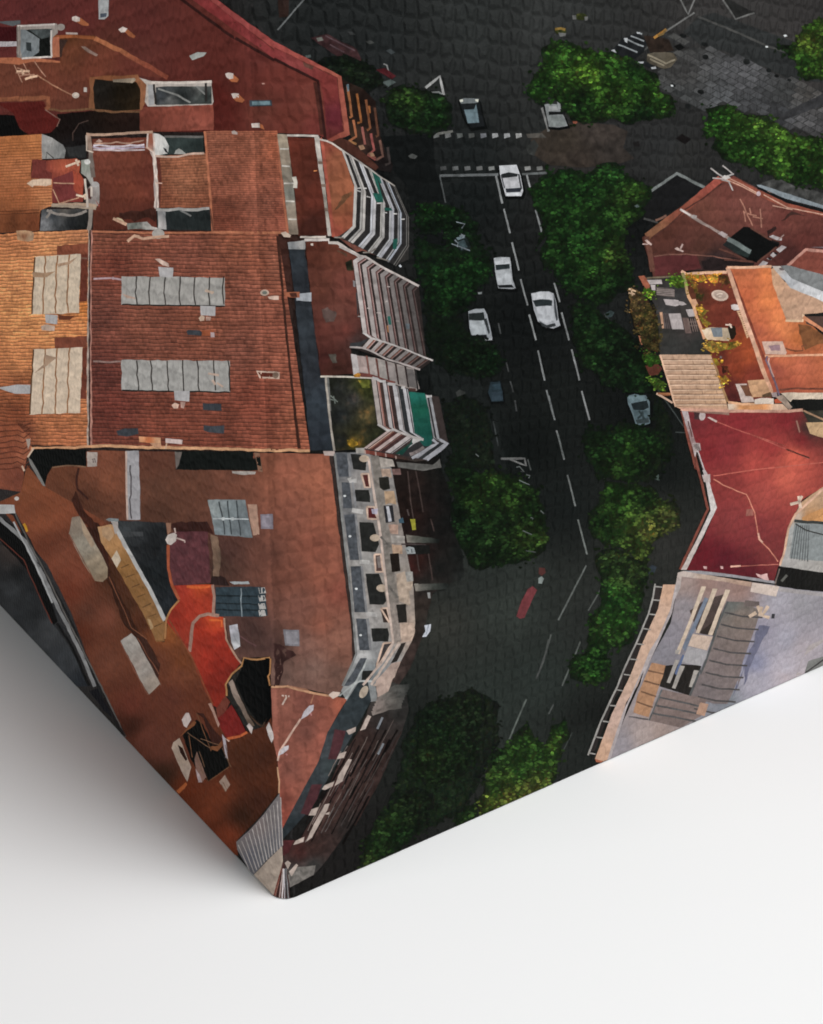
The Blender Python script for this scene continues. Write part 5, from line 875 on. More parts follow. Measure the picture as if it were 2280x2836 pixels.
# ------------------------------------------------------------------ ornate white facade
of = P('printed_facade', 'B2 384,122 560,120 640,145 740,220 820,660 880,980 890,1200 870,1310 800,1440 640,1596 A3 1700,320 1640,330 1560,500 1500,310 1470,262 1575,20 1620,0 B2 520,1400 480,1000 430,560', None, None, 9.6, wob=.6, g=9, amp=.2, sc=16, lab='ornate pale stone facade with dark windows', ct='B2 420,200 98,100,104 560,280 146,140,136 520,520 148,143,138 580,820 150,146,142 480,500 104,104,106 620,1160 152,147,143 640,1350 132,132,132 720,600 132,120,112 760,1000 142,128,116 840,1250 174,150,132 600,1500 120,126,128 560,1400 180,178,176')
P('roof_gutter', 'B2 348,134 372,134 410,480 440,760 480,1060 512,1400 490,1440 490,1250 455,1000 425,760 385,440', (54,42,38), of, 10.2, amp=.35, sc=12, g=6); Ln('gutter_edge', 'B2 382,130 418,440 450,740 488,1040 518,1395 500,1440 430,1596', 6, (124,124,122), of, 10.6, wob=.8)
for s in ('390,125 462,124 470,275 402,275', '425,310 476,310 494,474 436,474', '440,515 506,508 536,800 478,800', '482,840 546,838 576,1130 506,1130', '516,1170 580,1172 602,1370 538,1370', '545,1420 585,1420 520,1560 470,1596 440,1596 500,1500'):
    P('slate_panel', 'B2 ' + s, (74,78,84), of, 10.3, wob=.8, amp=.4, sc=9, g=5)
Ln('stone_band', 'B2 474,280 480,300 520,300;B2 490,485 560,495;B2 540,810 600,815;B2 578,1140 650,1145', 12, (176,172,168), of, 10.4, wob=1); Ln('stone_band', 'B2 468,130 480,275;B2 495,310 515,470;B2 512,510 548,800;B2 552,840 582,1130;B2 590,1170 610,1370', 6, (128,128,130), of, 10.5, wob=.8)
for x, y in ((445,395), (478,650), (518,982), (545,1275)): P('finial', [oval('B2', x, y, 9, 7)], (210,214,214), of, 11, g=3)
for s in ('482,130 545,136 582,170 578,236 498,226', '510,356 596,358 606,400 606,436 516,430', '536,560 626,566 645,640 662,700 640,750 552,746', '576,886 660,886 690,960 706,1060 690,1082 602,1080', '612,1232 716,1230 726,1270 720,1315 622,1314', '558,1500 642,1498 600,1560 550,1560'):
    P('balcony_void', 'B2 ' + s, (36,37,35), of, 10.4, wob=1.2, amp=.3, sc=10, g=6)
for s, c in [('550,258 596,256 606,342 572,342', (76,34,32)), ('584,464 630,466 650,542 592,540', (82,30,32)), ('632,766 672,764 686,876 640,876', (80,58,54)), ('672,1106 712,1104 732,1180 726,1194 688,1194', (56,44,40)), ('690,1326 745,1322 690,1420 640,1485 640,1460', (66,60,60))]:
    w_ = P('window', 'B2 ' + s, c, of, 10.6, wob=.8, amp=.25, g=6)
    q = pts('B2 ' + s)[0]
    V = 'N ' + ' '.join('%.1f,%.1f' % p for p in q[:4] + q[:1]); Ln('window_frame', V, 5.5, (204,170,148), w_, 11, wob=.8)
P('curtain', 'B2 645,780 668,775 680,850 655,850', (120,108,104), of, 10.9)
for x, y, r in ((568,160,32), (636,660,32), (678,978,34)): P('oval_medallion', [oval('B2', x, y, r, r * .7)], (180,158,136), of, 11, g=5, amp=.2)
P('cornice', 'B2 606,140 660,142 690,330 715,560 735,640 760,900 785,1060 800,1310 750,1335 740,1200 710,960 680,640 650,440 620,220', None, of, 10.6, wob=.8, amp=.3, sc=10, g=6, ct='B2 640,200 122,114,106 690,500 128,120,112 740,900 120,112,104 770,1250 146,132,122')
Ln('cornice_light', 'B2 595,160 640,440 672,650 700,900 725,1120 752,1320 700,1420 560,1590', 6.5, (192,168,154), of, 11.1, wob=.8); Ln('cornice_light', 'B2 790,1320 700,1460 610,1590', 7, (186,164,150), of, 11.1); Ln('cornice_joint', 'B2 670,650 735,720;B2 690,700 740,690;B2 720,960 780,1040', 6, (104,98,92), of, 11.2, wob=2)
br = P('printed_facade', 'B2 640,150 1045,150 1060,240 1120,400 1110,560 1190,760 1200,900 1090,960 1000,1010 960,1180 930,1300 860,1480 780,1596 620,1596 700,1500 860,1300 840,1000 800,640 740,230', None, None, 9.2, wob=2, g=9, amp=.4, sc=22, lab='shaded brown lower storeys of the ornate facade', ct='B2 900,300 36,25,22 800,420 28,18,15 1000,450 28,20,19 900,520 34,20,17 1060,600 20,19,18 900,800 44,22,19 850,840 58,24,22 1050,850 24,24,23 950,960 40,36,33 950,1100 54,44,38 1000,1150 46,42,38 850,1400 58,44,40 780,1520 62,48,44 820,1100 34,28,24 1060,230 15,17,16 1110,420 14,17,16 1105,560 15,17,16 1180,760 20,23,21 1195,900 30,33,31 1000,250 22,20,18 1050,420 18,17,16')
for s, c in [('B2 650,148 745,165 760,210 665,218', (158,148,138)), ('B2 770,180 900,190 1000,200 1045,160 1055,215 940,238 780,215', (92,90,86)), ('B2 650,222 735,224 742,282 700,270 660,280', (168,140,120)), ('B2 668,366 756,364 772,450 730,440 690,455', (170,138,106)), ('B2 706,575 784,576 782,636 728,632', (168,134,116)), ('B2 735,645 826,650 822,692 742,690', (156,148,140)), ('B2 742,700 806,706 810,762 745,762', (168,136,110)), ('B2 770,890 826,872 875,930 868,990 850,1000 860,1092 790,1062 778,990', (172,150,130)), ('B2 790,1200 884,1194 888,1250 870,1310 800,1320', (188,160,140)), ('B2 740,1470 800,1440 760,1540 700,1596 620,1596', (182,158,142)), ('B2 740,228 795,222 800,262 750,262', (112,82,78)), ('B2 826,876 874,874 878,934 838,938', (150,146,140)), ('B2 840,645 860,645 868,690 845,690', (150,140,128)), ('B2 885,950 910,950 915,990 892,992', (150,144,136))]:
    P('stone_pier', s, c, br, 10.2, wob=1.5, amp=.28, sc=12, g=6)
P('balcony_slab', 'B2 830,640 1045,668 1040,694 838,690', None, br, 10.2, wob=2, amp=.25, sc=14, g=6, ct='B2 840,665 128,120,110 900,670 84,84,76 960,675 60,64,58 1035,680 24,27,25')
P('balcony_slab', 'B2 882,952 1100,946 1090,985 892,996', None, br, 10.2, wob=2, amp=.25, sc=14, g=6, ct='B2 890,970 128,120,110 950,970 86,84,78 1010,968 58,62,57 1090,966 32,36,34')
for s, c in [('B2 660,278 722,274 732,350 690,360 668,345', (34,33,28)), ('B2 690,456 748,454 760,560 704,566', (42,42,46)), ('B2 730,762 786,758 796,870 742,878', (32,25,20)), ('B2 770,1082 832,1078 838,1196 785,1198', (36,33,30)), ('B2 800,1328 832,1320 775,1440 736,1455', (42,38,35)), ('B2 830,710 980,705 985,760 900,765', (24,24,22))]:
    P('window', s, c, br, 10.6, wob=1.2, amp=.3, g=6)
for s, c, l in [('B2 706,462 724,460 742,556 722,560', (176,176,182), 'white cloth hanging in a window'), ('B2 825,724 850,714 882,722 892,760 838,762', (146,152,152), 'pale round sign'), ('B2 858,542 890,540 895,610 872,612', (158,152,36), 'yellow banner'), ('B2 786,545 812,532 820,566 790,568', (56,84,100), 'blue canopy'), ('B2 948,1212 990,1204 985,1250 960,1285 934,1286 955,1250', (190,194,204), 'white flag'), ('B2 966,1006 984,1004 988,1042 972,1042', (150,150,148), 'white sign'), ('B2 612,478 655,476 650,512 618,508', (178,170,190), 'white cloth on a balcony')]:
    P('cloth', s, c, br, 11.3, wob=.8, amp=.2, g=5, lab=l)
Ln('cloth_mark', 'B2 835,735 850,745;B2 865,730 870,755', 3, (90,96,96), br, 11.6); Ln('cloth_fold', 'B2 972,1210 960,1270', 3, (150,156,170), br, 11.6)
Ln('balcony_rail', 'B2 840,240 860,420 880,540;B2 895,240 940,500;B2 975,760 1000,930;B2 900,760 915,870;B2 985,540 1010,620', 3.5, (66,52,48), br, 10.4, wob=2); Ln('balcony_rail', 'B2 840,480 850,520;B2 800,700 960,706', 4, (70,60,58), br, 10.4, wob=2)

# ------------------------------------------------------------------ slate and red mansard at the bottom, brown facade below
tri = P('printed_roof', 'A3 1028,240 1180,240 1300,275 1510,308 1480,355 1385,520 1330,700 1200,940 1100,1130 1085,950 1070,700 1040,560', None, None, 9.8, wob=.8, g=9, amp=.13, sc=30, lab='salmon red roof tapering to the bottom corner', ct='A3 1100,330 138,78,66 1250,330 118,64,56 1350,360 130,68,56 1470,330 166,82,62 1100,550 136,74,62 1250,520 112,62,54 1350,560 158,82,68 1150,750 128,70,60 1280,720 152,80,66 1110,950 126,60,50 1200,900 152,80,66 1110,1080 150,66,54')
Ln('ridge_wall', 'A3 1028,232 1130,232 1270,268 1400,290', 6, (186,132,98), tri, 10.6, wob=2); Ln('ridge_wall', 'A3 1130,228 1250,248 1300,280 1280,340', 4, (150,96,74), tri, 10.5, wob=2); P('white_cap', 'A3 1390,285 1420,262 1468,268 1455,290 1420,308', (206,180,164), tri, 11, wob=2)
P('white_lamp', 'A3 1215,440 1235,390 1270,352 1298,346 1295,380 1260,415', (190,180,186), tri, 11.2, wob=.8); P('white_lamp', 'A3 1072,670 1080,640 1110,610 1140,602 1138,628 1105,655', (190,182,186), tri, 11.2, wob=.8); Ln('lamp_arm', 'A3 1070,700 1085,640 1140,550 1215,435', 5.5, (206,164,144), tri, 11, wob=1); Ln('aerial', 'A3 1095,290 1145,294;A3 1120,285 1125,300 1100,345', 4.5, (204,176,160), tri, 11, wob=1.5)
Ln('lamp_shadow', 'A3 1275,395 1285,415;A3 1120,655 1135,665', 4, (178,110,110), tri, 11)
sl = P('printed_mansard', 'A3 1512,310 1580,205 1640,200 1660,320 1560,505 1450,700 1350,880 1245,1040 1100,1200 1099,1130 1200,940 1330,700 1385,520', None, None, 9.7, wob=.6, g=8, amp=.28, sc=20, lab='slate grey mansard strip with maroon dormers', ct='A3 1550,380 46,54,58 1450,480 50,58,62 1380,600 64,68,72 1400,760 58,68,70 1330,800 54,60,64 1220,1000 56,60,64 1180,1100 40,48,52 1250,1100 44,50,56')
for s, c in [('A3 1430,500 1500,512 1478,600 1440,692 1388,690 1410,600', (80,42,48)), ('A3 1285,850 1352,848 1320,940 1262,1042 1215,1032 1250,940', (78,40,46)), ('A3 1102,1205 1172,1200 1140,1280 1104,1300', (78,34,38))]: P('dormer', s, c, sl, 10.5, wob=1, amp=.2, g=6)
Ln('white_line', 'A3 1460,290 1540,225 1590,195 1680,200;A3 1500,310 1560,210 1640,60', 5, (164,168,166), sl, 11, wob=.8)
bf = P('printed_facade', 'B3 610,330 740,200 830,230 850,380 800,540 640,880 480,1120 330,1330 250,1420 90,1500 60,1400 60,1200 160,1200 280,1000 420,690 540,500', None, None, 9.4, wob=2, g=7, amp=.4, sc=16, lab='brown shaded facade streaking to the bottom corner', st='grain', ct='B3 560,560 58,40,36 700,450 50,42,40 620,700 52,36,33 500,850 62,44,40 400,850 70,42,40 350,1050 66,44,40 450,1100 42,36,34 250,1250 58,38,34 160,1270 70,36,34 800,300 40,40,38 780,400 44,42,40 700,300 70,66,62 120,1420 78,72,70 250,1360 58,56,54')
for k in range(9):
    y = 395 - k * 17
    Ln('stone_streak', 'B3 %d,%d %d,%d %d,%d' % (618 + 6 * k, y + 8, 720 + 6 * k, y - 28, 800 + 7 * k, y - 40), 12 - k * .5, None, bf, 10, wob=3, amp=.35, ct='B3 640,350 142,126,118 740,300 104,98,92 790,270 74,74,70 850,230 42,45,43')
P('stone', 'B3 740,85 795,72 770,140 745,190 720,260 650,300 640,200', (176,150,136), bf, 10.3, wob=2, amp=.2); P('oval', [oval('B3', 565, 265, 24, 42, .5)], (176,158,138), bf, 11, g=5)
for s in ('455,510 515,486 512,515 470,536', '395,690 410,655 455,640 440,682', '300,880 318,855 378,830 368,862 320,885', '216,1045 235,1005 278,992 262,1045', '120,1232 135,1205 190,1180 185,1212', '540,510 590,410 612,420 575,500', '380,860 405,790 468,688 490,692 430,830', '200,1210 250,1100 320,975 350,970 335,1010 262,1140 238,1185', '310,1035 350,1022 345,1040', '65,1345 85,1330 105,1345 85,1385', '90,1400 140,1350 150,1360 110,1430'):
    P('white_ornament', 'B3 ' + s, (184,164,152), bf, 10.8, wob=1, amp=.18, g=5)
P('stone', 'B3 85,1420 150,1370 260,1360 250,1420 100,1500', (118,112,106), bf, 10.2, wob=2, amp=.35, sc=12, g=5)
for k in range(64):
    t = (k % 32) / 31; x0 = 470 + 400 * t; y0 = 590 - 190 * t + 50 * math.sin(k * 2.1); x1 = 90 + 330 * t; y1 = 1330 + 60 * math.sin(k * 1.3) - 90 * t
    a = .02 + .62 * ((k * 7) % 17) / 17; b_ = min(1, a + .16 + .25 * ((k * 3) % 5) / 5)
    q_ = 1 - .45 * t
    c = [(112, 100, 96), (90, 62, 56), (132, 114, 106), (30, 22, 20), (66, 50, 46), (24, 18, 17)][k % 6]
    Ln('ledge_line', 'B3 %.0f,%.0f %.0f,%.0f' % (x0 + (x1 - x0) * a, y0 + (y1 - y0) * a, x0 + (x1 - x0) * b_, y0 + (y1 - y0) * b_), [2.2, 2.8, 2.0, 5][k % 4], tuple(v * q_ for v in c), bf, 10.6, wob=1.5)
for s in ('B3 650,500 685,425', 'B3 655,660 690,590'): Ln('white_pole', s, 6, (120,124,130), bf, 10.9)
# ------------------------------------------------------------------ red gabled roof on the right
gr = P('printed_roof', 'C0 590,1500 820,1320 1100,1125 1170,1110 1320,1190 1500,1270 1663,1350 C1 1663,330 1500,320 1390,318 1120,318 1115,340 840,340 840,370 660,382 640,300 590,140', None, None, 7, wob=1, g=11, amp=.15, sc=44, lab='brick red gabled roof with a dark light well', ct='G1 300,700 86,44,36 600,560 104,56,46 900,500 110,58,52 700,700 102,54,46 1200,560 114,60,54 1500,720 104,52,46 1600,900 92,42,38 400,900 84,44,38 600,950 80,44,36 1400,680 100,48,44 1500,1000 66,32,30 850,450 100,50,44 700,1100 40,32,34 250,800 78,40,32')
Ln('rim', 'G1 40,850 250,690 420,570 600,420 780,270', 20, (140,68,54), gr, 8, wob=1.5, ct='G1 100,810 124,78,54 400,560 130,64,50 700,340 148,66,56'); Ln('rim', 'G1 780,270 960,310 1130,400 1400,520 1700,650', 15, (136,66,52), gr, 8, wob=1.5); Ln('rim', 'G1 40,850 70,980 100,1200', 14, (98,58,48), gr, 8, wob=1.5)
Ln('rim_tiles', 'G1 90,870 260,740 400,610;G1 420,580 600,470 790,320', 4, (78,42,36), gr, 8.4, wob=1.5); Ln('cable', 'G1 840,280 1000,350 1150,430;G1 850,260 1000,330 1140,410;G1 1210,430 1450,560 1700,650;G1 1300,540 1500,580;G1 1250,400 1420,490', 3, (190,140,120), gr, 8.7, wob=.8); Ln('rim', 'G1 130,690 240,640', 6, (110,76,64), gr, 8.6)
w_ = P('light_well', 'G1 800,930 1010,750 1060,755 1270,870 1370,930 1290,1010 1140,1110 1050,1085 960,1030', (12,13,13), gr, 8.2, wob=3, amp=.3, lab='black square light well'); P('well_wall', 'G1 800,930 860,880 1000,960 1090,1010 1050,1060 920,1010', None, w_, 8.5, amp=.3, ct='G1 850,920 28,32,32 1000,1010 34,44,42'); Ln('well_edge', 'G1 1080,760 1260,870 1360,910;G1 760,970 900,1020 1030,1080;G1 1150,1110 1340,950;G1 820,1080 1100,1100', 5, (92,54,46), w_, 8.8, wob=1.5)
Ln('wall_top', 'G1 850,870 960,930 1080,1005', 13, (98,108,106), w_, 9, wob=1); Ln('wall_top', 'G1 380,575 500,650 580,700 770,810 860,860', 8, (148,126,118), gr, 8.7, wob=1.5); Ln('wall_top', 'G1 376,575 480,640', 5, (190,176,170), gr, 9, wob=1)
P('wall_block', 'G1 750,820 790,795 852,830 820,862', (166,150,148), gr, 9.2); P('wall_block', 'G1 480,650 505,630 545,640 540,668 505,670', (156,144,140), gr, 9.2)
for s in ('G1 1335,980 1390,935 1440,955 1370,1010', 'G1 1275,1035 1305,1005 1350,1025 1305,1060', 'G1 1155,1140 1205,1090 1255,1110 1230,1140', 'G1 1240,1070 1255,1060 1290,1078 1278,1084', 'G1 1265,850 1300,832 1395,868 1390,890 1340,884'): P('white_box', s, (168,158,158), gr, 9.2, amp=.15, g=5)
Ln('box_shadow', 'G1 1320,1010 1345,1030;G1 1260,1060 1285,1075;G1 1290,890 1370,915', 5, (30,26,26), gr, 9.3); Ln('handle', 'G1 1360,880 1415,830', 4, (150,120,112), gr, 9.3)
P('shadow', 'G1 1240,790 1330,745 1340,770 1260,830 1290,900 1250,860', (46,28,26), gr, 7.8, wob=4, amp=.3); P('shadow', 'G1 1380,690 1490,600 1640,640 1560,630 1480,640 1420,680', (58,34,30), gr, 7.8, wob=4, amp=.3); P('shadow', 'G1 590,1090 900,1060 1120,1110 1100,1140 860,1150 830,1180 700,1170 610,1180', (38,28,28), gr, 7.9, wob=6, amp=.4)
Ln('aerial', 'G1 970,470 1010,540 1050,640 1100,740;G1 1010,600 1080,630 1140,640;G1 1070,565 1080,620;G1 1175,570 1190,760;G1 1100,650 1200,670;G1 1010,590 1030,700', 3.4, (160,104,88), gr, 8.8, wob=1.5, lab='fine rooftop aerial')
Ln('aerial', 'G1 680,165 760,225 820,265;G1 800,140 900,220;G1 700,265 800,270;G1 820,250 915,225;G1 790,280 860,300 905,390', 4, (168,160,156), gr, 9.4, wob=1.5); P('aerial_hub', 'G1 790,265 815,235 860,240 880,262 830,282', (190,182,176), gr, 9.6); P('ball', [oval('G1', 1160, 420, 22, 24)], (186,160,164), gr, 9.5, g=4)
for s in ('G1 20,885 45,880 95,925 85,938 50,920', 'G1 0,918 55,925 50,932 0,932', 'G1 318,970 345,955 410,992 405,1004 345,985', 'G1 370,965 395,920 408,930 385,975'): P('bracket', s, (190,160,150), gr, 9.5, wob=.8)
Ln('cable', 'G1 110,1050 250,1030 440,1025 700,1050 900,1080', 3, (120,76,66), gr, 8.6, wob=2); P('lower_roof', 'G1 105,1050 420,1030 540,1040 590,1170 390,1195 380,1215 125,1245', (84,36,38), gr, 7.8, amp=.2, wob=2)
P('rail', 'G1 1140,332 1180,330 1690,570 1700,600 1430,470 1160,352', (124,134,140), gr, 9.2, wob=.8, lab='pale blue metal rail'); Ln('rail_shadow', 'G1 1150,360 1440,500 1700,625', 6, (18,20,22), gr, 9)
P('side_roof', 'G1 1460,1130 1640,985 1700,1000 1700,1260 1600,1200 1490,1140', (126,60,50), gr, 8.4, amp=.15); Ln('side_rim', 'G1 1450,1140 1630,980 1700,1005', 8, (178,120,108), gr, 8.8); P('box', 'G1 1672,955 1700,945 1700,980 1680,975', (110,92,96), gr, 9)

# ------------------------------------------------------------------ roof terraces with furniture
deck = P('printed_roof_terrace', 'G0 0,150 45,170 290,170 400,150 440,290 500,440 600,700 680,940 175,945 160,700 130,480 60,330', None, None, 9, wob=1.5, amp=.22, sc=40, lab='dark roof terrace with white furniture', ct='G0 100,280 40,36,32 300,350 56,54,54 250,500 66,64,64 400,520 60,54,52 300,850 50,50,48 550,850 46,46,44 200,750 54,52,48 480,700 60,52,50')
P('wall', 'G0 0,160 40,180 70,280 40,270 0,250', (140,74,58), deck, 9.6, wob=1); Ln('wall', 'G0 40,180 200,175 390,160', 5, (110,94,74), deck, 9.8, wob=1.5)
for s in ('G0 42,198 190,196 198,240 60,242', 'G0 80,245 128,248 130,304 92,300', 'G0 208,392 330,398 362,405 360,455 330,462 232,448', 'G0 355,415 410,418 440,445 400,455 360,450', 'G0 432,494 510,492 530,560 462,568', 'G0 260,536 378,534 412,694 298,692'):
    P('white_seat', s, (172,160,158), deck, 9.8, g=6, amp=.1, wob=1)
P('slatted_table', 'G0 130,268 300,285 322,300 320,376 250,370 140,350', (86,76,72), deck, 9.7, amp=.2, g=6)
for k in range(4): Ln('slat', 'G0 %d,%d %d,%d' % (140, 290 + k * 18, 318, 304 + k * 18), 3, (140,124,118), deck, 10, wob=1)
P('slatted_bench', 'G0 205,532 262,536 300,690 216,686', (92,80,78), deck, 9.7, g=6, amp=.2); P('wood_edge', 'G0 170,522 198,520 216,682 196,684', (190,140,110), deck, 9.9); P('wood_box', 'G0 395,578 452,580 488,732 428,734', (106,84,78), deck, 9.7, amp=.15); P('dark_bench', 'G0 452,585 530,584 556,712 486,718', (42,34,34), deck, 9.65)
for k in range(4): Ln('slat', 'G0 %d,%d %d,%d' % (455 + k * 22, 586, 486 + k * 22, 716), 2.6, (120,100,92), deck, 10); 
Ln('slat', 'G0 456,620 540,618;G0 464,660 550,655', 2.6, (120,100,92), deck, 10.1)
for k in range(3): Ln('slat', 'G0 %d,536 %d,690' % (222 + k * 15, 240 + k * 20), 2.4, (56,48,48), deck, 10)
red = P('printed_roof_terrace', 'G0 385,105 430,130 620,140 845,120 870,160 960,420 1100,790 1200,1080 1290,1320 1290,1400 850,1420 760,1180 680,930 600,690 500,440 430,200', None, None, 9.3, wob=1.5, amp=.2, sc=40, lab='red sunlit roof terrace with potted plants', ct='G0 650,270 120,48,36 900,350 112,46,34 700,480 108,44,32 800,560 104,40,30 950,600 106,40,32 1000,800 150,60,30 900,950 146,56,32 1050,950 158,64,32 950,1100 136,50,28 1100,1150 126,46,34 850,1250 92,34,32 900,1380 80,30,30 800,950 90,34,26 600,330 70,40,26')
Ln('wall', 'G0 388,110 440,140 640,125 840,122', 8, (214,160,128), red, 10.2, wob=1.5); Ln('wall', 'G0 400,130 430,240 460,370 510,460 560,620 620,790', 8, (176,132,96), red, 10.2, wob=2, ct='G0 420,200 140,130,76 480,400 210,150,110 600,740 206,140,106'); P('wall_block', 'G0 480,395 530,390 560,450 515,465', (204,146,112), red, 10.4); Ln('wall', 'G0 700,990 760,1160 850,1415', 6, (150,110,70), red, 10.2, wob=2)
for s, ct in [('G0 430,150 520,145 620,160 640,195 570,220 500,190 440,195', 'G0 470,165 150,110,26 580,180 176,128,30'), ('G0 640,150 720,130 760,180 750,230 690,225 650,190', 'G0 690,190 206,134,34'), ('G0 470,200 540,230 560,300 520,340 490,270', 'G0 520,270 104,80,26'), ('G0 530,470 600,465 640,520 600,580 690,640 640,680 600,640 560,560', 'G0 580,490 176,130,34 620,560 96,80,26 650,650 160,120,30'), ('G0 600,880 660,810 780,830 960,815 970,850 880,890 780,910 690,930 640,900', 'G0 680,860 140,110,36 820,860 150,116,32 920,830 110,84,24'), ('G0 700,990 750,990 780,1050 740,1060', 'G0 740,1020 160,120,24'), ('G0 760,1150 830,1150 890,1215 840,1230 790,1250', 'G0 820,1190 150,110,28'), ('G0 760,150 860,150 880,230 840,250 790,210', 'G0 820,200 84,56,26'), ('G0 540,330 610,340 590,400 540,390', 'G0 570,360 64,52,24'), ('G0 780,1060 850,1060 860,1130 800,1140', 'G0 810,1100 70,34,20')]:
    foliage('potted_plant', s, ct, 10.5, 'yellow leafy planting on the terrace', red, wob=5, size=5.5, amp=.5, sc=16, base=.9, dens=2.6, fade=False, gain=1.3)
P('round_table', [oval('G0', 772, 355, 86, 54, .2, 20)], (196,168,148), red, 10.4, g=6, amp=.15); P('table_rim', [oval('G0', 772, 350, 66, 38, .2, 20)], (170,146,130), red, 10.7, g=6, amp=.2); Ln('table_pattern', 'G0 740,350 770,335 800,340;G0 760,370 790,360', 3, (210,186,166), red, 11); P('seat', 'G0 885,450 920,442 965,452 968,500 920,505 890,490', (214,198,192), red, 10.5, g=6)
P('white_shed', 'G0 592,700 680,670 850,680 880,790 860,808 640,800', None, red, 10.6, wob=2, amp=.2, g=6, ct='G0 640,720 214,190,160 680,770 210,176,140 850,720 170,150,124 750,800 206,170,130', lab='small white terrace shed'); P('shed_roof', 'G0 680,678 795,674 800,770 710,768', (112,120,126), red, 11, wob=1); P('shadow', 'G0 860,660 920,660 940,740 890,800 870,770', (36,26,18), red, 10.3, wob=6); Ln('bracket', 'G0 830,650 890,650;G0 870,640 890,680', 4, (220,190,170), red, 10.9, wob=3)
Ln('ladder', 'G0 945,510 990,600 1020,700 1050,780', 4, (206,150,110), red, 10.5)
for k in range(14): Ln('rung', 'G0 %.0f,%.0f %.0f,%.0f' % (948 + 7.5 * k, 515 + 19 * k, 1005 + 6.5 * k, 512 + 19 * k), 3.6, (216,166,128), red, 10.6, wob=.6)
P('white_unit', 'G0 930,1238 1040,1236 1100,1370 1120,1420 990,1424', (200,176,164), red, 10.5, g=6, wob=1); P('unit_shadow', 'G0 975,1252 1050,1250 1100,1365 1030,1362', (112,68,48), red, 10.9); P('tan_slab', 'G0 1048,1206 1220,1194 1280,1320 1200,1370 1090,1374', (196,144,104), red, 10.8, amp=.18, g=6); P('slab_shadow', 'G0 1195,1350 1280,1320 1290,1370 1200,1375', (90,66,46), red, 11, wob=2)
P('white_heap', 'G0 1120,1395 1200,1378 1310,1385 1310,1440 1120,1440', (220,200,182), red, 11, wob=2, amp=.15); P('red_heap', 'G0 1318,1395 1390,1385 1390,1430 1325,1432', (186,74,46), red, 11.1, wob=2); Ln('wall', 'G0 855,1425 1000,1440 1120,1440', 7, (216,156,116), red, 11)
P('shade', 'G0 775,960 795,965 790,985 770,980', (110,100,96), red, 11)
aw = P('printed_awning', 'G0 172,946 420,944 680,946 760,1160 850,1470 500,1468 330,1466 260,1230', None, None, 10, wob=1, amp=.12, sc=20, g=9, lab='tan striped awning over the terrace', ct='G0 200,970 190,150,122 600,980 192,152,122 400,1200 190,148,118 750,1400 196,150,114 350,1440 180,136,106 700,1150 196,152,118')
for k in range(10):
    t = (k + 1) / 10.5; xl = 172 + 158 * t; xr = 680 + 168 * t; y = 946 + 520 * t
    Ln('awning_fold', 'G0 %.0f,%.0f %.0f,%.0f' % (xl + 8, y + 3, xr, y + 2), 4.2, (132,94,70), aw, 10.5, wob=.8); Ln('awning_fold', 'G0 %.0f,%.0f %.0f,%.0f' % (xl + 8, y + 9, xr, y + 8), 2.6, (214,176,146), aw, 10.6, wob=.8)
    for j in range(3):
        u = (j + .8 + .3 * (k % 2)) / 3.6; x = xl + (xr - xl) * u; Ln('awning_seam', 'G0 %.0f,%.0f %.0f,%.0f' % (x, y - 44, x + 10, y), 2.2, (168,128,100), aw, 10.4, wob=.5)
Ln('awning_edge', 'G0 175,948 260,1225 330,1465', 5, (216,168,136), aw, 10.8); P('lower_wall', 'G0 330,1466 850,1470 860,1500 390,1496', (196,146,116), aw, 10.3, amp=.2); P('lower_wall', 'G0 850,1440 1400,1440 1460,1500 860,1502', None, aw, 10.9, amp=.15, ct='G0 880,1460 214,190,166 1000,1470 206,130,76 1200,1470 204,128,78 1340,1480 206,168,140'); Ln('lower_wall', 'G0 380,1492 850,1510 1460,1512 1600,1500', 8, (196,140,120), aw, 11.1, wob=1.5)
Ln('gutter', 'G0 140,1335 300,1430', 6, (196,156,130), aw, 10.6); Ln('gutter', 'G0 150,1335 280,1336', 5, (160,96,60), aw, 10.6)
gal = P('printed_roof', 'G0 835,65 870,80 1280,70 1310,160 1440,420 1700,860 1700,1330 1360,1330 1290,1320 1200,1080 1030,640 880,180', None, None, 9.8, wob=1, amp=.14, sc=50, lab='glowing orange flat roof by the terrace', ct='G0 950,160 179,87,53 1100,130 190,93,57 1240,130 211,108,57 1050,350 187,85,51 1250,400 222,114,60 1200,600 200,95,57 1350,600 222,116,64 1450,700 211,112,64 1150,700 172,79,55 1300,850 177,81,53 1550,780 190,95,47 1650,750 162,85,46 1400,1000 194,93,60 1600,1050 194,93,64 1450,1250 162,71,51 1350,1100 151,67,53 1250,1000 162,73,51')
Ln('wall', 'G0 850,75 960,400 1080,740 1180,1030 1290,1330', 12, (206,152,124), gal, 10.6, wob=1.2, ct='G0 880,180 206,150,122 1000,520 216,162,134 1250,1200 206,148,118'); Ln('wall', 'G0 880,110 1000,420 1120,740 1220,1000', 7, (130,56,42), gal, 10.5, wob=1); Ln('wall', 'G0 850,72 1060,76 1290,62', 7, (220,162,130), gal, 10.7)
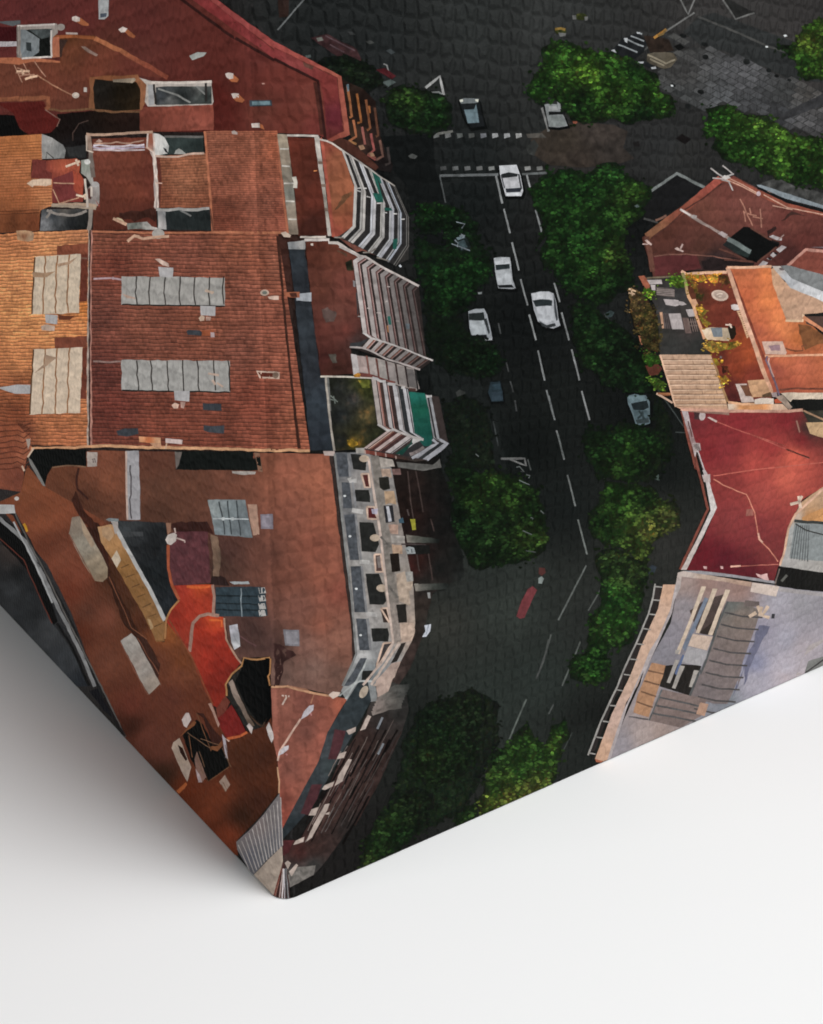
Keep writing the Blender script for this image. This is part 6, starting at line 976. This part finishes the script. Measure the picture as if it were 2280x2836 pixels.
P('tan_roof', 'G0 1285,90 1310,80 1420,220 1690,455 1700,520 1610,540 1605,612 1440,605 1370,420 1300,240', None, gal, 10.4, amp=.14, sc=30, g=9, ct='G0 1350,200 196,146,112 1450,350 186,140,110 1500,500 190,146,116 1640,480 196,150,120'); P('white_wall', 'G0 1295,60 1380,60 1500,190 1700,360 1700,462 1480,280 1330,110', None, gal, 10.9, amp=.12, g=8, ct='G0 1320,80 190,176,166 1450,190 176,178,182 1650,400 206,206,208'); P('grey_wall', 'G0 1380,62 1450,50 1700,180 1700,362 1500,192', (124,126,126), gal, 10.6, amp=.18); Ln('wall', 'G0 1430,605 1600,614 1612,545', 6, (222,180,140), gal, 10.9)
P('bolt', [oval('G0', 1390, 92, 26, 13, .3)], (110,96,96), gal, 11.2, g=4); P('inner_dark', 'G0 1610,560 1700,566 1700,740 1640,640', (84,60,52), gal, 10.7); Ln('frame', 'G0 1605,570 1680,760 1700,860', 9, (206,126,90), gal, 10.9); P('inner_shadow', 'G0 1545,640 1640,650 1680,800 1620,900 1590,800', (120,70,40), gal, 10.6, amp=.35, wob=5); Ln('cable', 'G0 1430,885 1530,908 1600,905 1590,860 1640,850', 4, (110,60,40), gal, 10.9, wob=2)
P('hatch', 'G0 1192,816 1400,814 1442,925 1430,945 1230,942', (206,166,146), gal, 10.8, g=7, amp=.12, lab='pale square roof hatch'); P('hatch_glass', 'G0 1255,856 1372,850 1380,905 1290,908', (156,120,128), gal, 11.2, g=6, wob=2, amp=.2); Ln('wall', 'G0 1225,960 1430,958 1700,945', 6, (216,150,116), gal, 10.9, wob=1.5); Ln('pipe', 'G0 1250,960 1235,1000 1290,1130 1340,1260 1372,1370', 5, (110,92,110), gal, 11, wob=1.5); Ln('pipe', 'G0 1262,980 1258,1020 1310,1170', 4, (190,150,140), gal, 11, wob=1.5)
Ln('wall', 'G0 1370,1300 1550,1285 1700,1290', 5, (110,56,44), gal, 10.8, wob=1.5); P('dark_well', 'G0 1500,1400 1700,1390 1700,1500 1560,1500', (24,24,22), gal, 10.7, wob=2); P('white_ledge', 'G0 1380,1330 1440,1326 1700,1330 1700,1392 1500,1392 1480,1420', (206,184,160), gal, 10.9, wob=2, amp=.2); P('white_ledge', 'G0 1330,1370 1400,1350 1500,1470 1470,1500', (166,142,124), gal, 11, wob=2, amp=.2); P('grey_post', 'G0 1285,1330 1340,1320 1350,1370 1300,1372', (150,130,128), gal, 11.1)
# planters along the terrace edge
for s, ct, lab in [('G0 260,200 300,165 400,160 430,220 410,280 330,275 290,250', 'G0 340,220 78,116,24', 'bright green bush in the terrace corner'), ('G0 0,290 60,280 130,320 120,360 50,375 0,360', 'G0 60,330 88,124,24', 'green bush at the terrace edge'), ('C1 500,455 550,450 620,520 690,640 700,740 690,860 600,840 570,740 530,640 510,560', 'C1 540,520 84,66,36 600,620 66,58,24 640,740 52,46,20 560,600 70,56,30', 'brownish hedge along the terrace'), ('C1 590,870 640,850 700,880 700,930 650,950 600,920', 'C1 650,900 46,84,18', 'green shrub below the terrace'), ('C1 620,1020 670,1010 740,1050 740,1100 670,1090', 'C1 680,1050 66,98,24', 'light green shrub by the awning')]:
    foliage('printed_hedge', s, ct, 10, lab, None, wob=7, size=5, amp=.6, sc=18, base=.7, dens=1.5, fade=False, gain=1.25)
for s, c in [('C1 565,375 605,372 640,440 625,470 590,420', (146,76,56)), ('C1 510,560 540,580 550,610 530,620', (156,84,60)), ('C1 565,750 600,760 612,800 585,810', (150,88,66)), ('C1 610,940 690,930 720,960 690,1000 640,1005', (86,42,32)), ('C1 680,1120 760,1110 775,1130 700,1135', (130,74,48))]: P('printed_planter', s, c, None, 9.8, wob=2, amp=.25, g=6)
Ln('printed_bracket', 'C1 505,455 550,470;C1 520,450 530,500;C1 505,480 545,490', 4, (206,166,130), None, 10.8, wob=2)

# ------------------------------------------------------------------ crimson roof
cr = P('printed_roof', 'C1 850,1222 1000,1225 1500,1235 1600,1225 1663,1300 C2 1663,0 1663,300 1600,420 1540,540 1500,680 1455,840 1420,940 1100,890 870,862 980,660 1060,470 1000,300 930,60 C1 905,1420', None, None, 8.4, wob=1, g=11, amp=.12, sc=40, lab='crimson roof with a white parapet', ct='C1 950,1280 116,36,42 1200,1300 134,36,42 1500,1280 126,32,38 1100,1450 134,40,46 1400,1450 158,48,48 1600,1400 126,34,38 1640,1350 60,44,40 C2 1050,60 130,38,42 1100,300 136,46,46 1300,200 176,62,56 1550,150 212,84,66 1500,280 204,84,68 1350,400 166,64,58 1150,560 138,50,52 1100,800 96,24,36 1300,600 130,46,50 1400,750 124,46,48 1250,880 92,26,36 1000,780 100,22,32 1020,100 124,32,38')
P('parapet', 'C1 838,1222 878,1222 900,1330 930,1430 985,1596 C2 1000,250 1062,470 960,680 870,862 835,862 930,680 1022,490 990,300 935,110 C1 925,1520 880,1360', None, cr, 9.4, wob=1.2, amp=.14, sc=14, g=6, lab='white parapet', ct='C1 860,1250 176,160,160 910,1400 150,120,118 C2 970,150 196,184,184 1040,470 206,196,192 900,800 196,180,172'); Ln('parapet_edge', 'C1 842,1230 880,1400 930,1596 C2 900,40 1005,480 930,640 828,860', 7, (124,62,52), cr, 9.2, wob=1)
for x, y in ((932, 1455), ): P('pier', 'C1 908,1430 955,1430 962,1475 915,1475', (176,156,152), cr, 9.8)
P('pier', 'C2 912,68 955,66 958,108 918,110', (180,162,158), cr, 9.8); P('pier', 'C2 968,262 1020,258 1022,310 980,308', (186,168,164), cr, 9.8); Ln('parapet_line', 'C2 940,120 960,180 975,230', 3, (80,66,64), cr, 9.9, wob=2); Ln('parapet_line', 'C1 880,1290 905,1390', 3, (90,50,50), cr, 9.9, wob=2)
P('dish', [oval('C1', 970, 1258, 20, 30, .2)], (196,176,172), cr, 9.6, g=5); P('dish_base', 'C1 915,1235 955,1240 955,1285 920,1280', (70,44,46), cr, 9.4, wob=2); P('pipe', 'C1 1000,1268 1015,1264 1065,1290 1058,1300', (206,180,170), cr, 9.6); Ln('cable', 'C1 1060,1295 1200,1350 1350,1400 1500,1450 C2 1260,0 1500,100 1640,160', 2.6, (186,84,76), cr, 9.3, wob=1); Ln('cable', 'C1 1500,1470 1580,1500 1650,1525', 4, (70,40,34), cr, 9.3, wob=1.5)
Ln('cable', 'C2 1040,290 1130,340 1250,385 1300,500 1320,620 1325,670 1390,730 1450,810', 3, (206,120,100), cr, 9.4, wob=2); Ln('cable', 'C2 1040,270 1300,230 1663,178', 2.4, (196,92,80), cr, 9.2, wob=1); Ln('cable', 'C2 1325,630 1330,670 1355,690;C2 1150,842 1210,838', 5, (220,160,140), cr, 9.6, wob=2); Ln('cable', 'C2 1200,840 1350,832 1450,828', 2.4, (170,90,80), cr, 9.3)
P('vent', 'C2 1248,480 1290,475 1292,520 1245,525', (150,84,76), cr, 9.2, wob=2, amp=.25)
for s in ('C2 975,840 1000,842 998,858 980,856', 'C2 1085,838 1102,838 1104,856 1088,856', 'C2 1308,885 1340,895 1380,885 1390,930 1350,920 1320,905'): P('light_mark', s, (206,160,156), cr, 9.5, wob=2, amp=.3)
P('cornice', 'C1 850,1208 1140,1235 1140,1254 880,1232', (150,110,96), cr, 9.6, wob=1.5, amp=.2); P('corner_post', 'C1 1560,1290 1570,1286 1590,1360 1582,1366', (150,104,90), cr, 9.6)
P('side_gap', 'C1 1600,1225 1663,1222 1663,1345 1640,1300', (60,56,46), cr, 9.5, amp=.35); P('side_wall', 'C1 1625,1300 1663,1296 1663,1420 1650,1370', (196,156,110), cr, 9.6, wob=1.5); Ln('side_wall', 'C1 1610,1225 1655,1310', 5, (160,120,90), cr, 9.8)
hp = P('printed_house', 'C2 1663,290 1600,430 1550,520 1510,600 1480,760 1455,838 1663,890', None, None, 9.6, wob=1.5, amp=.15, lab='corrugated grey shed roof at the right edge', ct='C2 1620,450 196,150,112 1640,520 180,120,70 1580,520 196,170,150 1530,620 170,172,170 1600,700 140,146,146 1500,800 176,170,166 1650,860 176,170,164')
P('ribbed_sheet', 'C2 1552,565 1663,578 1663,815 1520,790 1540,660', (136,142,142), hp, 10.2, wob=1, amp=.12)
for k in range(9): Ln('sheet_rib', 'C2 %d,580 %d,%d' % (1566 + k * 13, 1532 + k * 17, 792 + 3 * k), 2.4, (92,96,96), hp, 10.6, wob=.5)
Ln('pipe', 'C2 1550,552 1600,558 1663,570', 8, (60,62,60), hp, 10.8, wob=1.5); Ln('pipe', 'C2 1560,570 1620,610 1663,660', 3.5, (60,58,56), hp, 10.9, wob=1.5); Ln('edge', 'C2 1655,300 1560,510 1515,600 1490,740 1460,835', 6, (222,170,140), hp, 10.8, wob=1.5); Ln('aerial', 'C2 1525,450 1580,430 1600,395;C2 1580,395 1590,470', 8, (222,190,166), hp, 11, wob=3); P('tan_face', 'C2 1600,530 1663,440 1663,560 1600,550', (190,128,76), hp, 10.3, amp=.2)
P('printed_dark_passage', 'C2 1450,840 1663,890 1663,1005 1560,985 1430,960 1425,930', (28,27,25), None, 9.8, wob=1.5, amp=.35, lab='dark passage below the shed'); Ln('printed_board', 'C2 1470,935 1505,895', 7, (92,92,86), None, 10.4, wob=1); Ln('printed_board', 'C2 1430,950 1458,855;C2 1425,960 1440,962', 4, (120,104,96), None, 10.5)

# ------------------------------------------------------------------ grey building at the lower right
gy = P('printed_flat_roof', 'C2 825,880 1000,905 1440,960 1663,1010 1663,1596 C3 1663,140 1150,352 360,700 560,250 660,30 C2 770,1200 800,1050', None, None, 8.6, wob=.6, g=11, amp=.12, sc=50, lab='lilac grey flat roof with building materials', ct='C2 850,950 157,134,126 1000,950 152,119,109 1200,980 150,117,107 1450,1060 164,159,169 1600,1080 150,146,152 850,1100 145,136,140 780,1250 133,127,135 720,1380 129,125,133 1350,1250 152,146,162 1500,1300 167,163,177 1600,1350 173,161,167 1300,1450 133,134,160 1500,1500 179,173,186 1600,1560 190,175,179 C3 450,600 152,144,150 620,540 173,154,148 1100,320 126,132,140 1300,200 167,161,173 1500,160 186,169,173 1050,350 133,134,143 700,520 167,144,135', st='grain')  # paler tones include the sheen on the canvas, painted into the ink
P('curb', 'C2 815,880 850,870 1000,895 1280,940 1280,972 1100,935 840,905 830,980 800,1040 780,1100 770,1060 800,960', None, gy, 9.4, wob=1, amp=.14, lab='curved pale parapet', ct='C2 850,890 186,168,158 1000,920 190,162,142 1200,955 186,150,128 810,980 176,164,160', g=7); P('curb', 'C2 850,868 960,868 1150,890 1440,935 1425,950 1150,908 960,890', (150,146,150), gy, 9.3, wob=1, amp=.14)
P('curb', 'C2 1455,975 1663,1018 1663,1040 1450,998', (168,160,160), gy, 9.4, wob=1, amp=.14); P('white_box', 'C2 1286,942 1456,968 1436,1032 1272,1000', (214,192,178), gy, 9.8, wob=.8, amp=.08, lab='cream roof box')
wk = P('walkway', 'C2 722,955 800,955 790,1040 760,1140 700,1270 620,1440 560,1596 C3 490,330 380,690 340,705 292,688 400,400 520,150 C2 590,1330 690,1110', None, gy, 9.5, wob=.8, g=8, amp=.1, sc=26, lab='pale pink curved walkway along the roof edge', ct='C2 750,980 206,160,130 720,1150 206,166,140 620,1380 204,164,138 C3 560,120 204,166,142 430,430 200,164,146 330,670 206,160,130')
P('walkway_edge', 'C2 800,955 808,1000 780,1130 720,1260 640,1440 575,1596 C3 600,130 500,350 390,690 370,692 470,390 580,150 640,0 C2 690,1290 770,1110', (176,164,164), wk, 9.9, wob=.8, amp=.14, g=7); P('walkway_foot', 'C3 292,688 345,702 330,712 300,708', (170,92,66), wk, 10)
Ln('railing', 'C2 672,950 660,1030 630,1140 560,1310 480,1480 435,1596 C3 400,300 330,450 248,665', 5, (156,152,146), gy, 10, wob=.6, lab='thin pale railing')
for a in ('672,968 718,972', '658,1052 704,1056', '634,1142 676,1146', '598,1234 645,1240', '556,1330 600,1334', '515,1426 560,1430', '474,1522 516,1528'): Ln('railing_post', 'C2 ' + a, 3.6, (150,146,140), gy, 10.1, wob=.5)
for a in ('430,252 470,258', '386,350 428,354', '342,450 384,456', '300,550 342,556', '252,650 296,658'): Ln('railing_post', 'C3 ' + a, 3.6, (150,146,140), gy, 10.1, wob=.5)
P('railing_shade', 'C2 672,960 720,960 690,1110 590,1330 520,1500 470,1596 C3 420,300 290,640 260,640 400,310 C2 480,1500 560,1320 640,1140', (46,40,38), gy, 9.2, wob=.6, amp=.3)
P('dark_bed', 'C2 890,1120 990,1050 1130,1010 1050,1270 940,1262', (76,62,58), gy, 9.2, wob=1, amp=.25); P('dark_bed', 'C2 940,1262 1060,1180 1040,1280', (56,46,40), gy, 9.3); P('dark_bed', 'C3 700,230 720,100 850,90 965,100 895,290', (40,36,33), gy, 9.3, wob=1, amp=.25)
P('blue_beam', 'C2 985,1036 1010,1045 950,1180 860,1380 845,1350 920,1190', (112,122,140), gy, 9.4, wob=1, amp=.15); P('blue_beam', 'C3 845,30 860,35 810,160 795,150', (92,110,150), gy, 9.6)
for s in ('C2 965,966 994,968 930,1130 826,1396 800,1392 880,1200', 'C2 1036,980 1066,982 1010,1130 950,1264 928,1260', 'C2 1116,986 1146,990 1080,1150 1034,1276 1006,1272', 'C3 800,0 830,0 818,26 798,24', 'C3 798,62 824,64 766,210 744,206', 'C3 830,98 860,102 800,246 778,240', 'C3 918,128 950,132 908,236 886,232'):
    P('timber', s, (206,182,158) if 'C2' in s else (166,158,150), gy, 10.2, wob=.8, amp=.12, g=7, lab='pale timber plank')
P('pallet', 'C2 910,1266 1036,1286 1000,1372 880,1342', (206,178,158), gy, 10.1, wob=.8, amp=.1, g=7); P('pallet', 'C2 880,1345 1000,1375 1003,1400 965,1470 840,1446', (166,162,164), gy, 10, wob=.8, amp=.1, g=7)
st = P('tile_stack', 'C2 1130,1062 1230,1066 1340,1120 1300,1240 1230,1430 1190,1596 C3 1230,150 1190,200 1130,340 1040,340 890,290 1000,60 C2 1000,1420 1040,1290', None, gy, 9.7, wob=1, g=8, amp=.14, sc=20, lab='long stack of pinkish roof tiles', ct='C2 1150,1090 104,106,102 1200,1160 128,112,102 1250,1260 134,116,108 1150,1350 126,110,104 1150,1500 132,116,112 C3 1120,60 130,114,112 1100,180 126,112,110 1000,250 122,110,110')
for k in range(10):
    y = 1130 + k * 76; x = 1110 - k * 24
    Ln('stack_gap', 'C2 %d,%d %d,%d %d,%d' % (x, y, x + 110, y + 26, x + 240, y + 34), 4.5, (80,76,76), st, 10.2, wob=1)
Ln('stack_edge', 'C2 1130,1062 1080,1180 1000,1420 960,1520 C3 960,120 890,290', 6, (84,86,86), st, 10.3, wob=1)
st2 = P('brick_stack', 'C3 650,80 738,98 720,170 690,250 630,425 535,395 560,290 610,170', (176,126,92), gy, 9.8, wob=1, amp=.14, g=7, lab='short stack of orange bricks')
for k in range(4): Ln('stack_gap', 'C3 %d,%d %d,%d' % (628 - 24 * k, 130 + 66 * k, 722 - 22 * k, 152 + 70 * k), 4.5, (116,82,62), st2, 10.2)
st3 = P('tile_stack', 'C3 715,250 860,280 1000,310 960,420 830,490 635,445', (132,112,106), gy, 9.75, wob=1, amp=.16, g=7, lab='wide stack of tiles at the canvas edge')
for k in range(3): Ln('stack_gap', 'C3 %d,%d %d,%d %d,%d' % (700 - 22 * k, 300 + 50 * k, 820, 325 + 52 * k, 960, 358 + 50 * k), 5, (88,86,86), st3, 10.2)
Ln('stack_edge', 'C3 715,250 635,445', 4, (96,100,102), st3, 10.3); P('brick', 'C3 958,330 1010,342 985,418 930,405', (178,136,112), gy, 10.4, wob=.8)
P('board', 'C2 1240,1055 1330,1062 1330,1098 1232,1090', (112,98,94), gy, 10.3, wob=1, amp=.15); P('crate', 'C2 1410,1140 1430,1140 1425,1170 1405,1170', (60,60,64), gy, 10.3)
Ln('cross_timber', 'C2 1320,1090 1345,1150;C2 1385,1090 1350,1150 1395,1165;C2 1265,1160 1310,1130;C2 1345,1095 1330,1155', 9, (206,176,150), gy, 10.6, wob=2)
P('blue_shadow', 'C2 1330,1210 1400,1220 1300,1400 1230,1596 C3 1240,100 1200,220 1160,300 1190,200 C2 1190,1596 1260,1400', (108,108,132), gy, 9.3, wob=5, amp=.12); P('side_curb', 'C2 1663,1270 1640,1340 1570,1510 C3 1600,150 1560,165 1600,60 C2 1620,1400', (176,164,162), gy, 9.6, wob=1, amp=.12); P('side_slate', 'C3 1663,20 1640,70 1615,145 1663,130', (128,128,124), gy, 9.7, wob=1); Ln('side_line', 'C3 1655,20 1620,145', 4, (70,66,66), gy, 9.9)
Ln('stack_rim', 'C3 505,420 630,440', 4, (96,90,92), gy, 9.8)
WORLD = 0.05
def LIGHTS():
    def B(x, y, z): return tuple(ROOT @ Vector((x, y, z)))
    area('overhead_softbox', B(.42, -.75, 2.7), B(.36, -.6, 0), .75, 1.1, 63.5)
    area('front_fill', B(.9, -3.0, .75), B(.6, 0, .45), 1.8, 1.1, 46)  # added fill: brightens the front face, which the overhead lamp barely reaches
    area('side_fill', B(-2.7, .5, .5), B(0, .4, .42), 1.2, .8, 38)  # added low fill: brightens the side face and only grazes the floor
# ------------------------------------------------------------------ canvas body, floor, light
def body():
    q = [hit(-40, -40, 0), hit(-40, 1780, 0), hit(2320, -40, 0), hit(2320, 1830, 0), hit(778, -40, 0)]
    Y = max(p.y for p in q) + .02; X = max(p.x for p in q) + .02; Z = max(p.z for p in q) + .02
    prof = [(RAD - RAD * math.cos(a), RAD - RAD * math.sin(a)) for a in [math.pi / 2 * k / 10 for k in range(11)]]
    prof = prof + [(X, 0), (X, Y), (0, Y)]
    bm = bmesh.new()
    lo = [bm.verts.new((x, y, .0004)) for x, y in prof]; hi = [bm.verts.new((x, y, Z)) for x, y in prof]
    n = len(prof)
    for i in range(n): bm.faces.new([lo[i], lo[(i + 1) % n], hi[(i + 1) % n], hi[i]])
    bm.faces.new(lo[::-1]); bm.faces.new(hi)
    m = bpy.data.materials.new('canvas_base_cloth'); m.use_nodes = True
    b = m.node_tree.nodes['Principled BSDF']
    nz = m.node_tree.nodes.new('ShaderNodeTexNoise'); nz.inputs['Scale'].default_value = 300
    rp = m.node_tree.nodes.new('ShaderNodeValToRGB')
    rp.color_ramp.elements[0].color = (.010, .010, .010, 1); rp.color_ramp.elements[1].color = (.022, .02, .02, 1)
    m.node_tree.links.new(nz.outputs['Fac'], rp.inputs['Fac']); m.node_tree.links.new(rp.outputs[0], b.inputs['Base Color'])
    b.inputs['Roughness'].default_value = .8; b.inputs['Specular IOR Level'].default_value = .1
    link_mesh('stretched_cover', bm, m, root)
    print('BOX', X, Y, Z, 'corner', tuple(CORNER))
body()

bm = bmesh.new()
bmesh.ops.create_grid(bm, x_segments=1, y_segments=1, size=14)
me = bpy.data.meshes.new('floor'); bm.to_mesh(me); bm.free()
fl = bpy.data.objects.new('floor', me); COL.objects.link(fl); fl['kind'] = 'structure'
m = bpy.data.materials.new('white_floor_paint'); m.use_nodes = True; nt = m.node_tree
b = nt.nodes['Principled BSDF']
nz = nt.nodes.new('ShaderNodeTexNoise'); nz.inputs['Scale'].default_value = 3; nz.inputs['Detail'].default_value = 6
rp = nt.nodes.new('ShaderNodeValToRGB')
rp.color_ramp.elements[0].color = (.862, .868, .868, 1); rp.color_ramp.elements[1].color = (.878, .884, .884, 1)
nt.links.new(nz.outputs['Fac'], rp.inputs['Fac']); nt.links.new(rp.outputs[0], b.inputs['Base Color'])
b.inputs['Roughness'].default_value = .75; b.inputs['Specular IOR Level'].default_value = .15
me.materials.append(m)

def area(name, loc, target, sx, sy, power, col=(1, 1, 1)):
    l = bpy.data.lights.new(name, 'AREA'); l.shape = 'RECTANGLE'; l.size = sx; l.size_y = sy; l.energy = power; l.color = col
    o = bpy.data.objects.new(name, l); COL.objects.link(o)
    o.location = loc; o.rotation_euler = (Vector(target) - Vector(loc)).to_track_quat('-Z', 'Y').to_euler()
    return o
LIGHTS()

w = bpy.data.worlds.new('World'); scene.world = w; w.use_nodes = True
bg = w.node_tree.nodes['Background']; bg.inputs[0].default_value = (1, 1, 1, 1); bg.inputs[1].default_value = WORLD

cam = bpy.data.cameras.new('camera'); co = bpy.data.objects.new('camera', cam); COL.objects.link(co)
cam.sensor_fit = 'VERTICAL'; cam.sensor_height = 36; cam.lens = F / H * 36
cam.clip_start = .01; cam.clip_end = 100
co.location = CAM; co.rotation_euler = (math.pi / 2 - PITCH, 0, 0)
scene.camera = co
vs = scene.view_settings
scene.display_settings.display_device = 'sRGB'
vs.view_transform = 'Standard'; vs.look = 'None'; vs.gamma = 1; vs.use_curve_mapping = False; vs.exposure = 0
scene.cycles.max_bounces = 6
scene.cycles.filter_width = 1.8
